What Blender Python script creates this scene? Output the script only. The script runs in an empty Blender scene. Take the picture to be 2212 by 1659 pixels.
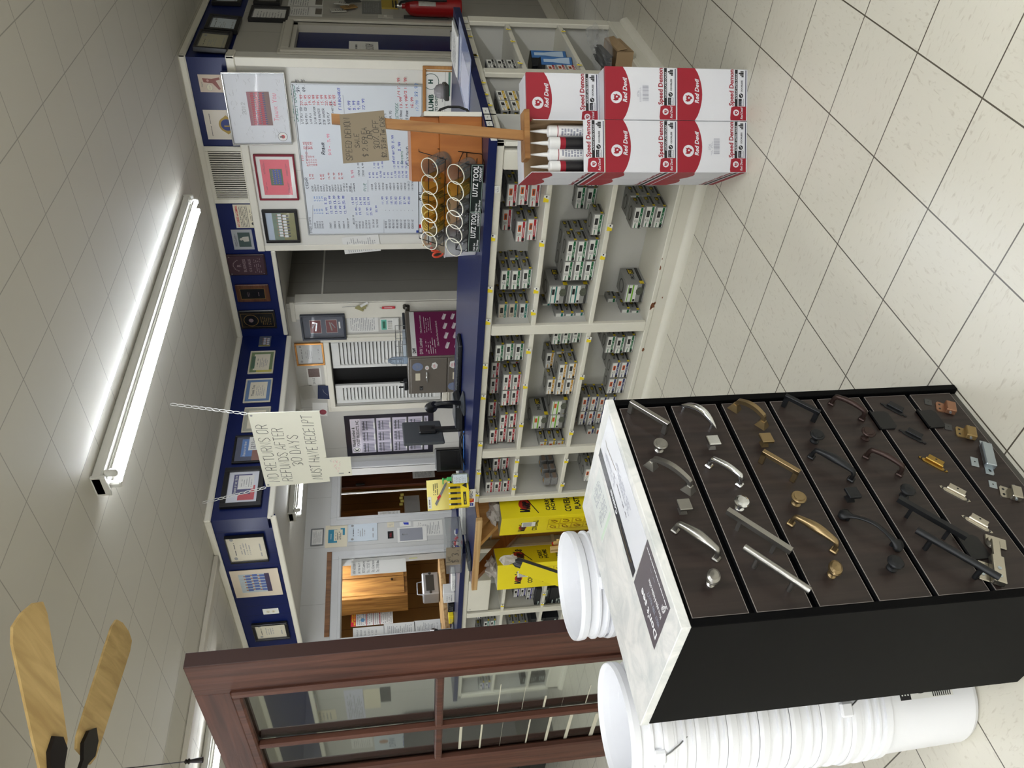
import bpy, math, random
from mathutils import Vector, Matrix
random.seed(7)
SC = bpy.context.scene
COL = SC.collection
# ---------------------------------------------------------------- camera
FPX = 1671.14
CAM = Vector((1.28212, -2.59281, 1.45883))
yaw, pitch, roll = math.radians(132.93832), math.radians(-8.9385), math.radians(-2.37529)
FWD = Vector((math.cos(pitch)*math.cos(yaw), math.cos(pitch)*math.sin(yaw), math.sin(pitch)))
_r = Vector((math.sin(yaw), -math.cos(yaw), 0)); _u = _r.cross(FWD)
RGT = math.cos(roll)*_r + math.sin(roll)*_u
UPV = -math.sin(roll)*_r + math.cos(roll)*_u
cd = bpy.data.cameras.new('camera'); cam = bpy.data.objects.new('camera', cd); COL.objects.link(cam)
cd.sensor_width = 36; cd.lens = FPX*36/2212; cd.clip_start = .05; cd.clip_end = 60
# the phone was held upright, the file is stored turned: picture right is "down"
ax, ay, az = -UPV, RGT, -FWD
cam.matrix_world = Matrix(((ax.x, ay.x, az.x, CAM.x), (ax.y, ay.y, az.y, CAM.y), (ax.z, ay.z, az.z, CAM.z), (0, 0, 0, 1)))
SC.camera = cam
# ---------------------------------------------------------------- world, exposure
w = bpy.data.worlds.new('world'); SC.world = w; w.use_nodes = True
w.node_tree.nodes['Background'].inputs[0].default_value = (.8, .85, .9, 1)
w.node_tree.nodes['Background'].inputs[1].default_value = .02
SC.view_settings.view_transform = 'Standard'; SC.view_settings.look = 'None'
SC.view_settings.gamma = 1; SC.view_settings.use_curve_mapping = False
SC.view_settings.exposure = 2.35
TUBE_POWER = 11.0      # emission strength of the fluorescent tubes in view
# ---------------------------------------------------------------- measuring: photo point -> point on a real plane
def ray(x, y):
    return FWD + RGT*((829.5 - y)/FPX) - UPV*((x - 1106)/FPX)
def at(p, **k):
    d = ray(*p); (a, v), = k.items(); i = 'XYZ'.index(a)
    return CAM + d*((v - CAM[i])/d[i])
def zz(ox, oy, s): return lambda x, y: (ox + s*x, oy + s*y)
ZA = zz(380, 0, 700/2212); ZB = zz(860, 0, 800/2212); ZC = zz(460, 450, 600/2212); ZD = zz(980, 380, 600/2212)
ZE = zz(980, 700, 500/2212); ZF = zz(620, 850, 500/2212); ZG = zz(380, 1000, 650/2210); ZH = zz(900, 1050, 600/2212)
ZI = zz(1260, 820, 600/2212); ZJ = zz(1740, 820, 472/1740); ZK = zz(1360, 1000, 600/2212); ZM = zz(390, 1350, 500/2212)
ZQ = zz(960, 1180, 280/2212)
# ---------------------------------------------------------------- materials
MATS = {}
def lin(c):
    return tuple((((v/255)/12.92) if v/255 <= .04045 else (((v/255)+.055)/1.055)**2.4) for v in c)
def nodes(name):
    m = bpy.data.materials.new(name); m.use_nodes = True
    nt = m.node_tree; b = nt.nodes['Principled BSDF']
    return m, nt, b
def M(name, col=None, rough=.55, metal=0, spec=.5, var=.06, scale=12, bump=0, trans=0, alpha=1, coat=0, ior=1.45, stretch=None):
    """plain procedural material: colour broken up by a soft noise"""
    if name in MATS: return MATS[name]
    m, nt, b = nodes(name); c = lin(col)
    b.inputs['Roughness'].default_value = rough; b.inputs['Metallic'].default_value = metal
    b.inputs['Specular IOR Level'].default_value = spec; b.inputs['IOR'].default_value = ior
    b.inputs['Transmission Weight'].default_value = trans; b.inputs['Alpha'].default_value = alpha
    b.inputs['Coat Weight'].default_value = coat
    b.inputs['Base Color'].default_value = (*c, 1)
    if var or bump:
        tc = nt.nodes.new('ShaderNodeTexCoord'); no = nt.nodes.new('ShaderNodeTexNoise')
        no.inputs['Scale'].default_value = scale; no.inputs['Detail'].default_value = 4
        src = tc.outputs['Object']
        if stretch:
            mp = nt.nodes.new('ShaderNodeMapping'); mp.inputs['Scale'].default_value = stretch
            nt.links.new(src, mp.inputs[0]); src = mp.outputs[0]
        nt.links.new(src, no.inputs['Vector'])
        if var:
            mx = nt.nodes.new('ShaderNodeMix'); mx.data_type = 'RGBA'
            mx.inputs['A'].default_value = (*[v*(1-var) for v in c], 1); mx.inputs['B'].default_value = (*[min(1, v*(1+var)) for v in c], 1)
            nt.links.new(no.outputs['Fac'], mx.inputs['Factor']); nt.links.new(mx.outputs['Result'], b.inputs['Base Color'])
        if bump:
            bp = nt.nodes.new('ShaderNodeBump'); bp.inputs['Strength'].default_value = bump; bp.inputs['Distance'].default_value = .01
            nt.links.new(no.outputs['Fac'], bp.inputs['Height']); nt.links.new(bp.outputs[0], b.inputs['Normal'])
    MATS[name] = m; return m
def wood(name, dark, light, axis=2, scale=1.0, rough=.45, band=9, spec=.4, bump=.15):
    if name in MATS: return MATS[name]
    m, nt, b = nodes(name); L = nt.links.new
    tc = nt.nodes.new('ShaderNodeTexCoord'); mp = nt.nodes.new('ShaderNodeMapping')
    s = [band*scale]*3; s[axis] = .55*scale; mp.inputs['Scale'].default_value = s
    n1 = nt.nodes.new('ShaderNodeTexNoise'); n1.inputs['Scale'].default_value = 4; n1.inputs['Detail'].default_value = 6; n1.inputs['Distortion'].default_value = .6
    L(tc.outputs['Object'], mp.inputs[0]); L(mp.outputs[0], n1.inputs['Vector'])
    r = nt.nodes.new('ShaderNodeValToRGB'); r.color_ramp.elements[0].position = .34; r.color_ramp.elements[1].position = .68
    r.color_ramp.elements[0].color = (*lin(dark), 1); r.color_ramp.elements[1].color = (*lin(light), 1)
    L(n1.outputs['Fac'], r.inputs[0]); L(r.outputs[0], b.inputs['Base Color'])
    b.inputs['Roughness'].default_value = rough; b.inputs['Specular IOR Level'].default_value = spec
    if bump:
        bp = nt.nodes.new('ShaderNodeBump'); bp.inputs['Strength'].default_value = bump; bp.inputs['Distance'].default_value = .004
        L(n1.outputs['Fac'], bp.inputs['Height']); L(bp.outputs[0], b.inputs['Normal'])
    MATS[name] = m; return m
def emit(name, col, strength):
    if name in MATS: return MATS[name]
    m, nt, b = nodes(name)
    b.inputs['Base Color'].default_value = (*lin(col), 1)
    b.inputs['Emission Color'].default_value = (*lin(col), 1); b.inputs['Emission Strength'].default_value = strength
    MATS[name] = m; return m
def lines(name, base, line, axes, width=.003, rough=.6, flecks=None, spec=.4, bump=.35, var=.03, vscale=3):
    """surface with straight seams: axes = [(axis, pitch, offset)], world metres in object space"""
    m, nt, b = nodes(name); L = nt.links.new
    tc = nt.nodes.new('ShaderNodeTexCoord'); sp = nt.nodes.new('ShaderNodeSeparateXYZ'); L(tc.outputs['Object'], sp.inputs[0])
    def mth(op, a, bb=None):
        n = nt.nodes.new('ShaderNodeMath'); n.operation = op
        for i, v in enumerate((a, bb)):
            if v is None: continue
            if isinstance(v, (int, float)): n.inputs[i].default_value = v
            else: L(v, n.inputs[i])
        return n.outputs[0]
    tot = None; cells = []
    for a, pit, off in axes:
        q = mth('DIVIDE', mth('SUBTRACT', sp.outputs[a], off), pit)
        fr = mth('FRACT', q); cells.append(mth('FLOOR', q))
        d = mth('MULTIPLY', mth('MINIMUM', fr, mth('SUBTRACT', 1.0, fr)), pit)
        ln = mth('LESS_THAN', d, width/2)
        tot = ln if tot is None else mth('MAXIMUM', tot, ln)
    no = nt.nodes.new('ShaderNodeTexNoise'); no.inputs['Scale'].default_value = vscale; no.inputs['Detail'].default_value = 5
    L(tc.outputs['Object'], no.inputs['Vector'])
    c = lin(base); mx = nt.nodes.new('ShaderNodeMix'); mx.data_type = 'RGBA'
    mx.inputs['A'].default_value = (*[v*(1-var) for v in c], 1); mx.inputs['B'].default_value = (*[min(1, v*(1+var)) for v in c], 1)
    L(no.outputs['Fac'], mx.inputs['Factor']); colr = mx.outputs['Result']
    if flecks:
        alt = mth('FLOORED_MODULO' if hasattr(bpy.types, 'x') else 'MODULO', mth('ABSOLUTE', mth('ADD', cells[0], cells[1])), 2.0)
        facs = []
        for st in ((95, 34, 1), (34, 95, 1)):
            mp = nt.nodes.new('ShaderNodeMapping'); mp.inputs['Scale'].default_value = st; mp.inputs['Rotation'].default_value = (0, 0, .25)
            L(tc.outputs['Object'], mp.inputs[0])
            nn = nt.nodes.new('ShaderNodeTexNoise'); nn.inputs['Scale'].default_value = 1.0; nn.inputs['Detail'].default_value = 3; nn.inputs['Distortion'].default_value = .8
            L(mp.outputs[0], nn.inputs['Vector']); facs.append(nn.outputs['Fac'])
        mf = nt.nodes.new('ShaderNodeMix'); L(alt, mf.inputs['Factor']); L(facs[0], mf.inputs['A']); L(facs[1], mf.inputs['B'])
        rp = nt.nodes.new('ShaderNodeValToRGB'); rp.color_ramp.elements[0].position = .58; rp.color_ramp.elements[1].position = .74
        L(mf.outputs['Result'], rp.inputs[0])
        m2 = nt.nodes.new('ShaderNodeMix'); m2.data_type = 'RGBA'; m2.inputs['B'].default_value = (*lin(flecks), 1)
        L(mth('MULTIPLY', rp.outputs[0], .6), m2.inputs['Factor']); L(colr, m2.inputs['A']); colr = m2.outputs['Result']
    m3 = nt.nodes.new('ShaderNodeMix'); m3.data_type = 'RGBA'; m3.inputs['B'].default_value = (*lin(line), 1)
    L(tot, m3.inputs['Factor']); L(colr, m3.inputs['A']); L(m3.outputs['Result'], b.inputs['Base Color'])
    b.inputs['Roughness'].default_value = rough; b.inputs['Specular IOR Level'].default_value = spec
    if bump:
        bp = nt.nodes.new('ShaderNodeBump'); bp.inputs['Strength'].default_value = bump; bp.inputs['Distance'].default_value = .004; bp.invert = True
        L(tot, bp.inputs['Height']); L(bp.outputs[0], b.inputs['Normal'])
    MATS[name] = m; return m
# ---------------------------------------------------------------- lettering
_txt = {}
def text_geo(s, bold=0.0, res=2):
    k = (s, bold)
    if k not in _txt:
        cu = bpy.data.curves.new('lettering', 'FONT'); cu.body = s; cu.size = 1; cu.offset = bold; cu.resolution_u = res
        o = bpy.data.objects.new('lettering', cu); me = o.to_mesh()
        vs = [tuple(v.co) for v in me.vertices]; fs = [tuple(p.vertices) for p in me.polygons]
        o.to_mesh_clear(); bpy.data.objects.remove(o); bpy.data.curves.remove(cu)
        if not vs: vs = [(0, 0, 0)]
        _txt[k] = (vs, fs, min(v[0] for v in vs), max(v[0] for v in vs))
    return _txt[k]
# hand lettering: strokes on a 4 x 6 grid
_H = {'A': '002640 1232', 'B': '00062635233343413100 0323', 'C': '4536160501103041', 'D': '000626444230 0030', 'E': '46060040 0333', 'F': '460600 0333',
 'G': '45361605011030414323', 'H': '0006 0343 4640', 'I': '2620', 'J': '46413010 01', 'K': '0006 460340', 'L': '060040', 'M': '0006224640', 'N': '00064046',
 'O': '163645413010010516', 'P': '000636454433 0333', 'Q': '163645413010010516 2240', 'R': '00063645443303 2340', 'S': '453616051423334130100 1', 'T': '0646 2620',
 'U': '060110304146', 'V': '062046', 'W': '0610243046', 'X': '0046 0640', 'Y': '0623 4623 2320', 'Z': '06460040',
 '0': '163645413010010516', '1': '152620', '2': '05163645440040', '3': '05163645342332414130100 1', '4': '300636 34', '5': '460604344341301001',
 '6': '4536160501103041433303', '7': '064610', '8': '23051636452341301001 23', '9': '44233305163645441', '%': '0046 0605 4041', '$': '4516053341301 2620', '/': '0046',
 '-': '1333', '.': '2021', ',': '2110', "'": '2625', '"': '1615 3635', '&': '40051636023001', '#': '1016 3036', ':': '2122 2425', '=': '1232 1434', '+': '2125 0343', '?': '05163645232220', '(': '36111', '!': '2622 2021', '@': '31', '*': '1234'}
_H['4'] = '3036024 2'.replace(' ', ''); _H['4'] = '36024 2'.replace(' ', '') if 0 else '360242 3630'
_H['9'] = '44331304051636454430'; _H['3'] = '0516364534233231 2342413010'; _H['S'] = '4536160504144241301001'; _H['5'] = '4606043443413010'; _H['('] = '36141230'; _H['J'] = '4641301001'; _H['$'] = '453605043342413010 2720'; _H['@'] = '32'
def hand_strokes(s):
    x = 0; out = []
    for ch in s:
        g = _H.get(ch.upper())
        k = .68 if (ch.islower()) else 1.0
        if g:
            for st in g.split():
                if len(st) < 4: continue
                pts = [((int(st[i])*k + x)/6, int(st[i+1])*k/6) for i in range(0, len(st)-1, 2)]
                out.append(pts)
            x += 4*k + 1.7
        else: x += 3.2
    return out, x/6
# ---------------------------------------------------------------- mesh builder
class MB:
    def __init__(s): s.v = []; s.f = []; s.mi = []; s.sm = []; s.mats = []; s.T = Matrix.Identity(4)
    def at(s, M4): s.T = M4; return s
    def slot(s, m):
        if m not in s.mats: s.mats.append(m)
        return s.mats.index(m)
    def add(s, vs, fs, m, smooth=False):
        o = len(s.v); T = s.T
        s.v += [T @ Vector(p) for p in vs]; k = s.slot(m)
        flip = T.determinant() < 0
        for f in fs:
            s.f.append(tuple(o+i for i in (reversed(f) if flip else f))); s.mi.append(k); s.sm.append(smooth)
        return s
    def box(s, x0, y0, z0, x1, y1, z1, m, b=0, skip=''):
        if x1 < x0: x0, x1 = x1, x0
        if y1 < y0: y0, y1 = y1, y0
        if z1 < z0: z0, z1 = z1, z0
        b = min(b, (x1-x0)*.45, (y1-y0)*.45, (z1-z0)*.45)
        if b <= 0:
            v = [(x, y, z) for z in (z0, z1) for y in (y0, y1) for x in (x0, x1)]
            f = {'b': (0, 2, 3, 1), 't': (4, 5, 7, 6), 'f': (0, 1, 5, 4), 'k': (2, 6, 7, 3), 'l': (0, 4, 6, 2), 'r': (1, 3, 7, 5)}
            return s.add(v, [q for k, q in f.items() if k not in skip], m)
        v = []; idx = {}
        for i, x in enumerate((x0, x1)):
            for j, y in enumerate((y0, y1)):
                for k, z in enumerate((z0, z1)):
                    sx, sy, sz = (1, -1)[i], (1, -1)[j], (1, -1)[k]
                    for a, p in enumerate(((x, y+sy*b, z+sz*b), (x+sx*b, y, z+sz*b), (x+sx*b, y+sy*b, z))):
                        idx[i, j, k, a] = len(v); v.append(p)
        F = []; c = Vector(((x0+x1)/2, (y0+y1)/2, (z0+z1)/2))
        def face(q):
            P = [Vector(v[i]) for i in q]; n = (P[1]-P[0]).cross(P[2]-P[0]); mid = sum(P, Vector())/len(P)
            F.append(q if n.dot(mid-c) > 0 else q[::-1])
        for e in (0, 1):
            face([idx[e, 0, 0, 0], idx[e, 1, 0, 0], idx[e, 1, 1, 0], idx[e, 0, 1, 0]])
            face([idx[0, e, 0, 1], idx[1, e, 0, 1], idx[1, e, 1, 1], idx[0, e, 1, 1]])
            face([idx[0, 0, e, 2], idx[1, 0, e, 2], idx[1, 1, e, 2], idx[0, 1, e, 2]])
            for g in (0, 1):
                face([idx[e, g, 0, 0], idx[e, g, 1, 0], idx[e, g, 1, 1], idx[e, g, 0, 1]])
                face([idx[e, 0, g, 0], idx[e, 1, g, 0], idx[e, 1, g, 2], idx[e, 0, g, 2]])
                face([idx[0, e, g, 1], idx[1, e, g, 1], idx[1, e, g, 2], idx[0, e, g, 2]])
                for h in (0, 1): face([idx[e, g, h, 0], idx[e, g, h, 1], idx[e, g, h, 2]])
        return s.add(v, F, m)
    def quad(s, a, b, c, d, m): return s.add([a, b, c, d], [(0, 1, 2, 3)], m)
    def rect(s, x0, y0, x1, y1, z, m):
        if x1 < x0: x0, x1 = x1, x0
        if y1 < y0: y0, y1 = y1, y0
        return s.quad((x0, y0, z), (x1, y0, z), (x1, y1, z), (x0, y1, z), m)
    def poly(s, pts, z, m): return s.add([(p[0], p[1], z) for p in pts], [tuple(range(len(pts)))], m)
    def disc(s, cx, cy, r, z, m, n=24, ry=None):
        ry = ry or r
        return s.poly([(cx+r*math.cos(2*math.pi*i/n), cy+ry*math.sin(2*math.pi*i/n)) for i in range(n)], z, m)
    def prism(s, pts, z0, z1, m, smooth=False):
        n = len(pts); a = sum(pts[i][0]*pts[(i+1) % n][1]-pts[(i+1) % n][0]*pts[i][1] for i in range(n))
        if a < 0: pts = pts[::-1]
        v = [(p[0], p[1], z0) for p in pts]+[(p[0], p[1], z1) for p in pts]
        s.add(v, [tuple(range(n))[::-1], tuple(range(n, 2*n))], m)
        return s.add(v, [(i, (i+1) % n, n+(i+1) % n, n+i) for i in range(n)], m, smooth)
    def frame(s, x0, y0, x1, y1, t, z0, z1, m, b=0):
        s.box(x0, y0, z0, x0+t, y1, z1, m, b); s.box(x1-t, y0, z0, x1, y1, z1, m, b)
        s.box(x0+t, y0, z0, x1-t, y0+t, z1, m, b); return s.box(x0+t, y1-t, z0, x1-t, y1, z1, m, b)
    def tube(s, pts, r, m, n=8, caps=True, flat=1.0, smooth=True, closed=False):
        P = [Vector(p) for p in pts]; N = len(P)
        rs = r if isinstance(r, (list, tuple)) else [r]*N
        v = []; up = None
        for i in range(N):
            if closed: t = P[(i+1) % N]-P[i-1]
            else: t = (P[min(i+1, N-1)]-P[max(i-1, 0)])
            t = t.normalized() if t.length > 1e-9 else Vector((0, 0, 1))
            if up is None: up = Vector((0, 0, 1)) if abs(t.z) < .9 else Vector((1, 0, 0))
            up = (up - t*up.dot(t)); up = up.normalized() if up.length > 1e-6 else t.orthogonal().normalized()
            sd = t.cross(up)
            for k in range(n):
                a = 2*math.pi*k/n + math.pi/n
                v.append(P[i] + (up*math.cos(a)*flat + sd*math.sin(a))*rs[i])
        L = N if closed else N-1
        F = [(i*n+k, i*n+(k+1) % n, ((i+1) % N)*n+(k+1) % n, ((i+1) % N)*n+k) for i in range(L) for k in range(n)]
        s.add(v, [f[::-1] for f in F], m, smooth)
        if caps and not closed: s.add(v, [tuple(range(n)), tuple(range((N-1)*n, N*n))[::-1]], m)
        return s
    def lathe(s, prof, m, n=32, smooth=True, ms=None):
        """prof: [(r, z)] bottom/outside to top/inside; ms: optional material per span"""
        v = [(r*math.cos(2*math.pi*k/n), r*math.sin(2*math.pi*k/n), z) for r, z in prof for k in range(n)]
        for i in range(len(prof)-1):
            s.add(v[i*n:(i+2)*n], [(k, (k+1) % n, n+(k+1) % n, n+k) for k in range(n)], ms[i] if ms else m, smooth)
        return s
    def text(s, t, x, y, z, h, m, al='l', bold=0, wmax=None, sl=0, sx=1.0):
        """printed lettering of cap height ~h, baseline at y"""
        vs, fs, a, b = text_geo(t, bold); k = h/.7; kx = k*sx; wd = (b-a)*kx
        if wmax and wd > wmax: kx *= wmax/wd; wd = wmax
        o = x - {'l': 0, 'c': wd/2, 'r': wd}[al] - a*kx
        return s.add([(o+p[0]*kx+sl*p[1]*k, y+p[1]*k, z) for p in vs], fs, m)
    def hand(s, t, x, y, z, h, m, wd=None, wmax=None, jit=.03, rot=0, sx=1.0):
        st, L = hand_strokes(t); kx = h*sx
        if wmax and L*kx > wmax: kx = wmax/L
        wd = wd or h*.11; c, sn = math.cos(rot), math.sin(rot)
        for pts in st:
            q = []
            for px, py in pts:
                px += random.uniform(-jit, jit); py += random.uniform(-jit, jit)
                X, Y = px*kx+py*h*.12, py*h
                q.append(Vector((x+X*c-Y*sn, y+X*sn+Y*c, z)))
            s.ribbon(q, wd, m)
        return s
    def ribbon(s, q, wd, m):
        q = [Vector(p) for p in q]
        v = []; n = len(q)
        for i in range(n):
            d = q[min(i+1, n-1)]-q[max(i-1, 0)]
            if d.length < 1e-9: d = Vector((1, 0, 0))
            d.normalize(); nn = Vector((-d.y, d.x, 0))*wd/2
            e = d*wd*.4*((i == n-1)-(i == 0))
            v += [q[i]+e+nn, q[i]+e-nn]
        return s.add(v, [(2*i, 2*i+1, 2*i+3, 2*i+2) for i in range(n-1)], m)
    def scrib(s, x0, y0, x1, y1, z, m, rows=6, fill=.8, th=.35, rag=.3, words=True):
        """small print: rows of short dashes"""
        hgt = (y1-y0)/rows
        for r in range(rows):
            yc = y1-(r+.5)*hgt; x = x0; end = x1-(x1-x0)*random.random()*rag
            while x < end:
                L = (random.uniform(.04, .11) if words else 1)*(x1-x0); L = min(L, end-x)
                if random.random() < fill: s.rect(x, yc-hgt*th/2, x+L*.85, yc+hgt*th/2, z, m)
                x += L
        return s
    def mesh(s, name):
        me = bpy.data.meshes.new(name); me.from_pydata([tuple(p) for p in s.v], [], s.f)
        for m in s.mats: me.materials.append(m)
        me.polygons.foreach_set('material_index', s.mi); me.polygons.foreach_set('use_smooth', s.sm)
        me.update(); return me
    def build(s, name, parent=None, mw=None):
        o = bpy.data.objects.new(name, s.mesh(name)); COL.objects.link(o)
        if parent is not None: o.parent = parent
        if mw is not None: o.matrix_basis = mw
        return o
def tag(o, label=None, cat=None, group=None, kind=None):
    if label: o['label'] = label
    if cat: o['category'] = cat
    if group: o['group'] = group
    if kind: o['kind'] = kind
    return o
def thing(name, label, cat, mw=None, group=None):
    o = bpy.data.objects.new(name, None); COL.objects.link(o); o.empty_display_size = .05
    if mw is not None: o.matrix_basis = mw
    return tag(o, label, cat, group)
def solo(b, name, label, cat, mw=None, group=None): return tag(b.build(name, None, mw), label, cat, group)
def struct(b, name, mw=None): return tag(b.build(name, None, mw), kind='structure')
def plabel(o, label): o['label'] = label; return o
def copy_tree(o, parent=None, mw=None):
    c = o.copy(); COL.objects.link(c)
    if parent is not None: c.parent = parent
    if mw is not None: c.matrix_basis = mw
    for ch in list(o.children): copy_tree(ch, c)
    return c
def loc(x, y, z, rz=0, rx=0, ry=0):
    return Matrix.Translation((x, y, z)) @ Matrix.Rotation(rz, 4, 'Z') @ Matrix.Rotation(ry, 4, 'Y') @ Matrix.Rotation(rx, 4, 'X')
def basis(o, r, u):
    n = r.cross(u)
    return Matrix(((r.x, u.x, n.x, o[0]), (r.y, u.y, n.y, o[1]), (r.z, u.z, n.z, o[2]), (0, 0, 0, 1)))
EX, EY, EZ = Vector((1, 0, 0)), Vector((0, 1, 0)), Vector((0, 0, 1))
# a wall facing -Y reads with +X to the right, a wall facing +X reads with +Y to the right
def wall_frame(ul, lr, off=.0, **k):
    """frame centred on the rectangle whose upper-left and lower-right photo points are given, on plane k; returns frame, width, height"""
    a, b = at(ul, **k), at(lr, **k); c = (a+b)/2
    if 'Y' in k: r = EX; wd = abs(b.x-a.x); c.y -= off
    else: r = EY; wd = abs(b.y-a.y); c.x += off
    return basis(c, r, EZ), wd, abs(a.z-b.z)
# ================================================================ the setting
ZCEIL = 2.74; YW = 2.83; XR = -.714; XB = -3.08; YL = .86; ZOF = 2.33; YV = 3.05; XW = -4.95
white = M('white_paint', (226, 224, 214), .5, var=.03, scale=3)
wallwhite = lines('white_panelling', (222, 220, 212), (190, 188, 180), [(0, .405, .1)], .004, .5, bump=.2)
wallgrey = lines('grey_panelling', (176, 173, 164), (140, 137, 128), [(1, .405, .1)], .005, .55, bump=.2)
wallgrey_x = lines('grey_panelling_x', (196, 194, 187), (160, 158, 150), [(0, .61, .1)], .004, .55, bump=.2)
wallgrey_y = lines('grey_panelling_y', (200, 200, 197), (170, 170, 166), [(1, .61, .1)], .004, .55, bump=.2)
blue = M('blue_paint', (6, 25, 84), .38, var=.07, scale=2.5)
blueseam = lines('blue_boards', (6, 25, 84), (4, 14, 50), [(0, .135, .02)], .004, .35, bump=.4, var=.07)
trimw = M('white_trim', (228, 224, 210), .45, var=.05, scale=9)
ceilm = lines('ceiling_tiles', (202, 198, 186), (160, 156, 146), [(0, .305, -.07), (1, .305, -.355)], .0045, .55, bump=.6, var=.02, vscale=1.5)
officeceil = M('office_ceiling', (205, 202, 192), .6, var=.03)
floorm = lines('floor_tiles', (207, 203, 188), (84, 78, 66), [(0, .3048, 0), (1, .3048, 0)], .0042, .28, flecks=(176, 168, 150), spec=.45, bump=.15, var=.035)
def wallbox(name, x0, y0, z0, x1, y1, z1, m, extra=None):
    b = MB(); b.box(x0, y0, z0, x1, y1, z1, m)
    if extra: extra(b)
    return struct(b, name)
wallbox('floor', -9.2, -6.2, -.1, 5.2, 9.2, 0, floorm)
wallbox('ceiling', -9.2, -6.2, ZCEIL, 5.2, 9.2, ZCEIL+.1, ceilm)
shell = M('shop_wall', (205, 202, 192), .6, var=.03)
wallbox('wall_back', -9.1, -6.1, 0, 5.1, -6, ZCEIL, shell)
wallbox('wall_east', 5, -6, 0, 5.1, 9, ZCEIL, shell)
wallbox('wall_west', -9.1, -6, 0, -9, 9, ZCEIL, shell)
wallbox('wall_far', -9, 9, 0, 5, 9.1, ZCEIL, shell)
# whiteboard wall, its blue band and the trim under the band
ZBAND = 2.42; X0 = -2.21
wallbox('wall_whiteboard', X0, YW, 0, XR, YW+.12, ZBAND, wallwhite)
def band(b):
    b.box(XB, YW-.001, 2.33, X0, YW+.12, ZCEIL, blue); b.box(X0, YW-.001, 2.4205, XR, YW+.12, ZCEIL, blue)
b = MB(); band(b); struct(b, 'trim_1')                    # blue band over the whiteboard
b = MB(); b.box(X0, YW-.02, ZBAND-.03, XR+.02, YW-.001, ZBAND+.025, trimw, .006); b.box(XR, YW-.02, ZBAND-.03, XR+.02, YW+.1, ZBAND+.025, trimw, .004); struct(b, 'trim_2')
b = MB(); b.box(XB+.02, YW-.02, 2.315, X0, YW-.001, 2.35, trimw, .006); struct(b, 'trim_3')
b = MB(); b.box(X0, YW-.012, 0, X0+.05, YW-.001, ZBAND-.03, trimw, .004); b.box(XR-.05, YW-.012, 0, XR+.012, YW-.001, ZBAND-.03, trimw, .004); struct(b, 'trim_4')
# right-hand wall with the blue door
DY0, DY1, DZ = 2.985, 3.56, 2.05
b = MB()
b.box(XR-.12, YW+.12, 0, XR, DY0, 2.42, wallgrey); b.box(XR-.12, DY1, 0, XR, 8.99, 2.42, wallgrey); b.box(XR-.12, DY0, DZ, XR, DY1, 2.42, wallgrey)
struct(b, 'wall_right')
b = MB(); b.box(XR-.12, YW+.12, 2.42, XR-.0005, 8.99, ZCEIL, blue); struct(b, 'trim_5')
dg = M('door_casing_grey', (196, 192, 180), .5, var=.03)
b = MB()
for t, o in ((.075, .012), (.055, .024)):
    b.box(XR+.0005, DY0-t, 0, XR+o, DY0, DZ+t, dg, .004); b.box(XR+.0005, DY1, 0, XR+o, DY1+t, DZ+t, dg, .004); b.box(XR+.0005, DY0, DZ, XR+o, DY1, DZ+t, dg, .004)
b.box(XR-.1, DY0, 0, XR, DY0+.025, DZ, dg); b.box(XR-.1, DY1-.05, 0, XR, DY1, DZ, dg); b.box(XR-.1, DY0, DZ-.03, XR, DY1, DZ, dg)
struct(b, 'trim_6')
b = MB(); b.box(XR-.09, DY0+.026, .01, XR-.05, DY1-.052, DZ-.031, blue, .004); door = struct(b, 'door_1')
b = MB(); b.box(XR+.0005, DY1+.08, 0, XR+.015, 8.99, .1, trimw, .004); struct(b, 'baseboard_right')
# blue bulkhead over the counter
b = MB(); b.box(XB-.12, YL, ZOF, XB, YW+.12, ZCEIL, blue); struct(b, 'trim_7')
b = MB(); b.box(-9, YL, 2.30, XB-.1205, YL+.12, ZCEIL, blueseam); struct(b, 'trim_8')
b = MB(); b.box(XB-.001, YL-.02, 2.285, XB+.02, YW-.021, 2.325, trimw, .006); struct(b, 'trim_9')
b = MB(); b.box(-8.99, YL-.022, 2.265, XB+.02, YL-.0005, 2.305, trimw, .006); struct(b, 'trim_10')
# cornice along the ceiling
b = MB(); q = .045
b.box(XB, YW-.022, ZCEIL-q, XR+.022, YW-.0012, ZCEIL, trimw, .008); b.box(XR, YW-.022, ZCEIL-q, XR+.022, 8.99, ZCEIL, trimw, .008)
b.box(XB, YL-.022, ZCEIL-q, XB+.022, YW-.022, ZCEIL, trimw, .008); b.box(-8.99, YL-.022, ZCEIL-q, XB, YL-.0005, ZCEIL, trimw, .008)
struct(b, 'trim_11')
# ceiling batten running to the left of the bulkhead corner
b = MB(); b.box(-3.52, -5.99, ZCEIL-.035, -3.44, YL-.023, ZCEIL-.0005, M('batten', (196, 190, 176), .5), .006); b.box(-3.545, -5.99, ZCEIL-.012, -3.52, YL-.023, ZCEIL-.0005, M('batten_gap', (60, 56, 50), .7)); struct(b, 'trim_12')
# ---- office behind the counter
b = MB(); b.box(-8.9, YL+.12, ZOF, XB-.12, 8.9, ZOF+.08, officeceil); b.box(XB-.12, YW+.12, ZOF, XR-.12, 8.9, ZOF+.08, officeceil); struct(b, 'ceiling')
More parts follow.
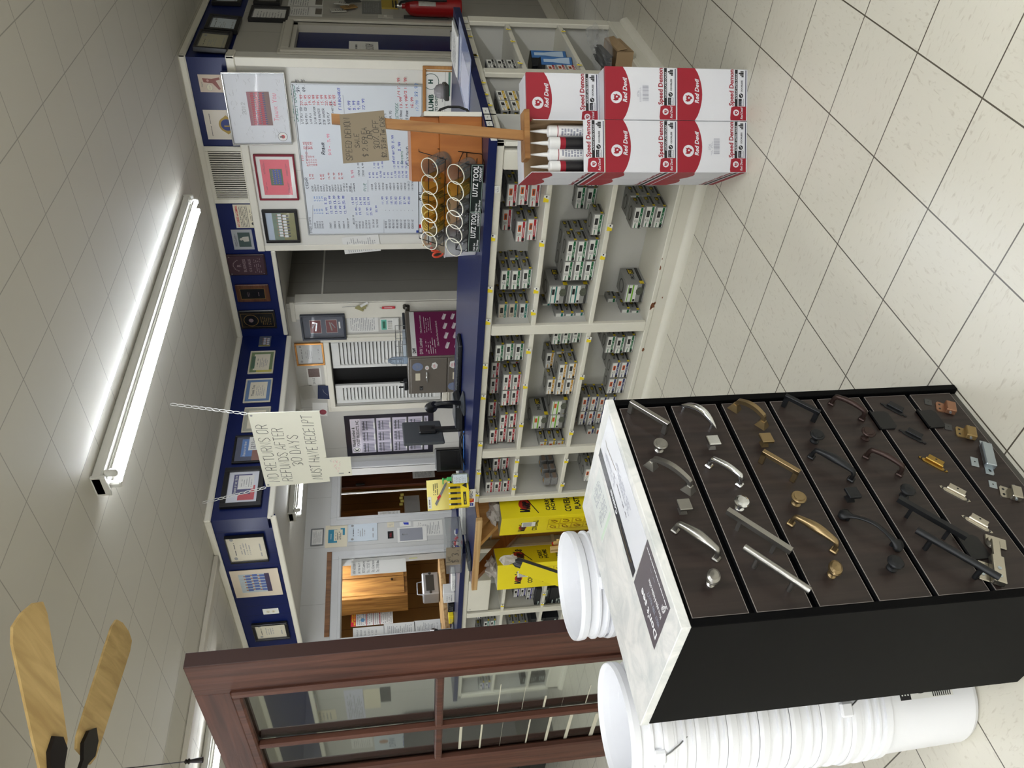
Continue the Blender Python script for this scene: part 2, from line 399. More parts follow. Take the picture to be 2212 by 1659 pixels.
# shuttered wall (faces the shop), opening for the louvred window
LX0, LX1 = at((728, 876), Y=YV).x, at((696, 732), Y=YV).x
lo = at(ZC(965, 1572), Y=YV); hi = at(ZC(935, 1058), Y=YV)
OX0, OX1, OZ1, OZ0 = lo.x, hi.x, 2.0, .95
JX = -2.90
b = MB(); Y1 = YV+.1
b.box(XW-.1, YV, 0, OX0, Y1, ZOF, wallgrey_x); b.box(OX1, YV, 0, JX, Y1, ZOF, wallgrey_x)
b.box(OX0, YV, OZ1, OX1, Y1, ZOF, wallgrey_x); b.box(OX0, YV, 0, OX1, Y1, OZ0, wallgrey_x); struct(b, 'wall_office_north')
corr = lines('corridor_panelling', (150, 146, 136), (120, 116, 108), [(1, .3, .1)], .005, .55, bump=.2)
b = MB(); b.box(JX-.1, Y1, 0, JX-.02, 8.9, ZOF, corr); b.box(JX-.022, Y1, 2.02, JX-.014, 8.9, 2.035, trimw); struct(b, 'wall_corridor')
b = MB(); b.box(JX-.1, 8.8, 0, XR, 8.9, ZOF, corr); struct(b, 'wall_corridor_end')
b = MB(); b.box(JX-.17, YV-.014, 0, JX+.012, YV-.0005, 2.26, trimw, .004); b.box(JX, YV-.014, 0, JX+.014, YV+.12, 2.26, trimw, .004)
b.box(JX-.19, YV-.018, 2.26, JX+.02, YV-.0005, 2.30, trimw, .004); struct(b, 'trim_14')
b = MB()
for t, o in ((.075, .012), (.05, .022)):
    b.box(OX0-t, YV-o, OZ0-t, OX0, YV-.0005, OZ1+t, trimw, .004); b.box(OX1, YV-o, OZ0-t, OX1+t, YV-.0005, OZ1+t, trimw, .004)
    b.box(OX0, YV-o, OZ1, OX1, YV-.0005, OZ1+t, trimw, .004); b.box(OX0, YV-o, OZ0-t, OX1, YV-.0005, OZ0, trimw, .004)
struct(b, 'trim_15')
# window wall of the office (faces +X) with two interior windows
w1a, w1b = at(ZF(505, 1195), X=XW), at(ZF(1400, 700), X=XW)
W1 = (w1a.y, 2.90, .80, w1a.z); W2 = (.96, 1.775, .80, 1.975)
b = MB(); Xb = XW-.1; ys = [YL, W2[0], W2[1], W1[0], W1[1], YV]
b.box(Xb, ys[0], 0, XW, ys[1], ZOF+.4, wallgrey_y); b.box(Xb, ys[2], 0, XW, ys[3], ZOF, wallgrey_y); b.box(Xb, ys[4], 0, XW, ys[5]-.0, ZOF, wallgrey_y)
for W in (W1, W2): b.box(Xb, W[0], 0, XW, W[1], W[2], wallgrey_y); b.box(Xb, W[0], W[3], XW, W[1], ZOF, wallgrey_y)
struct(b, 'wall_office_west')
casing = M('casing_grey', (205, 206, 206), .5, var=.03)
for n, W in ((1, W1), (2, W2)):
    b = MB(); t = .085
    for t, o in ((.09, .014), (.03, .024)):
        b.box(XW+.0005, W[0]-t, W[2]-t, XW+o, W[0], W[3]+t, casing, .004); b.box(XW+.0005, W[1], W[2]-t, XW+o, W[1]+t, W[3]+t, casing, .004)
        b.box(XW+.0005, W[0], W[3], XW+o, W[1], W[3]+t, casing, .004); b.box(XW+.0005, W[0], W[2]-t, XW+o, W[1], W[2], casing, .004)
    struct(b, 'window_%d' % n)
b = MB(); b.box(-8.99, YL+.09, 0, Xb-.001, YL+.119, 2.31, wallgrey_x); struct(b, 'wall_shop_north')
# back room seen through the interior windows: knotty pine panelling
pine = wood('pine_panelling', (120, 78, 34), (176, 128, 66), 2, 1.0, .45, 6)
pine_seam = lines('pine_boards', (158, 112, 58), (104, 68, 32), [(1, .21, .05)], .006, .45, bump=.3, var=.18, vscale=5)
b = MB(); b.box(-7.3, YL+.12, 0, -7.2, 4.6, 2.32, pine_seam); struct(b, 'wall_pine')
b = MB(); b.box(-7.2, 4.4, 0, Xb, 4.5, 2.32, pine); struct(b, 'wall_pine_side')
b = MB(); b.box(-7.3, YL+.12, 2.325, Xb-.001, 4.5, 2.3295, officeceil); struct(b, 'ceiling')
# ================================================================ fluorescent fixtures (housing, sockets, two tubes)
fixw = M('fixture_enamel', (214, 213, 206), .4, var=.03)
tubem = emit('tube_glow', (240, 246, 255), TUBE_POWER)
def fixture(label, x, y0, y1, z, group='fluorescent strip fixtures', power=None, along='Y', hous=.11):
    L = y1-y0; g = tubem if power is None else emit('tube_glow_%g' % power, (242, 246, 252), power)
    t = thing('fluorescent_fixture', label, 'ceiling light', loc(x, (y0+y1)/2, z, 0 if along == 'Y' else math.pi/2), group)
    if along != 'Y': t.matrix_basis = loc((y0+y1)/2, x, z, math.pi/2)
    h = L/2
    b = MB(); b.box(-hous/2, -h, -.045, hous/2, h, -.001, fixw, .006); b.prism([(-hous/2-.004, -h), (hous/2+.004, -h), (hous/2+.004, -h+.012), (-hous/2-.004, -h+.012)], -.062, -.001, fixw)
    b.prism([(-hous/2-.004, h-.012), (hous/2+.004, h-.012), (hous/2+.004, h), (-hous/2-.004, h)], -.062, -.001, fixw)
    b.box(-.02, -h+.012, -.056, .02, h-.012, -.044, fixw, .004)
    b.build('housing', t)
    for s in (-1, 1):
        for e in (-1, 1):
            b = MB(); b.box(s*.036-.016, e*(h-.045)-.012, -.098, s*.036+.016, e*(h-.045)+.012, -.044, fixw, .006)
            b.disc(s*.036, e*(h-.045), .006, -.0985, fixw, 8); b.build('lamp_socket', t)
        b = MB(); n = 16; y0, y1 = -h+.058, h-.058; v = [(s*.036+.0165*math.sin(2*math.pi*k/n), y, -.078-.0165*math.cos(2*math.pi*k/n)) for y in (y0, y1) for k in range(n)]
        for k in range(n):                                   # lit lower half, opaque heat-sink back
            b.add(v, [(k, (k+1) % n, n+(k+1) % n, n+k)], g if k in (0, 1, 2, 3, n-1, n-2, n-3, n-4) else fixw, True)
        for y in (y0-.013, y1): b.box(s*.036-.014, y, -.092, s*.036+.014, y+.013, -.064, fixw, .005)
        b.build('tube', t)
    return t
fixture('long two-tube fluorescent strip on the ceiling over the counter', -1.422, -.23, 2.19, ZCEIL)
fixture('fluorescent strip on the ceiling to the left of the blue bulkhead, only its end showing', -3.97, -2.2, .36, ZCEIL, power=8)
# the shop's further rows, unseen; several added to brighten faces toward the viewpoint
for x, y in ((2.0, -1.4), (-1.42, -3.9), (.4, -4.5), (2.0, -4.5), (3.7, -3.0), (-4.0, -4.75)):
    fixture('unseen fluorescent strip added to the shop ceiling behind the viewpoint', x, y-1.22, y+1.22, ZCEIL, power=17)
fixture('short fluorescent strip on the office ceiling behind the hanging sign', at((642, 1110), Z=2.26).x, at((642, 1120), Z=2.26).y, at((642, 1120), Z=2.26).y+1.22, ZOF, hous=.1, power=6)
fixture('unseen fluorescent strip added on the ceiling to light the panelled back room', -5.5, 1.3, 2.52, 2.325, power=15)  # unseen lamp, added so the back room is lit
# ================================================================ ceiling fan
fanwood = wood('fan_blade_oak', (176, 146, 92), (206, 176, 118), 0, 1, .4, 8)
bronze = M('dark_bronze', (38, 34, 34), .35, .6, var=.1)
FC = Vector((-1.185, -1.65, 0)); ZB_ = 2.42
fan = thing('ceiling_fan', 'ceiling fan with pale oak blades and dark bronze hub at upper left', 'ceiling fan', loc(FC.x, FC.y, 0))
b = MB(); b.lathe([(.0, 2.739), (.07, 2.739), (.075, 2.70), (.03, 2.67), (.014, 2.66), (.014, 2.55)], bronze, 24); b.build('canopy', fan)
b = MB(); b.lathe([(.0, 2.555), (.07, 2.55), (.115, 2.515), (.125, 2.46), (.11, 2.43), (.075, 2.415), (.07, 2.36), (.055, 2.34), (.0, 2.335)], bronze, 32); b.build('motor', fan)
t1 = at((72, 1325), Z=ZB_); a1 = math.atan2(t1.y-FC.y, t1.x-FC.x)
t2 = at((276, 1330), Z=ZB_); a2 = math.atan2(t2.y-FC.y, t2.x-FC.x)
for k in range(5):
    a = a2 + (k if k else 0)*(-2*math.pi/5)
    mt = Matrix.Rotation(a, 4, 'Z') @ Matrix.Translation((0, 0, ZB_)) @ Matrix.Rotation(math.radians(-12), 4, 'X')
    b = MB(); b.at(mt)
    pts = [(.17, -.045), (.2, -.06), (.3, -.064), (.6, -.07), (.64, -.058), (.655, -.02), (.655, .03), (.64, .062), (.6, .07), (.3, .064), (.2, .06), (.17, .045)]
    b.prism(pts, -.004, .004, fanwood); bl = b.build('blade', fan)
    b = MB(); b.at(mt); b.prism([(.09, -.016), (.15, -.014), (.19, -.038), (.235, -.03), (.262, 0), (.235, .03), (.19, .038), (.15, .014), (.09, .016)], -.016, -.0045, bronze); b.build('blade_arm', fan)
b = MB(); ch = .0
fb = at((440, 1641), X=FC.x); zc = fb.z; cy = fb.y-FC.y
b.tube([(0, .05, 2.345), (0, cy, 2.335), (0, cy, 2.3), (0, cy, zc+.055)], .0016, bronze, 6); pc = b.build('pull_chain', fan)
b = MB(); b.at(loc(0, cy, zc)); b.lathe([(.0, 0), (.009, .002), (.006, .03), (.005, .038), (.009, .042), (.005, .047), (.008, .051), (.002, .056)], bronze, 14); b.build('pull_fob', fan)
# ================================================================ the white counter with cubbyholes and its blue top
cw = M('counter_white', (222, 219, 205), .42, var=.05, scale=7)
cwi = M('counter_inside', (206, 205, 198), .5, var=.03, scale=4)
chip = M('bare_wood_chip', (122, 74, 44), .7, var=.3, scale=60)
topblue = M('counter_blue', (6, 22, 74), .3, var=.06, scale=3, spec=.5)
YC, XE = .46, -.165; ZS = (.122, .432, .735); ZT = .975
XD = [-.205, -1.183, -2.12, -2.535]
tagy = M('tag_yellow', (238, 214, 30), .5, var=.02); tagw = M('tag_white', (232, 232, 226), .5, var=.02); inkb = M('ink_black', (24, 24, 26), .5, var=0)
base = thing('store_counter', 'long white counter base with open cubbyholes full of nail boxes', 'counter', loc(0, 0, 0))
DEP = .27
def cubby(parent, mw, x0, x1, divs, ends=True, zt=ZT, dep=DEP, shelves=ZS, toprail=.035, name='counter_run'):
    """run of cubbyholes in its own frame: face at y=0 looking to -y, x from x0 to x1"""
    b = MB(); b.at(mw)
    b.box(x0, .0, zt-toprail, x1, .022, zt-.001, cw, .003)                       # top rail
    b.box(x0, dep, .0, x1, dep+.012, zt-.001, cwi)                               # back
    b.box(x0, .0, 0, x1, .02, shelves[0]-.024, cw, .002)                         # kick board
    b.build('face_frame', parent)
    for i, z in enumerate(shelves):
        b = MB(); b.at(mw); b.box(x0, .0 if i else -.004, z-.024, x1, dep, z, cw, .003); b.build('shelf', parent)
    for xc, wd in divs:
        b = MB(); b.at(mw); b.box(xc-wd/2, -.006, shelves[0], xc+wd/2, .02, zt-toprail-.001, cw, .004); b.box(xc-.009, .02, shelves[0], xc+.009, dep, zt-.001, cwi); b.build('divider', parent)
    b = MB(); b.at(mw); n = 6
    arc = [(-.0-.026*math.cos(a*math.pi/2/n), .04*math.sin(a*math.pi/2/n)) for a in range(n+1)]
    v = [(x0, y, z) for y, z in arc]+[(x1, y, z) for y, z in arc]; k = n+1
    b.add(v, [(i+1, i, k+i, k+i+1) for i in range(n)], cw, True); b.build('shoe_moulding', parent)
mw_front = Matrix.Translation((0, YC, 0))
cubby(base, mw_front, XD[3]-.03, XE, [(-.245, .09), (XD[1], .06), (XD[2], .06), (XD[3]-.01, .045)])
mw_end = Matrix.Translation((XE, 0, 0)) @ Matrix.Rotation(math.pi/2, 4, 'Z')      # local x -> +Y, local -y -> +X
cubby(base, mw_end, YC+.31, 2.05, [(1.24, .065), (2.005, .09)])
b = MB(); b.box(XE-.02, YC, .0, XE, YC+.32, ZS[0]-.024, cw); b.box(XE-.02, YC, ZS[0], XE, YC+.09, ZT-.036, cw, .004); b.box(XE-.02, YC, ZT-.036, XE, YC+.32, ZT-.001, cw, .003)
for z in ZS: b.box(XE-.27, YC+.30, z-.023, XE-.001, YC+.32, z-.001, cw); b.box(XE-.02, YC+.09, z-.023, XE-.001, YC+.31, z-.001, cw)
b.build('corner_post', base)
b = MB(); b.box(XD[3]-.03, YC+DEP+.012, 0, XD[3]-.012, 1.30, ZT-.001, cw); b.build('end_panel', base)
# chipped paint on the kick board (worn spots keep their own outline)
b = MB(); b.at(Matrix.Translation((0, YC-.0045, 0)) @ Matrix.Rotation(math.pi/2, 4, 'X'))
for px, sz in ((ZD(1580, 1030), .028), (ZD(1640, 730), .02), (ZD(1600, 1010), .012), (ZD(1655, 655), .01), (ZD(1565, 1050), .018), (ZE(1810, 240), .016), (ZD(1700, 450), .006), (ZD(1660, 965), .008)):
    p = at(px, Y=YC); k = 9
    b.poly([(p.x+sz*random.uniform(.5, 1)*math.cos(2*math.pi*i/k), min(.121, p.z+sz*.6*random.uniform(.5, 1)*math.sin(2*math.pi*i/k))) for i in range(k)], 0, chip)
b.build('chipped_paint', base)
def price_tag(parent, mw, x, z, ang=0, yel=True):
    b = MB(); b.at(mw @ Matrix.Translation((x, -.0085, z)) @ Matrix.Rotation(math.pi/2, 4, 'X') @ Matrix.Rotation(ang, 4, 'Z'))
    b.T = b.T @ Matrix.Scale(.82, 4); b.box(-.021, -.015, -.001, .021, .015, .0005, tagw)
    if yel: b.poly([(-.021, -.015), (-.004, -.015), (.008, .015), (-.021, .015)], .0008, tagy)
    b.rect(.008, -.004, .018, .004, .0008, inkb) if yel else b.scrib(-.017, -.01, .017, .01, .0008, inkb, 3)
    b.build('price_tag', parent)
for px, yl in ((ZD(308, 485), 1), (ZD(288, 897), 1), (ZD(272, 1155), 1), (ZD(735, 175), 1), (ZD(700, 530), 1), (ZD(655, 905), 1), (ZD(632, 1080), 1), (ZD(1240, 405), 1), (ZD(1185, 635), 1), (ZD(345, 100), 0),
               (ZE(300, 395), 1), (ZE(283, 690), 1), (ZE(255, 1140), 1), (ZE(240, 1410), 1), (ZE(225, 1620), 1), (ZE(714, 250), 1), (ZE(682, 585), 1), (ZE(645, 955), 1), (ZE(605, 1300), 1), (ZE(592, 1435), 1), (ZE(575, 1560), 1),
               (ZE(1290, 140), 1), (ZE(1225, 500), 1), (ZE(1123, 1030), 1), (ZE(1075, 1300), 1), (ZE(1038, 1525), 1)):
    p = at(px, Y=YC); price_tag(base, mw_front, p.x, p.z, random.uniform(-.1, .1), yl)
for px, yl in (((1006.5, 50), 0), ((1012, 66), 0), ((1015.5, 81), 1), ((1026.5, 123), 1), ((1097.5, 66), 1), ((1107, 92), 1), ((1123, 139), 1), (ZB(985, 195), 1), (ZB(1080, 395), 1), (ZB(455, 340), 1), (ZB(505, 500), 1), (ZB(520, 570), 1), (ZB(543, 635), 1)):
    p = at(px, X=XE); price_tag(base, mw_end, p.y, p.z, 0, yl)
# blue top: long run and right-hand return
top = thing('counter_top', 'blue laminate counter top along the white cubbyhole counter', 'countertop', loc(0, 0, 0))
b = MB(); x0, x1 = XD[3]-.03, XE+.025; y0 = YC-.02
pl = [(x0, y0), (x1, y0), (x1, 2.13), (-.95, 2.13), (-.95, 1.45), (x0, 1.45)]
b.prism(pl, ZT, ZT+.037, topblue); b.build('top_slab', top)
b = MB()
for i in range(5):                                                                # white labels on the front corner of the top
    y = at((1050, 240+i*13.5), X=x1).y
    b.box(x1-.001, y-.04, ZT+.004, x1+.0012, y+.035, ZT+.03, tagw)
    b.at(basis((x1+.0014, y, ZT+.017), EY, EZ)); b.ribbon([(-.01, 0, 0), (0, .004, 0), (.008, -.002, 0)], .002, inkb); b.at(Matrix.Identity(4))
b.build('edge_label', top)
# card logos sticker on the end of the top
vb, vr, vo, vw_ = M('logo_blue', (40, 62, 150), .4, var=0), M('logo_red', (190, 30, 36), .4, var=0), M('logo_orange', (236, 150, 40), .4, var=0), M('logo_paper', (238, 238, 236), .35, var=0)
pa, pb = at((1000, 1096), Y=y0-.003), at((1022, 1057), Y=y0-.003)
b = MB(); sw, sh = abs(pb.x-pa.x), .055; mwc = basis(((pa.x+pb.x)/2, y0-.0022, ZT+.018), EX, EZ)
b.box(-sw/2, -sh/2, -.001, sw/2, sh/2, .001, vw_, .0005); k = sw/4
b.rect(-sw/2+.01, -.017, -sw/2+k-.004, .017, .0014, vb); b.scrib(-sw/2+.014, -.01, -sw/2+k-.008, .01, .0017, vw_, 2)
b.rect(-sw/2+k+.004, -.019, -sw/2+2*k-.004, .019, .0013, vr); b.disc(-k/2-.009, 0, .012, .0015, M('card_red', (205, 60, 40), .4, var=0), 14); b.disc(-k/2+.009, 0, .012, .0016, vo, 14)
b.text('VISA', k/2, -.009, .0014, .018, vb, 'c', .012, sl=.2); b.disc(k*1.5-.0, 0, .014, .0013, vw_, 12)
b.poly([(k*2-.022, .022), (k*2-.004, .022), (k*2-.004, .004)], .0014, vo); b.scrib(k+.006, -.012, k*2-.012, .012, .0015, M('print_grey', (110, 110, 112), .6, var=0), 2)
solo(b, 'sticker', 'white sticker with card logos on the left end of the blue counter top', 'sticker', mwc)
# ---- left-hand counter beyond the plywood niche
YL2 = .64
left = thing('store_counter', 'white cubbyhole counter to the left, partly behind the brown door', 'counter', loc(0, 0, 0))
xl = [at(ZQ(560, 1000), Y=YL2).x]
mw_left = Matrix.Translation((0, YL2, 0))
XLD = at(ZQ(1200, 1115), Y=YL2).x
ZS2 = (.16, at(ZQ(1640, 1050), Y=YL2).z, at(ZQ(960, 1100), Y=YL2).z)
cubby(left, mw_left, -5.6, -3.32, [(-3.345, .05), (XLD, .06), (XLD-.98, .06), (-5.57, .06)], shelves=ZS2)
b = MB(); b.box(-5.6, YL2, 0, -5.575, 1.3, ZT-.001, cw); b.build('end_panel', left)
for px in (ZQ(985, 1000), ZQ(1700, 800), ZQ(1670, 970), ZQ(1600, 1320)):
    p = at(px, Y=YL2); price_tag(left, mw_left, p.x, p.z)
lt = thing('counter_top', 'blue laminate top of the left-hand counter behind the brown door', 'countertop', loc(0, 0, 0))
b = MB(); b.box(-5.62, YL2-.02, ZT, -3.335, 1.3, ZT+.037, topblue, .003); b.build('top_slab', lt)
# ---- plywood niche with a bracketed wooden shelf between the two counters
ply = wood('plywood', (178, 128, 70), (206, 160, 100), 2, .7, .5, 5); plyd = wood('bracket_board', (112, 66, 26), (150, 96, 44), 1, .8, .5, 6); pinee = wood('edge_board', (160, 120, 72), (206, 172, 120), 0, .8, .55, 8)
niche = thing('pass_through_shelf', 'plywood niche with wooden shelf and diagonal brackets between the two counters', 'shelf', loc(0, 0, 0))
NX0, NX1 = -3.33, XD[3]-.031
b = MB(); b.box(NX0, .72, 0, NX1, .738, ZT-.03, ply); b.build('back_panel', niche)
SX0, SX1, SY = -3.27, -2.80, .33
b = MB(); b.box(NX0, .345, ZT-.03, NX1, 1.3, ZT-.012, ply); b.box(NX0, .345, ZT-.012, NX1, 1.3, ZT-.009, topblue); b.build('shelf_board', niche)
b = MB(); b.box(NX0, SY-.02, ZT-.045, NX1, SY+.015, ZT-.006, pinee, .004); b.build('edge_board', niche)
for xa, za, zb in ((-2.86, .925, .60), (-3.24, .925, .58)):                    # diagonal brackets from the shelf's front edge back to the plywood
    b = MB(); w_ = .022; k = .085
    pts = [(SY+.02, za), (SY+.02+k, za), (.717, zb+k), (.717, zb-.03)]
    b.at(Matrix(((0, 0, 1, xa), (1, 0, 0, 0), (0, 1, 0, 0), (0, 0, 0, 1)))); b.prism(pts, -w_, w_, plyd if xa < -3 else ply); b.build('bracket', niche)
b = MB(); pc = at((1040, 1155), Y=.7185); b.at(basis((pc.x, .7185, pc.z), EX, EZ)); b.box(-.09, -.075, -.0005, .08, .045, .0008, M('notice_paper', (196, 186, 160), .7, var=.04))
b.text('WOOD', -.08, .022, .0012, .014, M('print_red', (190, 60, 40), .6, var=0), bold=.02); b.scrib(-.08, -.065, .07, .015, .0012, inkb, 6, fill=.9)
solo(b, 'notice', 'beige paper notice with red heading on the plywood back of the niche', 'notice')
# ================================================================ nail boxes in the cubbyholes
gbox = M('nailbox_grey', (146, 146, 142), .5, var=.05); gdk = M('nailbox_dark', (62, 62, 60), .5, var=.05); gwh = M('nailbox_label', (226, 226, 220), .45, var=.02)
gye = M('nailbox_yellow', (226, 200, 40), .5, var=0); gbk = M('nailbox_black', (26, 26, 26), .5, var=0)
BOXC = {'green': (20, 104, 62), 'red': (172, 28, 44), 'teal': (30, 120, 110), 'gold': (196, 146, 50), 'navy': (44, 52, 104), 'lime': (120, 184, 52), 'violet': (70, 64, 150), 'beige': (206, 196, 176), 'black': (40, 40, 42), 'amber': (216, 176, 40)}
BW, BH, BD = .117, .053, .092; GW, GH, GD = .117, .105, .148
nb_cache = {}
def nailmesh(col, big=False, pic='black'):
    k = (col, big, pic)
    if k in nb_cache: return nb_cache[k]
    c = M('stripe_'+col, BOXC[col], .45, var=.03); pm = M('label_orange', (214, 92, 36), .5, var=.05) if pic == 'orange' else gbk
    W, H, D = (GW, GH, GD) if big else (BW, BH, BD)
    b = MB(); b.box(-W, 0, 0, 0, D, H, gbox, .0015)
    b.T = Matrix(((1, 0, 0, -W), (0, 0, -1, -.0006), (0, 1, 0, 0), (0, 0, 0, 1)))          # label face, local x right, y up
    if not big:
        b.rect(.004, .005, W-.004, H-.006, 0, gwh if col != 'beige' else c)
        b.rect(.004, .010, W-.004, .021, .0003, c if col != 'beige' else M('stripe_teal', BOXC['teal'], .45, var=.03)); b.rect(.004, .034, .03, .038, .0003, c)
        b.rect(.006, .008, .022, .020, .0005, gbk); b.rect(W*.5, .027, W*.8, .042, .0004, pm); b.rect(W*.55, .031, W*.74, .037, .0006, gdk)
        b.scrib(.03, .0125, W-.03, .0185, .0006, gwh, 1, th=.5, rag=0); b.scrib(.034, .024, .055, .044, .0004, gdk, 4, th=.4); b.scrib(W*.6, .0062, W-.008, .0092, .0004, gdk, 1)
    else:
        b.rect(.006, .045, W-.006, .098, 0, gwh); b.rect(.006, .062, W-.006, .070, .0003, c); b.rect(.006, .088, W-.006, .092, .0003, c); b.rect(W*.5, .073, W*.8, .087, .0004, pm)
        b.rect(.008, .047, .022, .058, .0004, gbk); b.rect(.0, .008, W, .022, .0002, gdk)
        b.disc(W*.62, .03, .026, .0004, M('nail_window', (92, 96, 84) if col != 'lime' else (128, 150, 96), .3, .4, var=.5, scale=90), 10, .019)
    b.T = Matrix(((0, 0, 1, .0006), (1, 0, 0, 0), (0, 1, 0, 0), (0, 0, 0, 1)))             # side face, reads along +y
    k2 = 1.0 if not big else 1.7; th = .012*k2
    b.rect(.0, .008*k2, D, .017*k2, 0, gbk); b.rect(.003, .006*k2, .017*k2, .019*k2, .0003, gye); b.rect(.02*k2, .0105*k2, D-.006, .0145*k2, .0003, gdk)
    b.text('PRO', D*.30, .028*k2, .0003, th, gbk, bold=.02, wmax=D*.32); b.rect(D*.63, .024*k2, D*.94, .043*k2, .0002, gbk); b.text('FIT', D*.66, .028*k2, .0004, th, gye, bold=.03, wmax=D*.25)
    b.T = Matrix(((0, 0, -1, -W-.0006), (-1, 0, 0, D), (0, 1, 0, 0), (0, 0, 0, 1)))
    b.rect(.0, .008*k2, D, .017*k2, 0, gbk); b.rect(.003, .006*k2, .017*k2, .019*k2, .0003, gye)
    b.text('PRO', D*.30, .028*k2, .0003, th, gbk, bold=.02, wmax=D*.32); b.rect(D*.63, .024*k2, D*.94, .043*k2, .0002, gbk); b.text('FIT', D*.66, .028*k2, .0004, th, gye, bold=.03, wmax=D*.25)
    b.T = Matrix(((1, 0, 0, -W), (0, 1, 0, 0), (0, 0, 1, H+.0006), (0, 0, 0, 1)))
    b.poly([(W*.5+W*.34*math.cos(a*math.pi/8), D*.5+D*.26*math.sin(a*math.pi/8)) for a in range(16)], 0, gdk); b.poly([(W*.5+W*.28*math.cos(a*math.pi/8), D*.5+D*.19*math.sin(a*math.pi/8)) for a in range(16)], .0003, gbox)
    nb_cache[k] = b.mesh('nail_box'); return nb_cache[k]
LEV = {1: ['only'], 2: ['bottom', 'top'], 3: ['bottom', 'middle', 'top'], 4: ['bottom', 'second', 'third', 'top']}
def nailbox(mw, col, label, group, big=False, pic='black'):
    o = bpy.data.objects.new('nail_box', nailmesh(col, big, pic)); COL.objects.link(o); o.matrix_basis = mw
    tag(o, label, 'box', group); return o
def stack(shelf, cpx, cols, color, where, big=False, pic='black', base_mw=None, turn=0, jit=.006, zs=None, xy=None, step=None):
    """cols: list of (dx cells to the left, dy cells back, n tall, start level)"""
    z = ZS[shelf] if zs is None else zs
    p = at(cpx, Z=z) if xy is None else Vector((xy[0], xy[1], z))
    W, H, D = (GW, GH, GD) if big else (BW, BH, BD)
    names = {0: 'front', 1: 'second', 2: 'third'}
    for dx, dy, n, s0 in cols:
        for i in range(n):
            lev = LEV[n][i] if s0 == 0 else 'upper'
            j = (random.uniform(-jit, jit), random.uniform(-jit, jit), random.uniform(-.03, .03))
            rel = Matrix.Translation((-dx*(W+.003)+j[0], dy*(D+.006)+j[1]*.5, (i+s0)*(H+.0005))) @ Matrix.Rotation(j[2], 4, 'Z')
            mw = Matrix.Translation((p.x, p.y+.004, z)) @ Matrix.Rotation(turn, 4, 'Z') @ rel
            side = ' on the left' if dx else ''
            row = {0: 'front', 1: 'rear'}.get(dy, 'hindmost')
            lv = '' if n == 1 and s0 == 0 else lev+' '
            nailbox(mw, color, '%s%s-striped grey nail box, %s %scolumn%s, %s' % (lv, color, row, '', side, where), 'nail boxes %s' % where, big, pic)
# bay right of the first post (front face)
stack(2, ZD(705, 62), [(0, 0, 3, 0), (0, 1, 3, 0)], 'red', 'top shelf behind the caulk cases', pic='orange')
stack(2, ZD(678, 355), [(0, 0, 2, 0), (0, 1, 3, 0)], 'red', 'top shelf below the tub rack', pic='orange')
stack(2, ZD(632, 745), [(0, 0, 3, 0), (0, 1, 3, 0)], 'green', 'top shelf below measuring pail')
p = at(ZD(603, 1022), Z=ZS[2])
stack(2, None, [(0, 0, 1, 0), (0, 1, 1, 0)], 'teal', 'top shelf by second post', xy=(p.x, p.y)); stack(2, None, [(0, 0, 2, 1), (0, 1, 2, 1)], 'beige', 'top shelf by second post', xy=(p.x, p.y))
p = at(ZD(1195, 185), Z=ZS[1])
stack(1, ZD(1205, 308), [(0, 0, 1, 0)], 'green', 'alone by the caulk cases')
stack(1, None, [(0, 0, 2, 0), (1, 0, 2, 0), (0, 1, 2, 0)], 'green', 'middle shelf by the caulk cases', xy=(p.x+.12, p.y+.11))
stack(1, ZD(1165, 515), [(0, 0, 3, 0), (1, 0, 3, 0), (0, 1, 3, 0), (1, 1, 3, 0)], 'green', 'big middle shelf block')
stack(1, ZD(1085, 868), [(0, 0, 2, 0)], 'teal', 'large ones on middle shelf', big=True)
p = at(ZD(1045, 1095), Z=ZS[1])
stack(1, None, [(0, 0, 3, 0)], 'teal', 'middle shelf by second post', xy=(p.x, p.y)); stack(1, None, [(0, 1, 4, 0)], 'teal', 'middle shelf by second post', xy=(p.x, p.y))
stack(0, ZD(1705, 247), [(0, 0, 3, 0), (0, 1, 3, 0)], 'green', 'bottom shelf near caulk cases')
stack(0, ZD(1538, 860), [(0, 0, 1, 0)], 'lime', 'large one on bottom shelf', big=True)
p = at(ZD(1490, 1062), Z=ZS[0])
stack(0, None, [(0, 0, 2, 0), (0, 1, 3, 0)], 'green', 'bottom shelf by second post', xy=(p.x, p.y))
# middle bay
stack(2, ZE(684, 192), [(0, 0, 3, 0), (0, 1, 3, 0)], 'green', 'top shelf left of the second post')
stack(2, ZE(656, 480), [(0, 0, 2, 0), (1, 0, 2, 0), (0, 1, 2, 0)], 'red', 'top shelf beside green stack')
p = at(ZE(656, 480), Z=ZS[2]); stack(2, None, [(0, 1, 1, 2), (1, 1, 3, 0)], 'red', 'top shelf beside green stack', xy=(p.x, p.y))
stack(2, ZE(616, 858), [(0, 0, 2, 0), (0, 1, 3, 0)], 'red', 'middle of the top shelf')
stack(2, ZE(602, 1000), [(0, 0, 3, 0), (0, 1, 3, 0)], 'red', 'top shelf nearing third post')
p = at(ZE(585, 1150), Z=ZS[2]); stack(2, None, [(0, 1, 3, 0)], 'red', 'top shelf by third post', xy=(p.x, p.y))
p = at(ZE(1250, 60), Z=ZS[1]); stack(1, None, [(0, 0, 3, 0)], 'green', 'half hidden by second post', xy=(p.x, p.y+.03))
stack(1, ZE(1190, 375), [(0, 0, 2, 0), (1, 0, 2, 0), (0, 1, 3, 0)], 'gold', 'middle shelf gold block')
p = at(ZE(1190, 375), Z=ZS[1]); stack(1, None, [(1, 0, 1, 2)], 'gold', 'laid on the gold block', xy=(p.x, p.y))
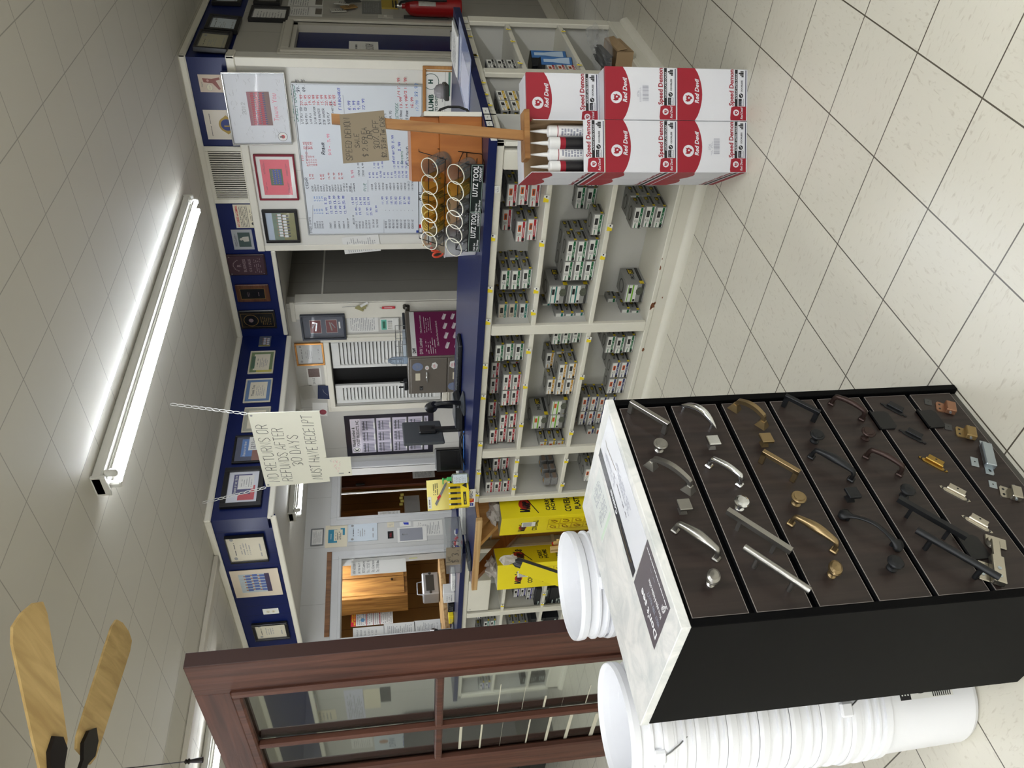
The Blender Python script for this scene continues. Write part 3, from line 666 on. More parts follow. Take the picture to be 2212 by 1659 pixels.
stack(1, ZE(1112, 728), [(0, 0, 1, 0), (1, 0, 2, 0)], 'lime', 'large ones beside gold block', big=True, pic='orange')
stack(1, ZE(1068, 1115), [(0, 0, 3, 0), (0, 1, 3, 0)], 'amber', 'middle shelf by third post', pic='orange')
stack(0, ZE(1745, 118), [(0, 0, 3, 0), (0, 1, 3, 0)], 'green', 'bottom shelf left of post')
stack(0, ZE(1695, 365), [(0, 0, 2, 0), (1, 0, 2, 0), (0, 1, 2, 0)], 'navy', 'bottom shelf beside green stack', pic='orange')
stack(0, ZE(1565, 690), [(0, 0, 4, 0), (1, 0, 4, 0), (0, 1, 4, 0)], 'navy', 'behind the marble cabinet corner', pic='orange')
stack(0, ZE(1520, 990), [(0, 0, 3, 0), (0, 1, 4, 0)], 'navy', 'bottom shelf by third post', pic='orange')
# left bay
stack(2, ZE(548, 1500), [(0, 0, 3, 0), (0, 1, 3, 0)], 'red', 'end bay top shelf')
p = at(ZE(548, 1500), Z=ZS[2]); stack(2, None, [(-.9, 1, 2, 0)], 'red', 'end bay beside third post', xy=(p.x, p.y))
stack(0, ZE(1500, 1380), [(0, 0, 3, 0), (0, 1, 3, 0)], 'navy', 'end bay bottom shelf', pic='orange')
# clear packs of fixings on the middle shelf of the end bay
clearp = M('clear_pack', (150, 150, 150), .15, var=.3, scale=60, trans=.35); labp = M('pack_label', (128, 110, 96), .5, var=.2)
mb = MB(); mb.box(-.07, 0, 0, 0, .05, .045, clearp, .006); mb.box(-.071, .004, .012, .001, .046, .034, labp); mb.rect(-.05, .01, -.02, .03, .0456, M('stripe_gold', BOXC['gold'], .45, var=.03)); me_pack = mb.mesh('fixing_pack')
p = at(ZE(1005, 1480), Z=ZS[1])
for i, (dy, lv, w_) in enumerate(((0, 0, 'front lower'), (0, 1, 'front upper'), (.075, 0, 'middle lower'), (.075, 1, 'middle upper'), (.15, 0, 'rear lower'), (.15, 1, 'rear upper'))):
    o = bpy.data.objects.new('fixing_pack', me_pack); COL.objects.link(o); o.matrix_basis = loc(p.x, p.y+dy+.01, ZS[1]+lv*.0455)
    tag(o, 'clear pack of small fixings, %s of six on the end bay shelf' % w_, 'pack', 'clear fixing packs')
# right-hand return: boxes face +X there
def endstack(shelf, y, cols, color, where, xoff=.03, **k):
    z = ZS[shelf]; W, H, D = BW, BH, BD
    for dx, dy, n, s0 in cols:
        for i in range(n):
            lv = LEV[n][i]
            mw = Matrix.Translation((XE-xoff-dy*(D+.006), y-dx*(W+.003)+random.uniform(-.003, .003), z+(i+s0)*(H+.0005))) @ Matrix.Rotation(math.pi/2, 4, 'Z')
            nailbox(mw, color, '%s %s-striped grey nail box, %s column%s, %s' % (lv, color, 'front' if dy == 0 else 'rear', ' on the left' if dx else '', where), 'nail boxes '+where, **k)
endstack(2, 1.54, [(0, 0, 3, 0)], 'black', 'end cubbyhole top shelf', xoff=.05)
endstack(2, 1.395, [(0, 0, 3, 0)], 'black', 'end cubbyhole by its post', xoff=.10)
endstack(2, 1.13, [(0, 0, 3, 0), (1, 0, 3, 0)], 'amber', 'round the corner above caulk', xoff=.05)
endstack(1, 1.43, [(0, 0, 3, 0)], 'red', 'end cubbyhole middle shelf', xoff=.03, pic='orange')
# light bulb cartons on the middle shelf of the end cubbyhole
bk_, bl_, gl_ = M('carton_black', (24, 26, 30), .35, var=.1), M('carton_blue', (60, 110, 170), .35, var=.2), M('carton_bulb', (176, 196, 216), .3, var=.1)
def bulbcarton(x, y, z, w_, d, h, label, rz=0):
    b = MB(); b.box(0, 0, 0, d, w_, h, bk_, .003)
    b.T = Matrix(((0, 0, 1, d+.0006), (1, 0, 0, 0), (0, 1, 0, 0), (0, 0, 0, 1)))
    b.rect(w_*.5, .004, w_-.004, h-.004, 0, bl_); b.poly([(w_*.56, h*.1), (w_*.94, h*.1), (w_*.9, h*.4), (w_*.84, h*.62), (w_*.84, h*.9), (w_*.66, h*.9), (w_*.66, h*.62), (w_*.6, h*.4)], .0004, gl_)
    b.text('250', .006, h*.55, .0003, h*.16, gl_, bold=.02, wmax=w_*.38); b.text('WATT', .006, h*.38, .0003, h*.08, gl_, wmax=w_*.36); b.scrib(.006, h*.1, w_*.42, h*.32, .0003, gl_, 4)
    solo(b, 'bulb_carton', label, 'carton', loc(x, y, z, rz), 'light bulb cartons')
bulbcarton(XE-.16, 1.47, ZS[1], .11, .1, .175, 'black and blue light bulb carton, front one on the end shelf', -.5)
bulbcarton(XE-.18, 1.60, ZS[1], .12, .1, .20, 'black and blue light bulb carton, taller rear one on the end shelf', -.35)
# bottom cubby of the return: clear bag of black hinges and a kraft carton
kraft = M('kraft_card', (164, 138, 104), .7, var=.06, scale=8); film = M('clear_film', (226, 228, 230), .1, var=0, trans=.0, alpha=.16, ior=1.4, spec=1.0)
def crumple(b, c, rx, ry, rz, m, n=14, k=9, amp=.22, seed=1, open_top=False):
    rr = random.Random(seed); v = []; F = []
    for i in range(k+1):
        ph = math.pi*i/k
        for j in range(n):
            th = 2*math.pi*j/n; q = 1+rr.uniform(-amp, amp)
            v.append((c[0]+rx*q*math.sin(ph)*math.cos(th), c[1]+ry*q*math.sin(ph)*math.sin(th), c[2]-rz*q*math.cos(ph)))
    for i in range(k):
        for j in range(n): F.append((i*n+j, i*n+(j+1) % n, (i+1)*n+(j+1) % n, (i+1)*n+j))
    b.add(v, F, m, False)
t = thing('carton', 'open kraft carton on the floor of the end cubbyhole', 'carton', loc(-.235, 1.57, ZS[0], .1))
b = MB(); b.box(-.1, -.14, 0, .1, .14, .004, kraft)
for a in ((-.1, -.14, -.096, .14), (.096, -.14, .1, .14), (-.1, -.14, .1, -.136), (-.1, .136, .1, .14)): b.box(a[0], a[1], .004, a[2], a[3], .09, kraft)
b.build('carton_body', t)
b = MB(); b.T = loc(.1, 0, .088, 0, 0, 1.35); b.box(0, -.135, 0, .05, .135, .003, kraft); b.build('flap', t)
t = thing('bag_of_hinges', 'clear plastic bag of black strap hinges lying on the kraft carton', 'bag', loc(-.19, 1.62, ZS[0]+.0905, .1))
b = MB()
for i in range(7): b.box(-.07+.012*i, -.13+.01*(i % 3), .004+.008*(i % 2), -.062+.012*i, .12, .034+.006*(i % 3), gbk, .002)
b.build('hinges', t)
b = MB(); crumple(b, (0, .02, .028), .115, .19, .036, film, 18, 9, .16, 4); crumple(b, (.03, .24, .03), .06, .10, .03, film, 12, 7, .3, 9); b.build('film', t)
# ---- left-hand counter's boxes and black goods
z2 = ZS2
def lstack(zs, cpx, cols, color, where, **k): stack(0, None, cols, color, where, zs=zs, xy=(lambda q: (q.x, q.y))(at(cpx, Z=zs)), **k)
lstack(z2[2], ZQ(880, 1090), [(0, 0, 3, 0)], 'violet', 'left counter top shelf')
lstack(z2[1], ZQ(1640, 700), [(0, 0, 4, 0), (1, 0, 2, 0)], 'violet', 'left counter middle shelf')
lstack(z2[2], ZQ(890, 1270), [(0, 0, 2, 0), (1, 0, 3, 0)], 'teal', 'left counter, top beyond post')
lstack(z2[1], ZQ(1520, 1290), [(0, 0, 4, 0), (0, 1, 4, 0), (1, 0, 3, 0)], 'violet', 'left counter, middle beyond post')
# white drawer units hung at the top of the left counter
b = MB(); p = at(ZQ(800, 590), Y=YL2-.01); q = at(ZQ(500, 1120), Y=YL2-.01); b.box(q.x, YL2-.004, p.z, p.x, YL2+.29, ZT-.037, cw, .003)
for x in (q.x+.03, p.x-.03): b.at(basis((x, YL2-.0045, ZT-.06), EX, EZ)); b.disc(0, 0, .004, 0, gdk, 8); b.at(Matrix.Identity(4))
b.build('drawer_front', left)
# black cartons on its lower shelf
bkc = M('black_carton', (26, 28, 32), .4, var=.15, scale=6); pal = M('carton_pale_print', (170, 182, 176), .5, var=.1)
for i, (px, n, w_) in enumerate(((ZQ(1930, 690), 2, 'right of the post'), (ZQ(1960, 1190), 2, 'left of the post'))):
    p = at((px[0], px[1]), Y=YL2+.05)
    for k in range(n):
        b = MB(); b.box(-.26, 0, 0, 0, .2, .115, bkc, .004); b.T = Matrix(((1, 0, 0, -.26), (0, 0, -1, -.0006), (0, 1, 0, 0), (0, 0, 0, 1))); b.scrib(.02, .02, .12, .06, 0, pal, 2, th=.6); b.rect(.15, .02, .24, .035, .0, pal); b.rect(.03, .08, .09, .09, 0, pal)
        solo(b, 'carton', '%s black carton on the left counter bottom shelf %s' % (('lower', 'upper')[k], w_), 'carton', loc(p.x, YL2+.04, z2[0]+k*.1155), 'black cartons')
# ================================================================ hardware sample cabinet in front
CX, CY0, CY1, CXB, CZT = .0046, -1.905, -1.291, -.404, .944
cblk = M('cabinet_black', (5, 5, 6), .55, var=.08, scale=20, spec=.08); cgap = M('cabinet_recess', (12, 12, 14), .5, var=.05)
stone = M('worktop_marble', (232, 232, 228), .28, var=.06, scale=7, spec=.5)
def marble():
    m, nt, b = nodes('worktop_marble_veined'); L = nt.links.new
    tc = nt.nodes.new('ShaderNodeTexCoord'); n1 = nt.nodes.new('ShaderNodeTexNoise'); n1.inputs['Scale'].default_value = 9; n1.inputs['Detail'].default_value = 9; n1.inputs['Roughness'].default_value = .65; n1.inputs['Distortion'].default_value = 1.2
    L(tc.outputs['Object'], n1.inputs['Vector']); r = nt.nodes.new('ShaderNodeValToRGB'); e = r.color_ramp.elements
    e[0].position = .30; e[0].color = (*lin((196, 200, 198)), 1); e[1].position = .58; e[1].color = (*lin((232, 231, 227)), 1)
    L(n1.outputs['Fac'], r.inputs[0]); L(r.outputs[0], b.inputs['Base Color']); b.inputs['Roughness'].default_value = .3
    return m
stone = marble()
board = wood('sample_board', (34, 27, 25), (50, 40, 36), 1, 1.4, .42, 10, .4, .04); bedge = M('board_edge', (150, 142, 136), .4, var=.1)
cab = thing('sample_cabinet', 'black cabinet with white marble top showing cabinet handles on seven dark boards', 'cabinet', loc(0, 0, 0))
b = MB(); t = .019
b.box(CXB, CY0, 0, CX, CY0+t, CZT-.0205, cblk, .0015); b.box(CXB, CY1-t, .0, CX, CY1, CZT-.0205, cblk, .0015); b.box(CXB, CY0+t, .0, CXB+.012, CY1-t, CZT-.021, cblk)
b.box(CXB+.012, CY0+t, .0, -.03, CY1-t, CZT-.021, cgap); b.box(-.03, CY0+t, .0, -.012, CY1-t, .022, M('toe_board', (70, 68, 62), .5, var=.05)); b.build('carcass', cab)
b = MB(); b.box(CXB-.003, CY0-.001, CZT-.02, CX+.0015, CY1+.001, CZT, stone, .0015); b.build('worktop', cab)
nick, chrome, champ = M('brushed_nickel', (156, 154, 149), .3, .95, var=.06), M('polished_chrome', (214, 216, 218), .08, 1, var=0), M('champagne_bronze', (146, 126, 92), .3, .9, var=.06)
mblk, orb = M('matte_black_metal', (30, 31, 33), .42, .4, var=.1), M('rubbed_bronze', (58, 44, 40), .38, .6, var=.2)
brass, satin, copper, antq, zinc = M('polished_brass', (158, 128, 66), .25, .95, var=.05), M('satin_nickel', (188, 182, 168), .25, .95, var=.06), M('copper_finish', (156, 114, 88), .35, .7, var=.08), M('antique_brass', (150, 126, 82), .35, .7, var=.1), M('zinc_plate', (176, 186, 192), .3, .8, var=.05)
BYC = (CY0+CY1)/2
boards = []; BPIT = .1287
for k in range(7):
    zt = .913-k*BPIT-(.002*k if k < 3 else .003); zb = zt-.1155
    mw = basis((-.0045, BYC, (zt+zb)/2), EY, EZ)
    b = MB(); hw, hh = .2845, .0577
    b.box(-hw, -hh, -.012, hw, hh, -.0004, cgap, .001); b.rect(-hw+.0003, -hh+.0003, hw-.0003, hh-.0003, 0, bedge); b.rect(-hw+.0016, -hh+.0016, hw-.0016, hh-.0016, .0003, board)
    boards.append((b.build('sample_board', cab, mw), mw))
def bl(k, px):
    p = at(px, X=-.0045); return boards[k][1].inverted() @ p
def hframe(k, a, c):
    a, c = bl(k, a), bl(k, c); d = c-a; L = d.length; ang = math.atan2(d.y, d.x)
    return Matrix.Translation((a.x, a.y, .0003)) @ Matrix.Rotation(ang, 4, 'Z'), L
def pull(k, a, c, kind, m, label):
    mw, L = hframe(k, a, c); b = MB(); b.T = mw
    if kind == 'square':
        b.box(-.006, -.006, 0, .006, .006, .036, m, .001); b.box(L-.006, -.006, 0, L+.006, .006, .036, m, .001); b.box(-.006, -.006, .026, L+.006, .006, .037, m, .001)
    elif kind in ('arch', 'taper', 'slim'):
        for x in (0, L):
            if kind == 'arch':
                v = [(x+sx*.014, sy*.012, 0) for sx, sy in ((-1, -1), (1, -1), (1, 1), (-1, 1))]+[(x+sx*.006, sy*.006, .016) for sx, sy in ((-1, -1), (1, -1), (1, 1), (-1, 1))]
                b.add(v, [(0, 1, 5, 4), (1, 2, 6, 5), (2, 3, 7, 6), (3, 0, 4, 7), (4, 5, 6, 7)], m)
            else: b.box(x-.008, -.0085, 0, x+.008, .0085, .006, m, .002)
        n = 14; pts = [(0, 0, .004), (0, 0, .018)]; r = [.0065, .006]
        for i in range(n+1):
            u = i/n; pts.append((L*u + (.004 if i == 0 else -.004 if i == n else 0), 0, .027+(.011 if kind == 'arch' else .006)*math.sin(math.pi*u))); r.append((.0068 if kind == 'slim' else .0075)+(.0045 if kind == 'taper' else .001)*math.sin(math.pi*u)**2)
        pts += [(L, 0, .018), (L, 0, .004)]; r += [.006, .0065]
        b.tube(pts, r, m, 4 if kind == 'arch' else 8, flat=.75 if kind == 'taper' else .9, smooth=kind != 'arch')
    elif kind == 'crescent':
        n = 18; pts = []; r = []
        for i in range(n+1):
            u = i/n; pts.append((-.012+(L+.024)*u, 0, .007+.026*math.sin(math.pi*u))); r.append(.0015+.0075*math.sin(math.pi*u)**.6)
        b.tube(pts, r, m, 8)
        for x in (0, L): b.tube([(x, 0, 0), (x, 0, .012)], .005, m, 8)
    elif kind in ('tbar', 'tbarsq'):
        n = 4 if kind == 'tbarsq' else 12
        for x in (0, L): b.tube([(x, 0, 0), (x, 0, .032)], .0055, m, n, smooth=n > 4)
        b.tube([(-.033, 0, .035), (L+.033, 0, .035)], .0075 if n > 4 else .0085, m, n, smooth=n > 4)
    elif kind == 'spoon':
        n = 20; pts = []; r = []
        for i in range(n+1):
            u = i/n; e = min(u, 1-u); pts.append((-.02+(L+.04)*u, 0, .006+.024*math.sin(math.pi*u)**1.4)); r.append(.0125*math.exp(-((e-.07)/.07)**2)+.0055)
        b.tube(pts, r, m, 8, flat=.5)
        for x in (0, L): b.tube([(x, 0, 0), (x, 0, .01)], .005, m, 8)
    plabel(b.build('cabinet_pull', boards[k][0]), label)
def knob(k, a, kind, m, label):
    p = bl(k, a); b = MB(); b.T = Matrix.Translation((p.x, p.y, .0003))
    if kind == 'square':
        v = lambda h, z: [(-h, -h, z), (h, -h, z), (h, h, z), (-h, h, z)]
        V = v(.009, 0)+v(.0055, .010)+v(.006, .018); b.add(V, [(0, 1, 5, 4), (1, 2, 6, 5), (2, 3, 7, 6), (3, 0, 4, 7), (4, 5, 9, 8), (5, 6, 10, 9), (6, 7, 11, 10), (7, 4, 8, 11)], m)
        b.box(-.0145, -.0145, .018, .0145, .0145, .026, m, .0015)
    else:
        pr = [(.0105, 0), (.0105, .003), (.006, .006), (.0055, .013), (.010, .018), (.0165, .021), (.017, .0235)]
        pr += {'step': [(.0155, .0255), (.0120, .0255), (.0115, .0270), (0, .0275)], 'dome': [(.015, .0265), (.010, .0288), (0, .03)], 'oval': [(.0155, .0275), (.0105, .0305), (0, .032)]}[kind]
        sc = (1.12, .84) if kind == 'oval' else (1, 1)
        b.T = b.T @ Matrix.Rotation(-.5, 4, 'Z') @ Matrix.Diagonal((sc[0], sc[1], 1, 1)); b.lathe(pr, m, 24)
    plabel(b.build('cabinet_knob', boards[k][0]), label)
pull(0, ZI(372, 262), ZI(640, 425), 'square', nick, 'square brushed nickel bar pull, right end of top board')
knob(0, ZI(600, 565), 'step', nick, 'round stepped brushed nickel knob')
pull(0, ZI(537, 690), ZI(835, 882), 'arch', nick, 'arched brushed nickel pull with flared feet')
knob(0, ZI(788, 1050), 'square', nick, 'square brushed nickel knob')
pull(0, ZI(728, 1205), ZI(1055, 1428), 'taper', nick, 'tapered brushed nickel pull')
knob(0, ZI(1012, 1625), 'oval', nick, 'oval brushed nickel knob')
pull(1, ZI(795, 245), ZI(1018, 385), 'crescent', chrome, 'crescent polished chrome pull')
knob(1, ZI(1018, 538), 'square', chrome, 'square chrome knob')
pull(1, ZI(998, 690), ZI(1240, 840), 'slim', chrome, 'slim polished chrome pull')
knob(1, ZI(1240, 1025), 'dome', chrome, 'round mirror chrome knob')
pull(1, ZI(1222, 1195), ZI(1497, 1373), 'tbarsq', nick, 'square nickel T-bar pull')
pull(1, ZI(1358, 1492), ZK(1268, 1015), 'tbar', nick, 'round stainless T-bar pull')
pull(2, ZI(1203, 232), ZI(1420, 365), 'arch', champ, 'arched champagne bronze pull with flared feet')
knob(2, ZI(1437, 518), 'square', champ, 'square champagne bronze knob')
pull(2, ZI(1415, 658), ZI(1665, 805), 'square', champ, 'square champagne bronze bar pull')
knob(2, ZI(1690, 990), 'step', champ, 'round champagne bronze knob')
pull(2, ZI(1650, 1150), ZI(1992, 1365), 'taper', champ, 'tapered champagne bronze pull')
knob(2, ZI(1975, 1555), 'oval', champ, 'oval champagne bronze knob')
pull(3, ZI(1595, 212), ZI(1830, 330), 'square', mblk, 'square matte black bar pull')
knob(3, ZI(1838, 492), 'step', mblk, 'round matte black knob')
pull(3, ZI(1812, 620), ZI(2128, 800), 'taper', mblk, 'tapered matte black pull')
knob(3, ZJ(348, 955), 'square', mblk, 'square matte black knob')
pull(3, ZJ(330, 1115), ZJ(685, 1320), 'spoon', mblk, 'spoon-ended matte black pull')
knob(3, ZJ(682, 1505), 'dome', mblk, 'domed matte black knob')
pull(4, ZJ(205, 195), ZJ(447, 318), 'slim', orb, 'slim rubbed bronze pull at the right end')
knob(4, ZJ(474, 470), 'step', orb, 'ringed rubbed bronze knob')
pull(4, ZJ(482, 618), ZJ(745, 757), 'slim', orb, 'slim rubbed bronze pull')
knob(4, ZJ(782, 930), 'dome', mblk, 'round black knob on the fifth board')
pull(4, ZJ(802, 1095), ZJ(1098, 1265), 'tbarsq', mblk, 'flat black T-bar pull')
pull(4, ZJ(950, 1350), ZJ(1345, 1578), 'tbar', mblk, 'round black T-bar pull')
def hinge(k, a, c, m, label):
    mw, L = hframe(k, a, c); b = MB(); b.T = mw @ Matrix.Translation((L/2, 0, 0)) @ Matrix.Diagonal((1, -1, 1, 1)) @ Matrix.Scale(L/.09, 4)
    prof = [(-.045, 0), (-.040, .005), (-.034, .003), (-.028, .008), (.028, .008), (.034, .003), (.040, .005), (.045, 0), (.040, -.005), (.034, -.003), (.028, -.007), (-.028, -.007), (-.034, -.003), (-.040, -.005)]
    b.prism(prof, 0, .003, m); b.tube([(-.026, -.008, .006), (.026, -.008, .006)], .0042, m, 10); b.box(-.024, -.028, .006, .024, -.008, .009, m, .001)
    b.box(-.024, -.028, -.0, -.02, -.012, .006, m)
    for x in (-.036, .036): b.disc(x, 0, .003, .0033, gbk, 10)
    b.disc(0, -.02, .003, .0093, gbk, 10); plabel(b.build('overlay_hinge', boards[k][0]), label)
hinge(5, ZJ(595, 190), ZJ(805, 300), mblk, 'black overlay hinge nearest the right edge'); hinge(5, ZJ(742, 402), ZJ(960, 515), mblk, 'second black overlay hinge'); hinge(5, ZJ(897, 615), ZJ(1132, 742), brass, 'brass overlay hinge')
hinge(5, ZJ(1062, 850), ZJ(1312, 980), satin, 'satin nickel overlay hinge'); hinge(5, ZJ(1237, 1085), ZJ(1490, 1228), satin, 'satin nickel overlay hinge on the left')
def clip(k, a):
    p = bl(k, a); b = MB(); b.T = Matrix.Translation((p.x, p.y, .0)); n = 5
    pts = [(-.03, .03), (-.03, -.012), (-.022, -.02), (.022, -.02), (.03, -.012), (.03, .03)]
    b.prism(pts, .0005, .0045, cgap); b.box(-.03, .026, .0005, .03, .03, .010, cgap); plabel(b.build('board_clip', boards[k][0]), 'black plastic clip')
clip(5, ZJ(628, 330)); clip(6, ZJ(1010, 320)); clip(6, ZJ(1345, 1340))
def catch(k, a, m, label, s=1.0):
    p = bl(k, a); b = MB(); b.T = Matrix.Translation((p.x, p.y, .0004)) @ Matrix.Rotation(math.pi-.45, 4, 'Z')
    b.box(-.018*s, -.004, 0, .018*s, .02*s, .016, m, .002); b.prism([(-.018*s, -.02), (-.012*s, -.024), (.012*s, -.024), (.018*s, -.02), (.016*s, -.004), (-.016*s, -.004)], 0, .003, m)
    b.disc(-.008*s, -.016, .003, .0033, gbk, 10); b.disc(.008*s, -.016, .003, .0033, gbk, 10); b.tube([(-.022*s, .006, .009), (.022*s, .006, .009)], .003, zinc, 8); plabel(b.build('cabinet_catch', boards[k][0]), label)
catch(6, ZJ(1115, 235), copper, 'copper cabinet catch'); catch(6, ZJ(1275, 435), antq, 'antique brass cabinet catch'); catch(6, ZJ(1630, 915), satin, 'silver cabinet catch')
p = bl(6, ZJ(1440, 622)); b = MB(); b.T = Matrix.Translation((p.x, p.y, .0004)) @ Matrix.Rotation(math.pi-.42, 4, 'Z'); b.box(-.038, -.012, 0, .038, .012, .016, zinc, .002); b.box(-.032, -.0125, .004, .032, -.0115, .012, gdk)
for x in (-.046, .046): b.prism([(x-.009, -.008), (x+.009, -.008), (x+.009, .008), (x-.009, .008)], 0, .002, zinc); b.disc(x, 0, .003, .0023, gbk, 10)
plabel(b.build('magnetic_catch', boards[6][0]), 'long silver magnetic catch')
for q, m, s in ((ZJ(975, 182), gdk, .011), (ZJ(1135, 380), gdk, .011), (ZJ(1345, 658), zinc, .015), (ZJ(1458, 722), zinc, .015), (ZJ(1490, 838), zinc, .011)):
    p = bl(6, q); b = MB(); b.T = Matrix.Translation((p.x, p.y, .0002)) @ Matrix.Rotation(-.45, 4, 'Z'); b.box(-s, -.009, 0, s, .009, .002, m, .0008); b.disc(0, 0, .002, .0023, gbk, 8); plabel(b.build('strike_plate', boards[6][0]), 'black strike plate' if m is gdk else 'zinc strike plate')
# two-part concealed hinge at the left end of the bottom board
p = bl(6, ZJ(1480, 1310)); b = MB(); b.T = Matrix.Translation((p.x, p.y, .0004)) @ Matrix.Rotation(math.pi-.5, 4, 'Z')
b.box(-.022, -.014, 0, .006, .03, .004, satin, .002); b.lathe([(.0, .012), (.012, .012), (.015, .002)], satin, 18); b.box(.0, -.009, .012, .05, .009, .018, satin, .002); b.box(.045, -.013, .004, .115, .013, .02, satin, .002); b.box(.06, -.035, 0, .11, .012, .004, satin, .003)
for x, y in ((.08, 0), (.1, 0), (.075, -.026), (.095, -.026)): b.disc(x, y, .004, .0205 if y == 0 else .0045, zinc, 10)
plabel(b.build('concealed_hinge', boards[6][0]), 'silver concealed hinge')
# ---- printed cards on the marble top (upside down to the reader, facing the far side)
cgrey = M('card_slate', (98, 92, 98), .3, var=.04); cpap = M('card_white', (226, 228, 234), .25, var=.01); cblu = M('card_navy_strip', (38, 40, 50), .25, var=.03); ptx = M('card_print', (244, 244, 246), .3, var=0); pgr = M('card_grey_print', (150, 152, 166), .4, var=0)
s3 = zz(1180, 1100, 300/1555)
q = [at(s3(*p), Z=CZT) for p in ((1132, 350), (988, 828), (1215, 1585), (1390, 1110))]    # slate card: corners
o = q[1]; r = (q[0]-q[1]); u = (q[2]-q[1])
def card(corner, rx, ry, name, label, draw, cat='card'):
    """corner = text origin (lower left for the reader), rx along the lines of text, ry up"""
    L, H = rx.length, ry.length; rx = rx.normalized(); ry = (ry-rx*ry.dot(rx)).normalized()
    b = MB(); draw(b, L, H); solo(b, name, label, cat, basis((corner.x, corner.y, CZT+.0003), rx, ry))
def d1(b, L, H):
    b.box(0, 0, 0, L, H, .0006, cgrey); z = .0009
    b.text("Don't see", L*.05, H*.72, z, H*.13, ptx, bold=.03); b.hand('what you want?', L*.08, H*.52, z, H*.11, pgr, wmax=L*.5); b.text('More styles & finishes online', L*.1, H*.36, z, H*.08, ptx, bold=.02, wmax=L*.55)
    b.scrib(L*.04, H*.06, L*.95, H*.12, z, ptx, 1, fill=.9, rag=0); b.scrib(L*.5, H*.2, L*.8, H*.24, z, pgr, 1)
    for k in range(3): b.ribbon([(L*(.12+.05*math.cos(a*.5+k)), H*(.2+.09*math.sin(a*.7+k)), z) for a in range(12)], .0012, ptx)
card(q[3], q[1]-q[2], q[2]-q[3], 'leaflet', 'slate grey printed card near the left front corner of the marble top', d1)
q2 = [at(p, Z=CZT) for p in (s3(988, 815), s3(1130, 345), (1296, 990))]
def d2(b, L, H):
    b.box(0, 0, 0, L, H, .0006, cpap); z = .0009
    b.rect(0, H*.80, L, H, z, cblu); b.text('Cosmas', L*.46, H*.85, z+.0002, H*.10, ptx, bold=.03); b.scrib(L*.32, H*.5, L*.68, H*.57, z, cgrey, 1, rag=0)
    b.scrib(L*.3, H*.25, L*.72, H*.45, z, pgr, 4); b.scrib(L*.62, H*.58, L*.95, H*.72, z, pgr, 4)
    b.ribbon([(L*.08, H*.86, z+.0004), (L*.12, H*.90, z+.0004), (L*.34, H*.92, z+.0004), (L*.37, H*.88, z+.0004)], H*.03, champ); b.ribbon([(L*.66, H*.4, z), (L*.9, H*.5, z), (L*.94, H*.46, z)], H*.015, champ)
card(q2[1], q2[2]-q2[0], q2[0]-q2[1], 'leaflet', 'long white leaflet with dark strip lying across the marble top', d2)
q3 = [at(p, Z=CZT) for p in (s3(648, 470), s3(735, 60), s3(520, -60))]
def d3(b, L, H):
    b.box(0, 0, 0, L, H, .0004, M('leaflet_pale', (222, 226, 222), .35, var=.03)); z = .0006; g = M('leaflet_green', (150, 176, 150), .5, var=.1)
    b.scrib(L*.2, H*.15, L*.55, H*.8, z, pgr, 8); b.rect(L*.02, H*.05, L*.1, H*.95, z, M('leaflet_green_pale', (206, 222, 204), .5, var=.05)); b.scrib(L*.6, H*.2, L*.95, H*.8, z, pgr, 7)
card(q3[1], q3[2]-q3[0], q3[0]-q3[1], 'leaflet', 'pale faded leaflet at the back of the marble top', d3)
# ================================================================ caulk cases, stake sign
cred = M('case_red', (150, 24, 42), .5, var=.04); cwht = M('case_white', (216, 217, 222), .5, var=.02); cblack = M('case_black', (24, 24, 26), .5, var=0); corrug = M('corrugated_inside', (150, 124, 92), .75, var=.08, scale=14)
CW_, CD_, CH_ = .2, .16, .2945
RU = Vector((.8, .6, 0)); IN = Vector((-.6, .8, 0)); C0 = Vector((-.122, .112, 0))
def emblem(b, x, y, r, z, bg, fg):
    b.disc(x, y, r, z, bg, 24)
    b.poly([(x-r*.42, y+r*.62), (x-r*.22, y+r*.34), (x, y+r*.44), (x+r*.30, y+r*.34), (x+r*.5, y+r*.6), (x+r*.46, y+r*.1), (x+r*.6, y-r*.05), (x+r*.42, y-r*.2), (x+r*.3, y-r*.55), (x-r*.05, y-r*.72), (x-r*.1, y-r*.42), (x-r*.45, y-r*.3), (x-r*.55, y+r*.15)], z+.0003, fg)
    b.poly([(x-r*.05, y+r*.1), (x+r*.25, y+r*.05), (x+r*.2, y-r*.25), (x-r*.02, y-r*.2)], z+.0006, bg)
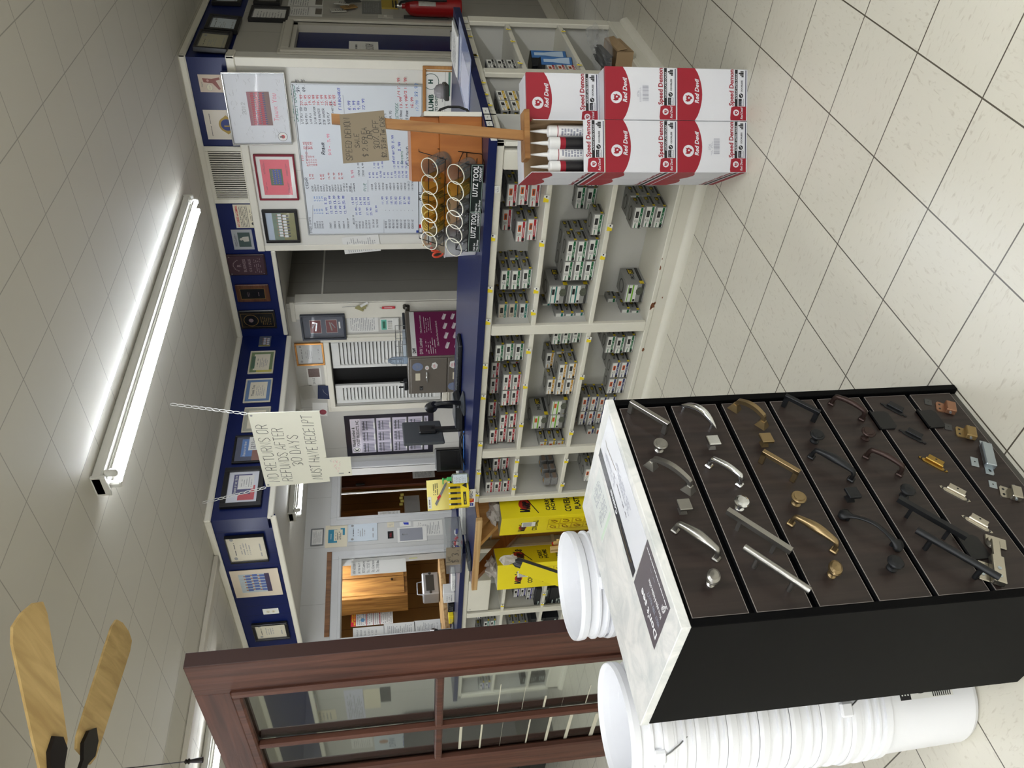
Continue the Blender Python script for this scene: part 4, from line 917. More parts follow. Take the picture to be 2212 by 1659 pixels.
def case_front(b, W, H, bar, cut=0):
    """printed face; cut = height where the top of the face is torn off"""
    z = .0004; top = cut or H; hr = H*.66
    if not cut:
        n = 12; pts = [(0, H), (0, H*.755)]+[(W*i/n, H*(.755-.105*math.sin(math.pi*i/n)**.75)) for i in range(n+1)]+[(W, H)]
        b.poly(pts, z, cred); emblem(b, W*.42, H*.845, W*.115, z+.0003, cwht, cred); b.text('Red Devil', W*.33, H*.70, z+.0003, H*.055, cwht, bold=.03, sl=.25, wmax=W*.62)
    b.text('Speed Demon', W*.29, H*.205, z, H*.06, cred, bold=.03, wmax=W*.70, sl=.05)
    b.rect(W*.28, H*.145, W*.99, H*.185, z, cblack); b.text('ACRYLIC LATEX CAULK', W*.42, H*.153, z+.0004, H*.022, cwht, bold=.02, wmax=W*.5)
    b.text('ODORLESS', W*.56, H*.075, z, H*.022, cblack, bold=.03); b.disc(W*.49, H*.095, W*.045, z, cblack, 14); b.ribbon([(W*.47, H*.09, z+.0004), (W*.485, H*.083, z+.0004), (W*.515, H*.108, z+.0004)], W*.012, cwht)
    b.rect(W*.29, H*.055, W*.43, H*.13, z, cblack); b.rect(W*.295, H*.06, W*.425, H*.085, z+.0004, cwht); b.scrib(W*.3, H*.062, W*.42, H*.12, z+.0007, pgr, 3)
    b.rect(W*.28, H*.022, W*.98, H*.034, z, M('case_navy', (38, 40, 70), .5, var=0))
    for i, (x, h) in enumerate(((.86, .03), (.89, .05), (.92, .07), (.95, .045))): b.rect(W*(x-.012), H*.06, W*(x+.012), H*(.06+h), z, cblack)
    pts = [(0, .02*H), (W*.27, .02*H), (W*.27, H*.2), (W*.25, H*.235), (W*.05, H*.25), (0, H*.245)]
    b.poly([(x+W*.01, y) for x, y in pts], z, cred); emblem(b, W*.16, H*.165, W*.062, z+.0003, cwht, cred); b.text('Red Devil', W*.035, H*.07, z+.0003, H*.032, cwht, bold=.02, sl=.25, wmax=W*.22)
    if bar:
        for i in range(22): b.rect(W*(.36+.014*i), H*.40, W*(.36+.014*i+random.choice((.004, .008))), H*.485, z, pgr)
        b.text('0736', W*.44, H*.53, z, H*.028, pgr); b.scrib(W*.34, H*.50, W*.66, H*.525, z, pgr, 2)
def case_side(b, D, H):
    z = .0004; b.poly([(0, H), (0, H*.76), (D*.25, H*.70), (D*.5, H*.67), (D*.75, H*.70), (D, H*.76), (D, H)], z, cred); b.rect(0, H*.02, D, H*.1, z, cred); b.text('Speed Demon', D*.05, H*.2, z, H*.06, cred, bold=.03, wmax=D*.9); b.rect(0, H*.13, D, H*.175, z, cblack)
def caulk_case(i, j, lev, label, bar=False, back=0.0, slide=0.0, open_=False):
    o = C0+RU*(i*(CW_+.002)+slide)+IN*(j*(CD_+.002)+back); mw = Matrix(((RU.x, IN.x, 0, o.x), (RU.y, IN.y, 0, o.y), (0, 0, 1, lev*(CH_+.0005)), (0, 0, 0, 1)))
    t = thing('caulk_case', label, 'box', mw, 'stacked cases of caulk')
    FR = Matrix(((1, 0, 0, 0), (0, 0, -1, -.0002), (0, 1, 0, 0), (0, 0, 0, 1))); SD = Matrix(((0, 0, -1, -.0002), (-1, 0, 0, CD_), (0, 1, 0, 0), (0, 0, 0, 1)))
    b = MB(); W, D, H = CW_, CD_, CH_
    if not open_:
        b.box(0, 0, 0, W, D, H, cwht, .002); b.rect(0.002, D*.5-.0006, W-.002, D*.5+.0006, H+.0003, pgr); b.rect(.001, .001, W-.001, .012, H+.0003, cred)
        b.T = FR; case_front(b, W, H, bar); b.T = SD; case_side(b, D, H); b.build('carton', t)
    else:
        cut = .30*H; th = .003
        b.box(0, 0, 0, W, D, th, corrug); b.box(0, 0, th, W, th, cut, cwht); b.box(0, D-th, th, W, D, H, cwht); b.box(0, th, th, th, D-th, H, cwht); b.box(W-th, th, th, W, D-th, H*.97, cwht)
        b.rect(th, th, W-th, D-th, th+.0005, corrug)
        v = lambda q, m: b.quad(*q, m)
        v([(th+.0004, th, th), (th+.0004, D-th, th), (th+.0004, D-th, H), (th+.0004, th, H)], corrug); v([(W-th-.0004, D-th, th), (W-th-.0004, th, th), (W-th-.0004, th, H*.97), (W-th-.0004, D-th, H*.97)], corrug); v([(th, D-th-.0004, th), (W-th, D-th-.0004, th), (W-th, D-th-.0004, H), (th, D-th-.0004, H)], corrug)
        b.T = FR; case_front(b, W, H, False, cut); b.T = SD; case_side(b, D, H); b.T = Matrix.Identity(4); b.build('carton', t)
        b = MB(); n = 10
        for k in range(n): b.box(W-.004, D*k/n, H*.97-random.uniform(0, .006), W+.001, D*(k+1)/n, H*.97+random.uniform(0, .006), corrug)
        b.box(0, D-.004, H, W, D, H+.002, corrug); b.build('torn_edge', t)
    return t, mw
LVN = ['bottom', 'middle', 'top']
for lev in range(2):
    for i in (0, 1):
        for j in (0, 1):
            caulk_case(i, j, lev, 'red and white case of caulk, %s layer of the stack, %s column, %s row' % (LVN[lev], ('left', 'right')[i], ('front', 'rear')[j]), bar=(lev == 0 and i == 0) or (lev == 1 and i == 1))
tcase, mwc_ = caulk_case(0, 0, 2, 'torn-open case of caulk on top of the stack with four tubes showing', open_=True)
caulk_case(0, 1, 2, 'red and white case of caulk on the top layer behind the torn-open case')
caulk_case(1, 0, 2, 'closed case of caulk on the top layer, pushed back, right of the torn-open case', back=.085, slide=-.004)
# tubes standing in the open case
tw = M('tube_white', (232, 232, 232), .35, var=.01); ted = M('tube_black', (30, 28, 32), .4, var=.05)
def tube_of_caulk(x, y, label, style, rz):
    t = thing('caulk_tube', label, 'tube', mwc_ @ loc(x, y, .0035, rz), 'tubes of caulk in the open case'); r = .0235
    b = MB(); h = .208; sp = [(0, 0), (r, 0), (r, .035), (r, .11), (r, .15), (r, .172), (r, h)]
    ms = [tw, tw if style else ted, tw if style else ted, tw if style else ted, cred if not style else tw, tw]
    b.lathe(sp, tw, 24, ms=ms)
    for k in range(-4, 5):
        a = -math.pi/2+k*.13
        if style: 
            for row in range(9):
                if random.random() < .75: p = Vector((math.cos(a), math.sin(a), 0))*(r+.0004); q = Vector((-math.sin(a), math.cos(a), 0))*.0016; z = .06+row*.012; b.add([p-q+EZ*z, p+q+EZ*z, p+q+EZ*(z+.008), p-q+EZ*(z+.008)], [(0, 1, 2, 3)], pgr)
    if style: b.lathe([(r+.0003, .176), (r+.0003, .179)], cred, 24)
    b.build('cartridge', t)
    b = MB(); b.lathe([(r, h), (r-.002, h+.006), (.012, h+.009), (.0085, h+.011), (.0075, h+.03), (.0025, h+.078), (.0015, h+.08), (0, h+.08)], tw, 20); b.build('nozzle', t)
    return t
for x, y, lb, st, rz in ((.028, .045, 'black and white caulk tube nearest the left wall of the case', 0, .3), (.076, .05, 'white printed caulk tube second from the left in the case', 1, .1), (.118, .040, 'caulk tube with red and black print, third from the left', 0, -.2), (.166, .055, 'white printed caulk tube at the right of the case', 1, -.3)):
    tube_of_caulk(x, y, lb, st, rz)
# wooden stake with cross foot and cardboard sale sign
stake = wood('fir_stake', (124, 80, 38), (168, 122, 70), 2, .8, .5, 7)
foot_o = C0+RU*.215+IN*.012; zt3 = 3*CH_+.0035
fz = .93
def facept(px, off):                       # photo point on the upright plane through the stake, parallel to the case fronts
    d = ray(*px); n = IN; o = foot_o+IN*off; t = (o-CAM).dot(n)/d.dot(n); return CAM+d*t
fl, fr = facept((1122, 343), 0), facept((1118, 236), 0)
t = thing('sale_sign', 'cardboard SPEED DEMON SALE sign on a wooden stake standing on the caulk cases', 'sign', None)
sx = lambda p: (p-C0).dot(RU)
zf = 3*CH_+.004
ztop = facept((733, 245), 0).z; xl_, xr_ = sx(fl), sx(fr); xm = sx(facept((1100, 290), 0)); xm2 = sx(facept((733, 254), 0))
t.matrix_basis = Matrix(((RU.x, IN.x, 0, (C0+IN*.015).x), (RU.y, IN.y, 0, (C0+IN*.015).y), (0, 0, 1, 0), (0, 0, 0, 1)))
b = MB(); b.box(xl_, -.012, zf, xr_, .076, zf+.022, stake, .002); b.build('cross_foot', t)
b = MB(); v = []
for z, xc in ((zf+.022, xm), (ztop+.03, xm2)): v += [(xc-.018, .01, z), (xc+.018, .01, z), (xc+.018, .03, z), (xc-.018, .03, z)]
b.add(v, [(3, 2, 1, 0), (4, 5, 6, 7), (0, 1, 5, 4), (1, 2, 6, 5), (2, 3, 7, 6), (3, 0, 4, 7)], stake); b.build('stake', t)
card_ = M('sign_cardboard', (134, 122, 102), .75, var=.05, scale=6)
cs = [facept(p, -.002) for p in ((741, 352), (733, 246), (829, 237), (841, 345))]
loc2 = [(sx(p), p.z) for p in cs]
b = MB(); vv = [(x, yy, z) for yy in (.004, .008) for x, z in loc2]
b.add(vv, [(0, 3, 2, 1), (4, 5, 6, 7), (0, 1, 5, 4), (1, 2, 6, 5), (2, 3, 7, 6), (3, 0, 4, 7)], card_)
ul, ur, lr, ll = [Vector((x, 0, z)) for x, z in loc2]; ur_, rr = (ur-ul), (ll-ul)
r_ = ur_.normalized(); u_ = r_.cross(Vector((0, 1, 0)))*-1; u_ = (ul-ll).normalized(); n_ = r_.cross(u_); L, H = ur_.length, rr.length
b.T = Matrix(((r_.x, u_.x, n_.x, ll.x), (r_.y, u_.y, n_.y, .0036), (r_.z, u_.z, n_.z, ll.z), (0, 0, 0, 1)))
mk = M('marker_black', (46, 42, 40), .6, var=0)
for s_, x, y, h, wm in (('SPEED DEMON', .05, .79, .13, .88), ('SALE', .30, .62, .10, .3), ('$ 2.69 EA', .10, .45, .11, .62), ('OR', .46, .33, .11, .2), ('30% OFF', .24, .19, .12, .62), ('$2.35 By The CASE', .06, .05, .10, .86)):
    b.hand(s_, L*x, H*y, 0, H*h, mk, wmax=L*wm, jit=.04, wd=H*.011)
b.T = Matrix.Identity(4); b.build('cardboard', t)
# ================================================================ brown door standing between the counter and the cabinet
dbrown = wood('door_brown_oak', (60, 33, 23), (90, 54, 40), 2, .9, .5, 10, .3, .35); dbrownh = wood('door_brown_oak_rail', (60, 33, 23), (90, 54, 40), 0, .9, .5, 10, .3, .35); dsh = M('door_brown_shaded', (52, 27, 21), .45, var=.08)
DX1, DX0, DYF, DYB = -.80, -1.77, -1.452, -1.414; DB, DT = .03, 2.056
dr = thing('door', 'brown glazed door slab standing upright left of the marble cabinet', 'door', loc(0, 0, 0))
SW = .165; gx0, gx1 = DX0+SW, DX1-SW; gz0, gz1 = .705, 1.945
for x0, x1 in ((DX0, gx0), (gx1, DX1)):
    b = MB(); b.box(x0, DYF, DB, x1, DYB, DT, dbrown, .003); b.build('stile', dr)
for z0, z1 in ((gz1, DT), (DB, gz0)):
    b = MB(); b.box(gx0, DYF+.0004, z0, gx1, DYB-.0004, z1, dbrownh, .002); b.build('rail', dr)
b = MB(); b.box(DX1-.004, DYF+.003, DB+.001, DX1+.0012, DYB+.008, DT-.001, dsh, .001); b.build('shaded_edge', dr)  # darker brown skin: shade of the less lit side painted in
xm, zm = (gx0+gx1)/2-.045, 1.345
for yy, s_ in ((DYF, -1), (DYB, 1)):                     # moulding and muntins on both faces, rear set darkened as in shade
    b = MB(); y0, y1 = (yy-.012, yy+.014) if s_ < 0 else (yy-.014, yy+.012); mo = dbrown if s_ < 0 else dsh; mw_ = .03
    b.box(gx0-.012, y0, gz0-.012, gx0+mw_-.012, y1, gz1+.012, mo, .006); b.box(gx1-mw_+.012, y0, gz0-.012, gx1+.012, y1, gz1+.012, mo, .006)
    b.box(gx0+mw_-.012, y0, gz1-mw_+.012, gx1-mw_+.012, y1, gz1+.012, mo, .006); b.box(gx0+mw_-.012, y0, gz0-.012, gx1-mw_+.012, y1, gz0+mw_-.012, mo, .006); b.build('glazing_bead', dr)
    b = MB(); b.box(xm-.011, y0, gz0+.018, xm+.011, y1, gz1-.018, mo, .005); b.build('muntin', dr)
    b = MB(); b.box(gx0+.018, y0+.001, zm-.013, gx1-.018, y1-.001, zm+.013, mo, .005); b.build('muntin', dr)
glassm = M('door_glass', (236, 244, 240), .02, var=0, trans=1.0, ior=1.45)
b = MB(); yg = (DYF+DYB)/2
b.box(gx0, yg-.002, gz0, gx1, yg+.002, gz1, glassm); b.build('glass', dr)
b = MB(); b.box(DX0-.03, DYF-.03, 0, DX1+.02, DYB+.05, DB-.0005, M('door_stand', (60, 34, 26), .5, var=.1), .003); b.build('stand', dr)
tape = M('tape_strip', (196, 192, 172), .5, var=.05, alpha=.8)
gp = lambda px: at(px, Y=yg-.001)
ZN = zz(850, 1350, 500/2212)
b = MB()
for x, y0, y1 in ((1010, 560, 820), (1245, 580, 800), (1445, 670, 780), (1625, 600, 770), (1860, 570, 740), (835, 920, 1170), (1030, 890, 1170), (1285, 860, 1140), (1475, 850, 1130), (1665, 850, 1110), (1910, 840, 1080), (640, 920, 1180)):
    a, c = gp(ZN(x-22, y1)), gp(ZN(x+22, y0)); b.box(a.x, yg-.0035, min(a.z, c.z), c.x, yg-.0025, max(a.z, c.z), tape)
b.build('tape_strip', dr)
# ================================================================ white pails
pail = M('pail_plastic', (236, 237, 240), .32, var=.01, spec=.5); wire = M('pail_wire', (150, 152, 152), .3, .9, var=.05)
def pailmesh():
    R = .1495; H = .37
    pr = [(0, .004), (.118, 0), (.128, .004), (.1335, .016), (.140, H-.115), (.1475, H-.114), (.1478, H-.096), (.141, H-.0955), (.1415, H-.082), (.1495, H-.080), (.1495, H-.074), (.1425, H-.072), (.143, H-.058), (.151, H-.056), (.151, H-.050), (.1435, H-.048), (.144, H-.030), (.151, H-.026), (.1528, H-.010), (.1505, H), (.1475, H-.001), (.1445, H-.012), (.143, H-.03), (.131, .02), (.125, .008), (0, .008)]
    b = MB(); b.lathe(pr, pail, 48); return b.mesh('pail_body')
pm_ = pailmesh()
def bailmesh(ang, drop, grip=True):
    b = MB(); n = 18; R = .156
    pts = [(R*math.cos(a), -R*math.sin(a)*.98*math.cos(drop), .30-R*math.sin(a)*math.sin(drop)*1.05) for a in [math.pi*i/n for i in range(n+1)]]
    b.tube(pts, .0019, wire, 6); mid = pts[n//2-2:n//2+3]
    bb = MB(); bb.tube(mid, .009, pail, 8); return b.mesh('bail'), bb.mesh('grip')
def pail_thing(x, y, z, label, rz, drop=.95, group='stacked white pails'):
    t = thing('pail', label, 'bucket', loc(x, y, z, rz), group)
    o = bpy.data.objects.new('pail_body', pm_); COL.objects.link(o); o.parent = t
    m1, m2 = bailmesh(0, drop)
    for nm, m in (('bail_handle', m1), ('hand_grip', m2)):
        o = bpy.data.objects.new(nm, m); COL.objects.link(o); o.parent = t
    for s_ in (-1, 1): b = MB(); b.box(s_*.141, -.018, .285, s_*.158, .018, .318, pail, .005); b.build('ear', t)
    return t
ord_ = ['topmost', 'second from the top', 'third from the top', 'fourth from the top', 'fifth from the top', 'sixth from the top', 'seventh from the top', 'bottom one']
nst = 8; step = (.935-.37)/(nst-1)
pails = []
for i in range(nst):
    q_ = pail_thing(-.66+.002*math.sin(i), -1.795, i*step, 'white plastic pail, %s in the stack in front of the brown door' % ord_[nst-1-i], (.55, 2.6, .4, .35, 1.1, 3.0, .2, 2.2)[i], (.9, 1.0, .75, .7, 1.05, .6, 1.0, 1.1)[i]); pails.append(q_)
b = MB(); lr_ = .1395; a0 = -.30                                       # printed safety label round the bottom pail
def curved(b, u0, u1, z0, z1, m, off=0.0, n=6):
    v = []
    for i in range(n+1):
        a = a0+(u0+(u1-u0)*i/n)/lr_
        for z in (z0, z1): r = .1335+(.1402-.1335)*(z-.016)/(.255-.016)+.0008+off; v.append((-.66+r*math.cos(a), -1.795+r*math.sin(a), z))
    b.add(v, [(2*i, 2*i+2, 2*i+3, 2*i+1) for i in range(n)], m)
curved(b, -.03, .09, .075, .225, tagw); curved(b, -.03, .09, .195, .225, inkb, .0004)
for k in range(3): curved(b, -.02, .06, .2+.008*k, .204+.008*k, tagw, .0008)
for k in range(40):
    a = 2*math.pi*k/40; curved(b, .015+.03*math.cos(a)-.003, .015+.03*math.cos(a)+.003, .165+.026*math.sin(a)-.003, .165+.026*math.sin(a)+.003, inkb, .0004, 1)
curved(b, -.002, .03, .15, .18, inkb, .0004); curved(b, -.012, .004, .142, .155, inkb, .0004); curved(b, .034, .045, .14, .17, inkb, .0004)
for k in range(9): curved(b, -.028, -.028+random.uniform(.07, .11), .082+.006*k, .085+.006*k, inkb, .0004)
for k in range(12): curved(b, .0, .03, .04+.0022*k, .0412+.0022*k, inkb, .0006)
b.build('safety_label', None); lb_ = bpy.data.objects['safety_label']
LBL = lb_
step1 = (.978-.37)/(nst-1)
for i in range(nst):
    pail_thing(-.62, -1.404, i*step1, 'white plastic pail, %s in the stack behind the cabinet' % ord_[nst-1-i], (.4, 1.2, .3, 2.0, 1.5, .7, 2.2, -.55)[i], 1.05, 'stacked white pails behind the cabinet')
bpy.context.view_layer.update()
LBL.parent = pails[0]; LBL.matrix_basis = pails[0].matrix_basis.inverted()
# ================================================================ frames, papers and signs on the walls
pap = M('paper_white', (228, 227, 222), .6, var=.015, scale=4); cream = M('paper_cream', (222, 214, 190), .6, var=.03, scale=4); pale = M('paper_pale_blue', (206, 216, 224), .6, var=.03)
fblack = M('frame_black', (26, 25, 26), .35, var=.1); fwood = wood('frame_walnut', (60, 36, 24), (96, 62, 42), 0, 2, .4, 9); fgold = M('frame_gold', (186, 130, 66), .35, .6, var=.1); fred = M('frame_burgundy', (126, 24, 44), .35, var=.06); fchr = M('frame_chrome', (206, 206, 206), .18, 1, var=0)
glz = M('picture_glass', (255, 255, 255), .03, var=0, alpha=.10, spec=.6)
ink = M('print_dark', (62, 62, 64), .6, var=0); inkl = M('print_light', (150, 150, 150), .6, var=0); dblue = M('print_navy', (40, 56, 120), .5, var=0); hred = M('marker_red', (204, 44, 60), .5, var=0); hpink = M('marker_pink', (232, 110, 140), .5, var=0); hblue = M('marker_blue', (48, 66, 180), .5, var=0); hgrn = M('marker_teal', (96, 140, 130), .5, var=0); hlb = M('marker_light_blue', (110, 150, 214), .5, var=0)
def col(name, rgb, rough=.5, **k): return M(name, rgb, rough, var=k.pop('var', .03), **k)
def flat(name, label, cat, ul, lr, draw, off=.0015, m=None, th=.0008, rot=0, group=None, **pl):
    mw, W, H = wall_frame(ul, lr, off, **pl)
    b = MB()
    b.box(-W/2, -H/2, -.0004, W/2, H/2, th, m or pap); b.T = Matrix.Translation((0, 0, th+.0005))
    if draw: draw(b, W, H)
    return solo(b, name, label, cat, mw @ Matrix.Rotation(rot, 4, 'Z'), group)
def framed(name, label, ul, lr, draw, fm, t=.02, depth=.022, mat_=None, mt=.03, cat='picture', m=None, glass=True, tilt=.0, off=.001, rot=0, **pl):
    mw, W, H = wall_frame(ul, lr, off, **pl)
    mw = mw @ Matrix.Rotation(rot, 4, 'Z') @ Matrix.Translation((0, -H/2, 0)) @ Matrix.Rotation(tilt, 4, 'X') @ Matrix.Translation((0, H/2, 0))
    T = thing(name, label, cat, mw)
    b = MB(); b.frame(-W/2, -H/2, W/2, H/2, t, 0, depth, fm, .003); b.build('frame', T)
    b = MB(); w, h = W/2-t, H/2-t; z = depth*.35
    b.box(-w, -h, 0, w, h, z, m or mat_ or pap)
    if mat_:
        w -= mt; h -= mt; b.rect(-w, -h, w, h, z+.0004, m or pap)
    b.T = Matrix.Translation((0, 0, z+.0009))
    if draw: draw(b, 2*w, 2*h)
    b.build('print', T)
    if glass:
        b = MB(); b.rect(-W/2+t, -H/2+t, W/2-t, H/2-t, depth*.7, glz); b.build('glass', T)
    return T
W_, K_, L_, R_, V_, O_ = dict(Y=YW), dict(X=XB), dict(Y=YL), dict(X=XR), dict(Y=YV), dict(X=XW)
def crowd(b, x0, y0, x1, y1, rows, n, shirt, skin=None, z=0, legs=None):
    skin = skin or col('photo_skin', (170, 120, 90)); dy = (y1-y0)/rows; dx = (x1-x0)/n
    for r in range(rows-1, -1, -1):
        for i in range(n):
            x = x0+(i+.5+(.25 if r % 2 else 0))*dx; y = y0+r*dy
            b.box(x-dx*.36, y, z, x+dx*.36, y+dy*.72, z+.0003, shirt); b.disc(x, y+dy*.86, dx*.22, z+.0005, skin, 8)
            if legs: b.rect(x-dx*.25, y-dy*.5, x+dx*.25, y, z+.0001, legs)
# --- whiteboard with the price list
mw, W, H = wall_frame(ZA(905, 1600), ZA(1685, 575), .001, **W_)
T = thing('whiteboard', 'large whiteboard covered with a hand-written lumber price list', 'whiteboard', mw)
alum = M('whiteboard_rail', (186, 188, 190), .35, .7, var=.03); wbm = M('whiteboard_enamel', (218, 223, 228), .25, var=.02, scale=2)
b = MB(); b.frame(-W/2, -H/2, W/2, H/2, .012, 0, .016, alum, .003); b.build('rail_frame', T)
b = MB(); b.box(-W/2+.012, -H/2+.012, 0, W/2-.012, H/2-.012, .009, wbm); b.build('panel', T)
b = MB(); wf = Matrix(mw).inverted()
wbp = lambda px: wf @ at(ZA(*px), Y=YW-.011)
HC = {'k': mk, 'b': hblue, 'r': hred, 'p': hpink, 'g': hgrn, 'l': hlb}
mkk = M('marker_ink', (40, 42, 60), .5, var=0); HC['k'] = mkk
def wtxt(s, x, y, h=.016, c='k', wm=None):
    """start of the writing at photo-zoom point (x = down, y = left)"""
    p = wbp((x, y)); b.hand(s, p.x, p.y, .0096, h*.72, HC[c], wmax=wm, wd=h*.13, jit=.10)
def wcol(lines_, x, y, dx, **k):
    for i, s_ in enumerate(lines_):
        if s_: wtxt(s_, x+dx*i, y, **k)
wtxt('STUDS 2X4X93', 930, 1590, .018)
wcol(['2X4X8', '2X4X10', '2X4X12', '2X4X14'], 958, 1560, 17); wcol(['2.99', '3.99', '4.99', '6.49'], 955, 1460, 17, c='l'); wcol(['3.99', '4.99', '5.99', '7.49'], 955, 1375, 17, c='l')
wcol(['2X6X8', '2X6X10', '2X6X12', '2X6X14', '2X6X20 YP'], 1063, 1560, 30); wcol(['8.99', '10.99', '13.99', '18.99', '12.99'], 1040, 1462, 31, c='b', h=.022); wcol(['8.00', '10.99', '13.99', '17.99', '20.99'], 1030, 1395, 31, c='b', h=.022)
wtxt('BELOW YP', 1220, 1530); wcol(['2X8X12', '2X8X16', '2X8X20', '2X10X16', '2X12X12'], 1240, 1560, 22); wcol(['14.99', '19.99', '', '17.99', '28.99'], 1240, 1470, 25, c='b', h=.02); wcol(['13.99', '17.99', '24.99', '24.99', '32.99'], 1215, 1400, 27, c='b', h=.02)
wcol(['2X12X16', '2X12X20'], 1355, 1555, 26); wtxt('33.99', 1375, 1450, .018, 'b')
wcol(['4X4X8', '4X4X10', '4X4X12', '4X4X16', '4X6X12', '4X6X16', '6X6X12', '6X6X16'], 1440, 1560, 26, h=.02); wcol(['-', '-', '-', '-', '-', '-', '-', '-'], 1437, 1440, 26); wcol(['11.99', '14.99', '16.99', '23.00', '28.99', '37.99', '45.00'], 1418, 1395, 30, c='b', h=.02)
wtxt('CEDAR', 905, 1285, .026); wcol(['1X2X8', '1X2X12', '1X2X16', '1X4X8', '1X4X12', '1X4X16', '1X6X8', '1X6X12', '1X6X16', '2X4X12', '2X6X12', '1X12X12', '1X12X16', '1X3X6'], 940, 1310, 19.5, h=.015)
wcol(['5.99', '5.99', '', '', '6.00', '9.99', '', '14.99', '', '22.99', '', '27.95', '32.99'], 925, 1225, 18, c='r', h=.016); wtxt('1X12X14', 1205, 1315); wtxt('landscape', 1222, 1310); wtxt('5.99', 1215, 1215, .024, 'p')
wtxt('PINE', 1300, 1305, .026, 'g'); wcol(['1X4X8', '1X4X10', '1X4X12', '1X4X16', '1X6X8', '1X6X10', '1X6X12', '1X6X16', '1X8X12', '1X8X16', '1X12X12', '1X12X16'], 1345, 1300, 25, h=.016); wcol(['3.99', '4.99', '6.99', '10.99', '4.99', '7.99', '8.99', '12.99', '22.00', '15.99', '33.99'], 1330, 1215, 25, c='b', h=.017); wcol(['', '7.99', '6.99', '14.99', '', '', '10.99', '14.99', '16.99', '24.99'], 1335, 1150, 27, c='b', h=.017)
wtxt('1X2X8  2.99', 1255, 1205); wtxt('2X2X8  4.99', 1285, 1205)
wtxt('TIN', 872, 1100, .024, 'r'); wcol(['8 FT BEVELED', '10 TIN 10', '12 TIN 12', '14 TIN 14', '16 TIN'], 905, 1135, 15, c='r', h=.015); wcol(['22.95', '24.95', '32.95', '34.95'], 885, 1020, 16, c='r', h=.017); wtxt('Rebar', 1018, 1055, .034); wtxt('3/8 - .5.99', 1060, 1060, .024, 'p'); wtxt('Fast set 50  8.99', 1492, 1105, .022, 'b'); wtxt('Concrete', 1550, 1120, .024, 'g'); wtxt('8.99', 1535, 1030, .026, 'b'); wtxt('PLAY SAND', 1592, 1130, .026)
wtxt('SHEET GOODS', 838, 830, .036, 'g'); wcol(['39.95', '49.95'], 845, 630, 40, h=.026)
wcol(['1/2 Ply  CD', '3/4 Ply  CD', '1/4 Ply', '7/16 WAFER', '3/4 WAFER', 'STF WAFER', '3/8 PLY', '1/2 Cabinet Ply'], 872, 850, 30, h=.02); wcol(['22.95', '31.95', '19.95', '10.99', '24.99', '15.99', '22.99', '34.95', '64.95'], 868, 720, 28, c='r', h=.022); wcol(['FIR BOARDS', '', '6.99', '8.99', '9.99', '12.99'], 1130, 750, 32, c='b', h=.024)
wcol(['12.99', '15.99', '2.29.5', '16 39.95'], 1360, 850, 38, h=.02); wtxt('SHEETROCK', 1520, 850, .026, 'g'); wcol(['1/2 Rock', '5/8 Rock'], 1545, 845, 40, h=.022); wcol(['13.99', '14.99', '16.99'], 1545, 740, 38, c='r', h=.024); wcol(['1/4 13.99', '3/8 13.99'], 1530, 665, 46, c='r', h=.024); wtxt('17.99', 1655, 760, .024, 'l'); wtxt('33.99', 1650, 660, .028, 'l')
for (x, y, x2, y2) in ((932, 1565, 935, 1400), (850, 850, 850, 630), (1310, 1310, 1310, 1230), (890, 1100, 893, 990), (1420, 1590, 1420, 1500), (1150, 780, 1140, 650), (1230, 1440, 1230, 1400)):
    p, q = wbp((x, y)), wbp((x2, y2)); b.ribbon([(p.x, p.y, .0097), (q.x, q.y, .0097)], .0016, mkk)
for (px, m_) in ((ZA(1650, 1585), vb), (ZA(1665, 1545), vr)):
    p = wf @ at(px, Y=YW-.011); b.box(p.x-.017, p.y-.011, .0092, p.x+.017, p.y+.011, .0102, m_)
b.build('writing', T)
# --- pictures on the whiteboard wall
def d_signed(b, W, H):
    b.rect(-W*.24, -H*.22, W*.24, H*.16, 0, col('photo_red_hall', (150, 84, 96))); b.rect(-W*.24, -H*.22, W*.24, -H*.12, .0003, col('photo_floor', (120, 84, 78)))
    crowd(b, -W*.23, -H*.10, W*.23, H*.12, 3, 15, col('photo_red_shirt', (176, 30, 56)), z=.0004, legs=col('photo_navy_legs', (50, 60, 110)))
    b.hand('2012', -W*.08, H*.21, .0003, H*.06, inkl); b.hand('Thank You', -W*.18, -H*.33, .0003, H*.075, hpink)
    for k in range(90):
        x, y = random.uniform(-.46, .46), random.uniform(-.44, .44)
        if abs(x) < .28 and -.36 < y < .3: continue
        x *= W; y *= H; b.ribbon([(x, y, .0003), (x+random.uniform(.005, .02), y+random.uniform(-.01, .014), .0003), (x+random.uniform(.01, .03), y+random.uniform(-.012, .012), .0003)], .0012, inkl)
    cx, cy = -W*.41, -H*.36; b.disc(cx, cy, H*.085, .0003, ink, 20); b.disc(cx, cy, H*.078, .0005, pap, 20); b.disc(cx, cy-.002, H*.035, .0007, vr, 12); b.box(cx-.006, cy-.004, .0007, cx+.004, cy+.02, .0009, ink)
framed('framed_poster', 'large signed team poster in a thin chrome and black frame', ZA(395, 968), ZA(740, 478), d_signed, fchr, .009, .03, m=M('poster_signed', (216, 218, 222), .5, var=.02), tilt=.05, off=.012, **W_)
def d_pink(b, W, H):
    b.rect(-W*.5, -H*.5, W*.5, H*.5, 0, col('pink_mount', (222, 88, 104))); b.rect(-W*.22, -H*.22, W*.24, H*.22, .0003, col('photo_grass', (70, 100, 70))); crowd(b, -W*.2, -H*.16, W*.22, H*.14, 3, 7, col('photo_blue_kit', (44, 66, 170)), z=.0005)
    for x, y in ((-.45, .36), (.1, .36), (-.45, -.42), (.05, -.42)): b.scrib(x*W, y*H, (x+.36)*W, (y+.07)*H, .0004, ink, 2)
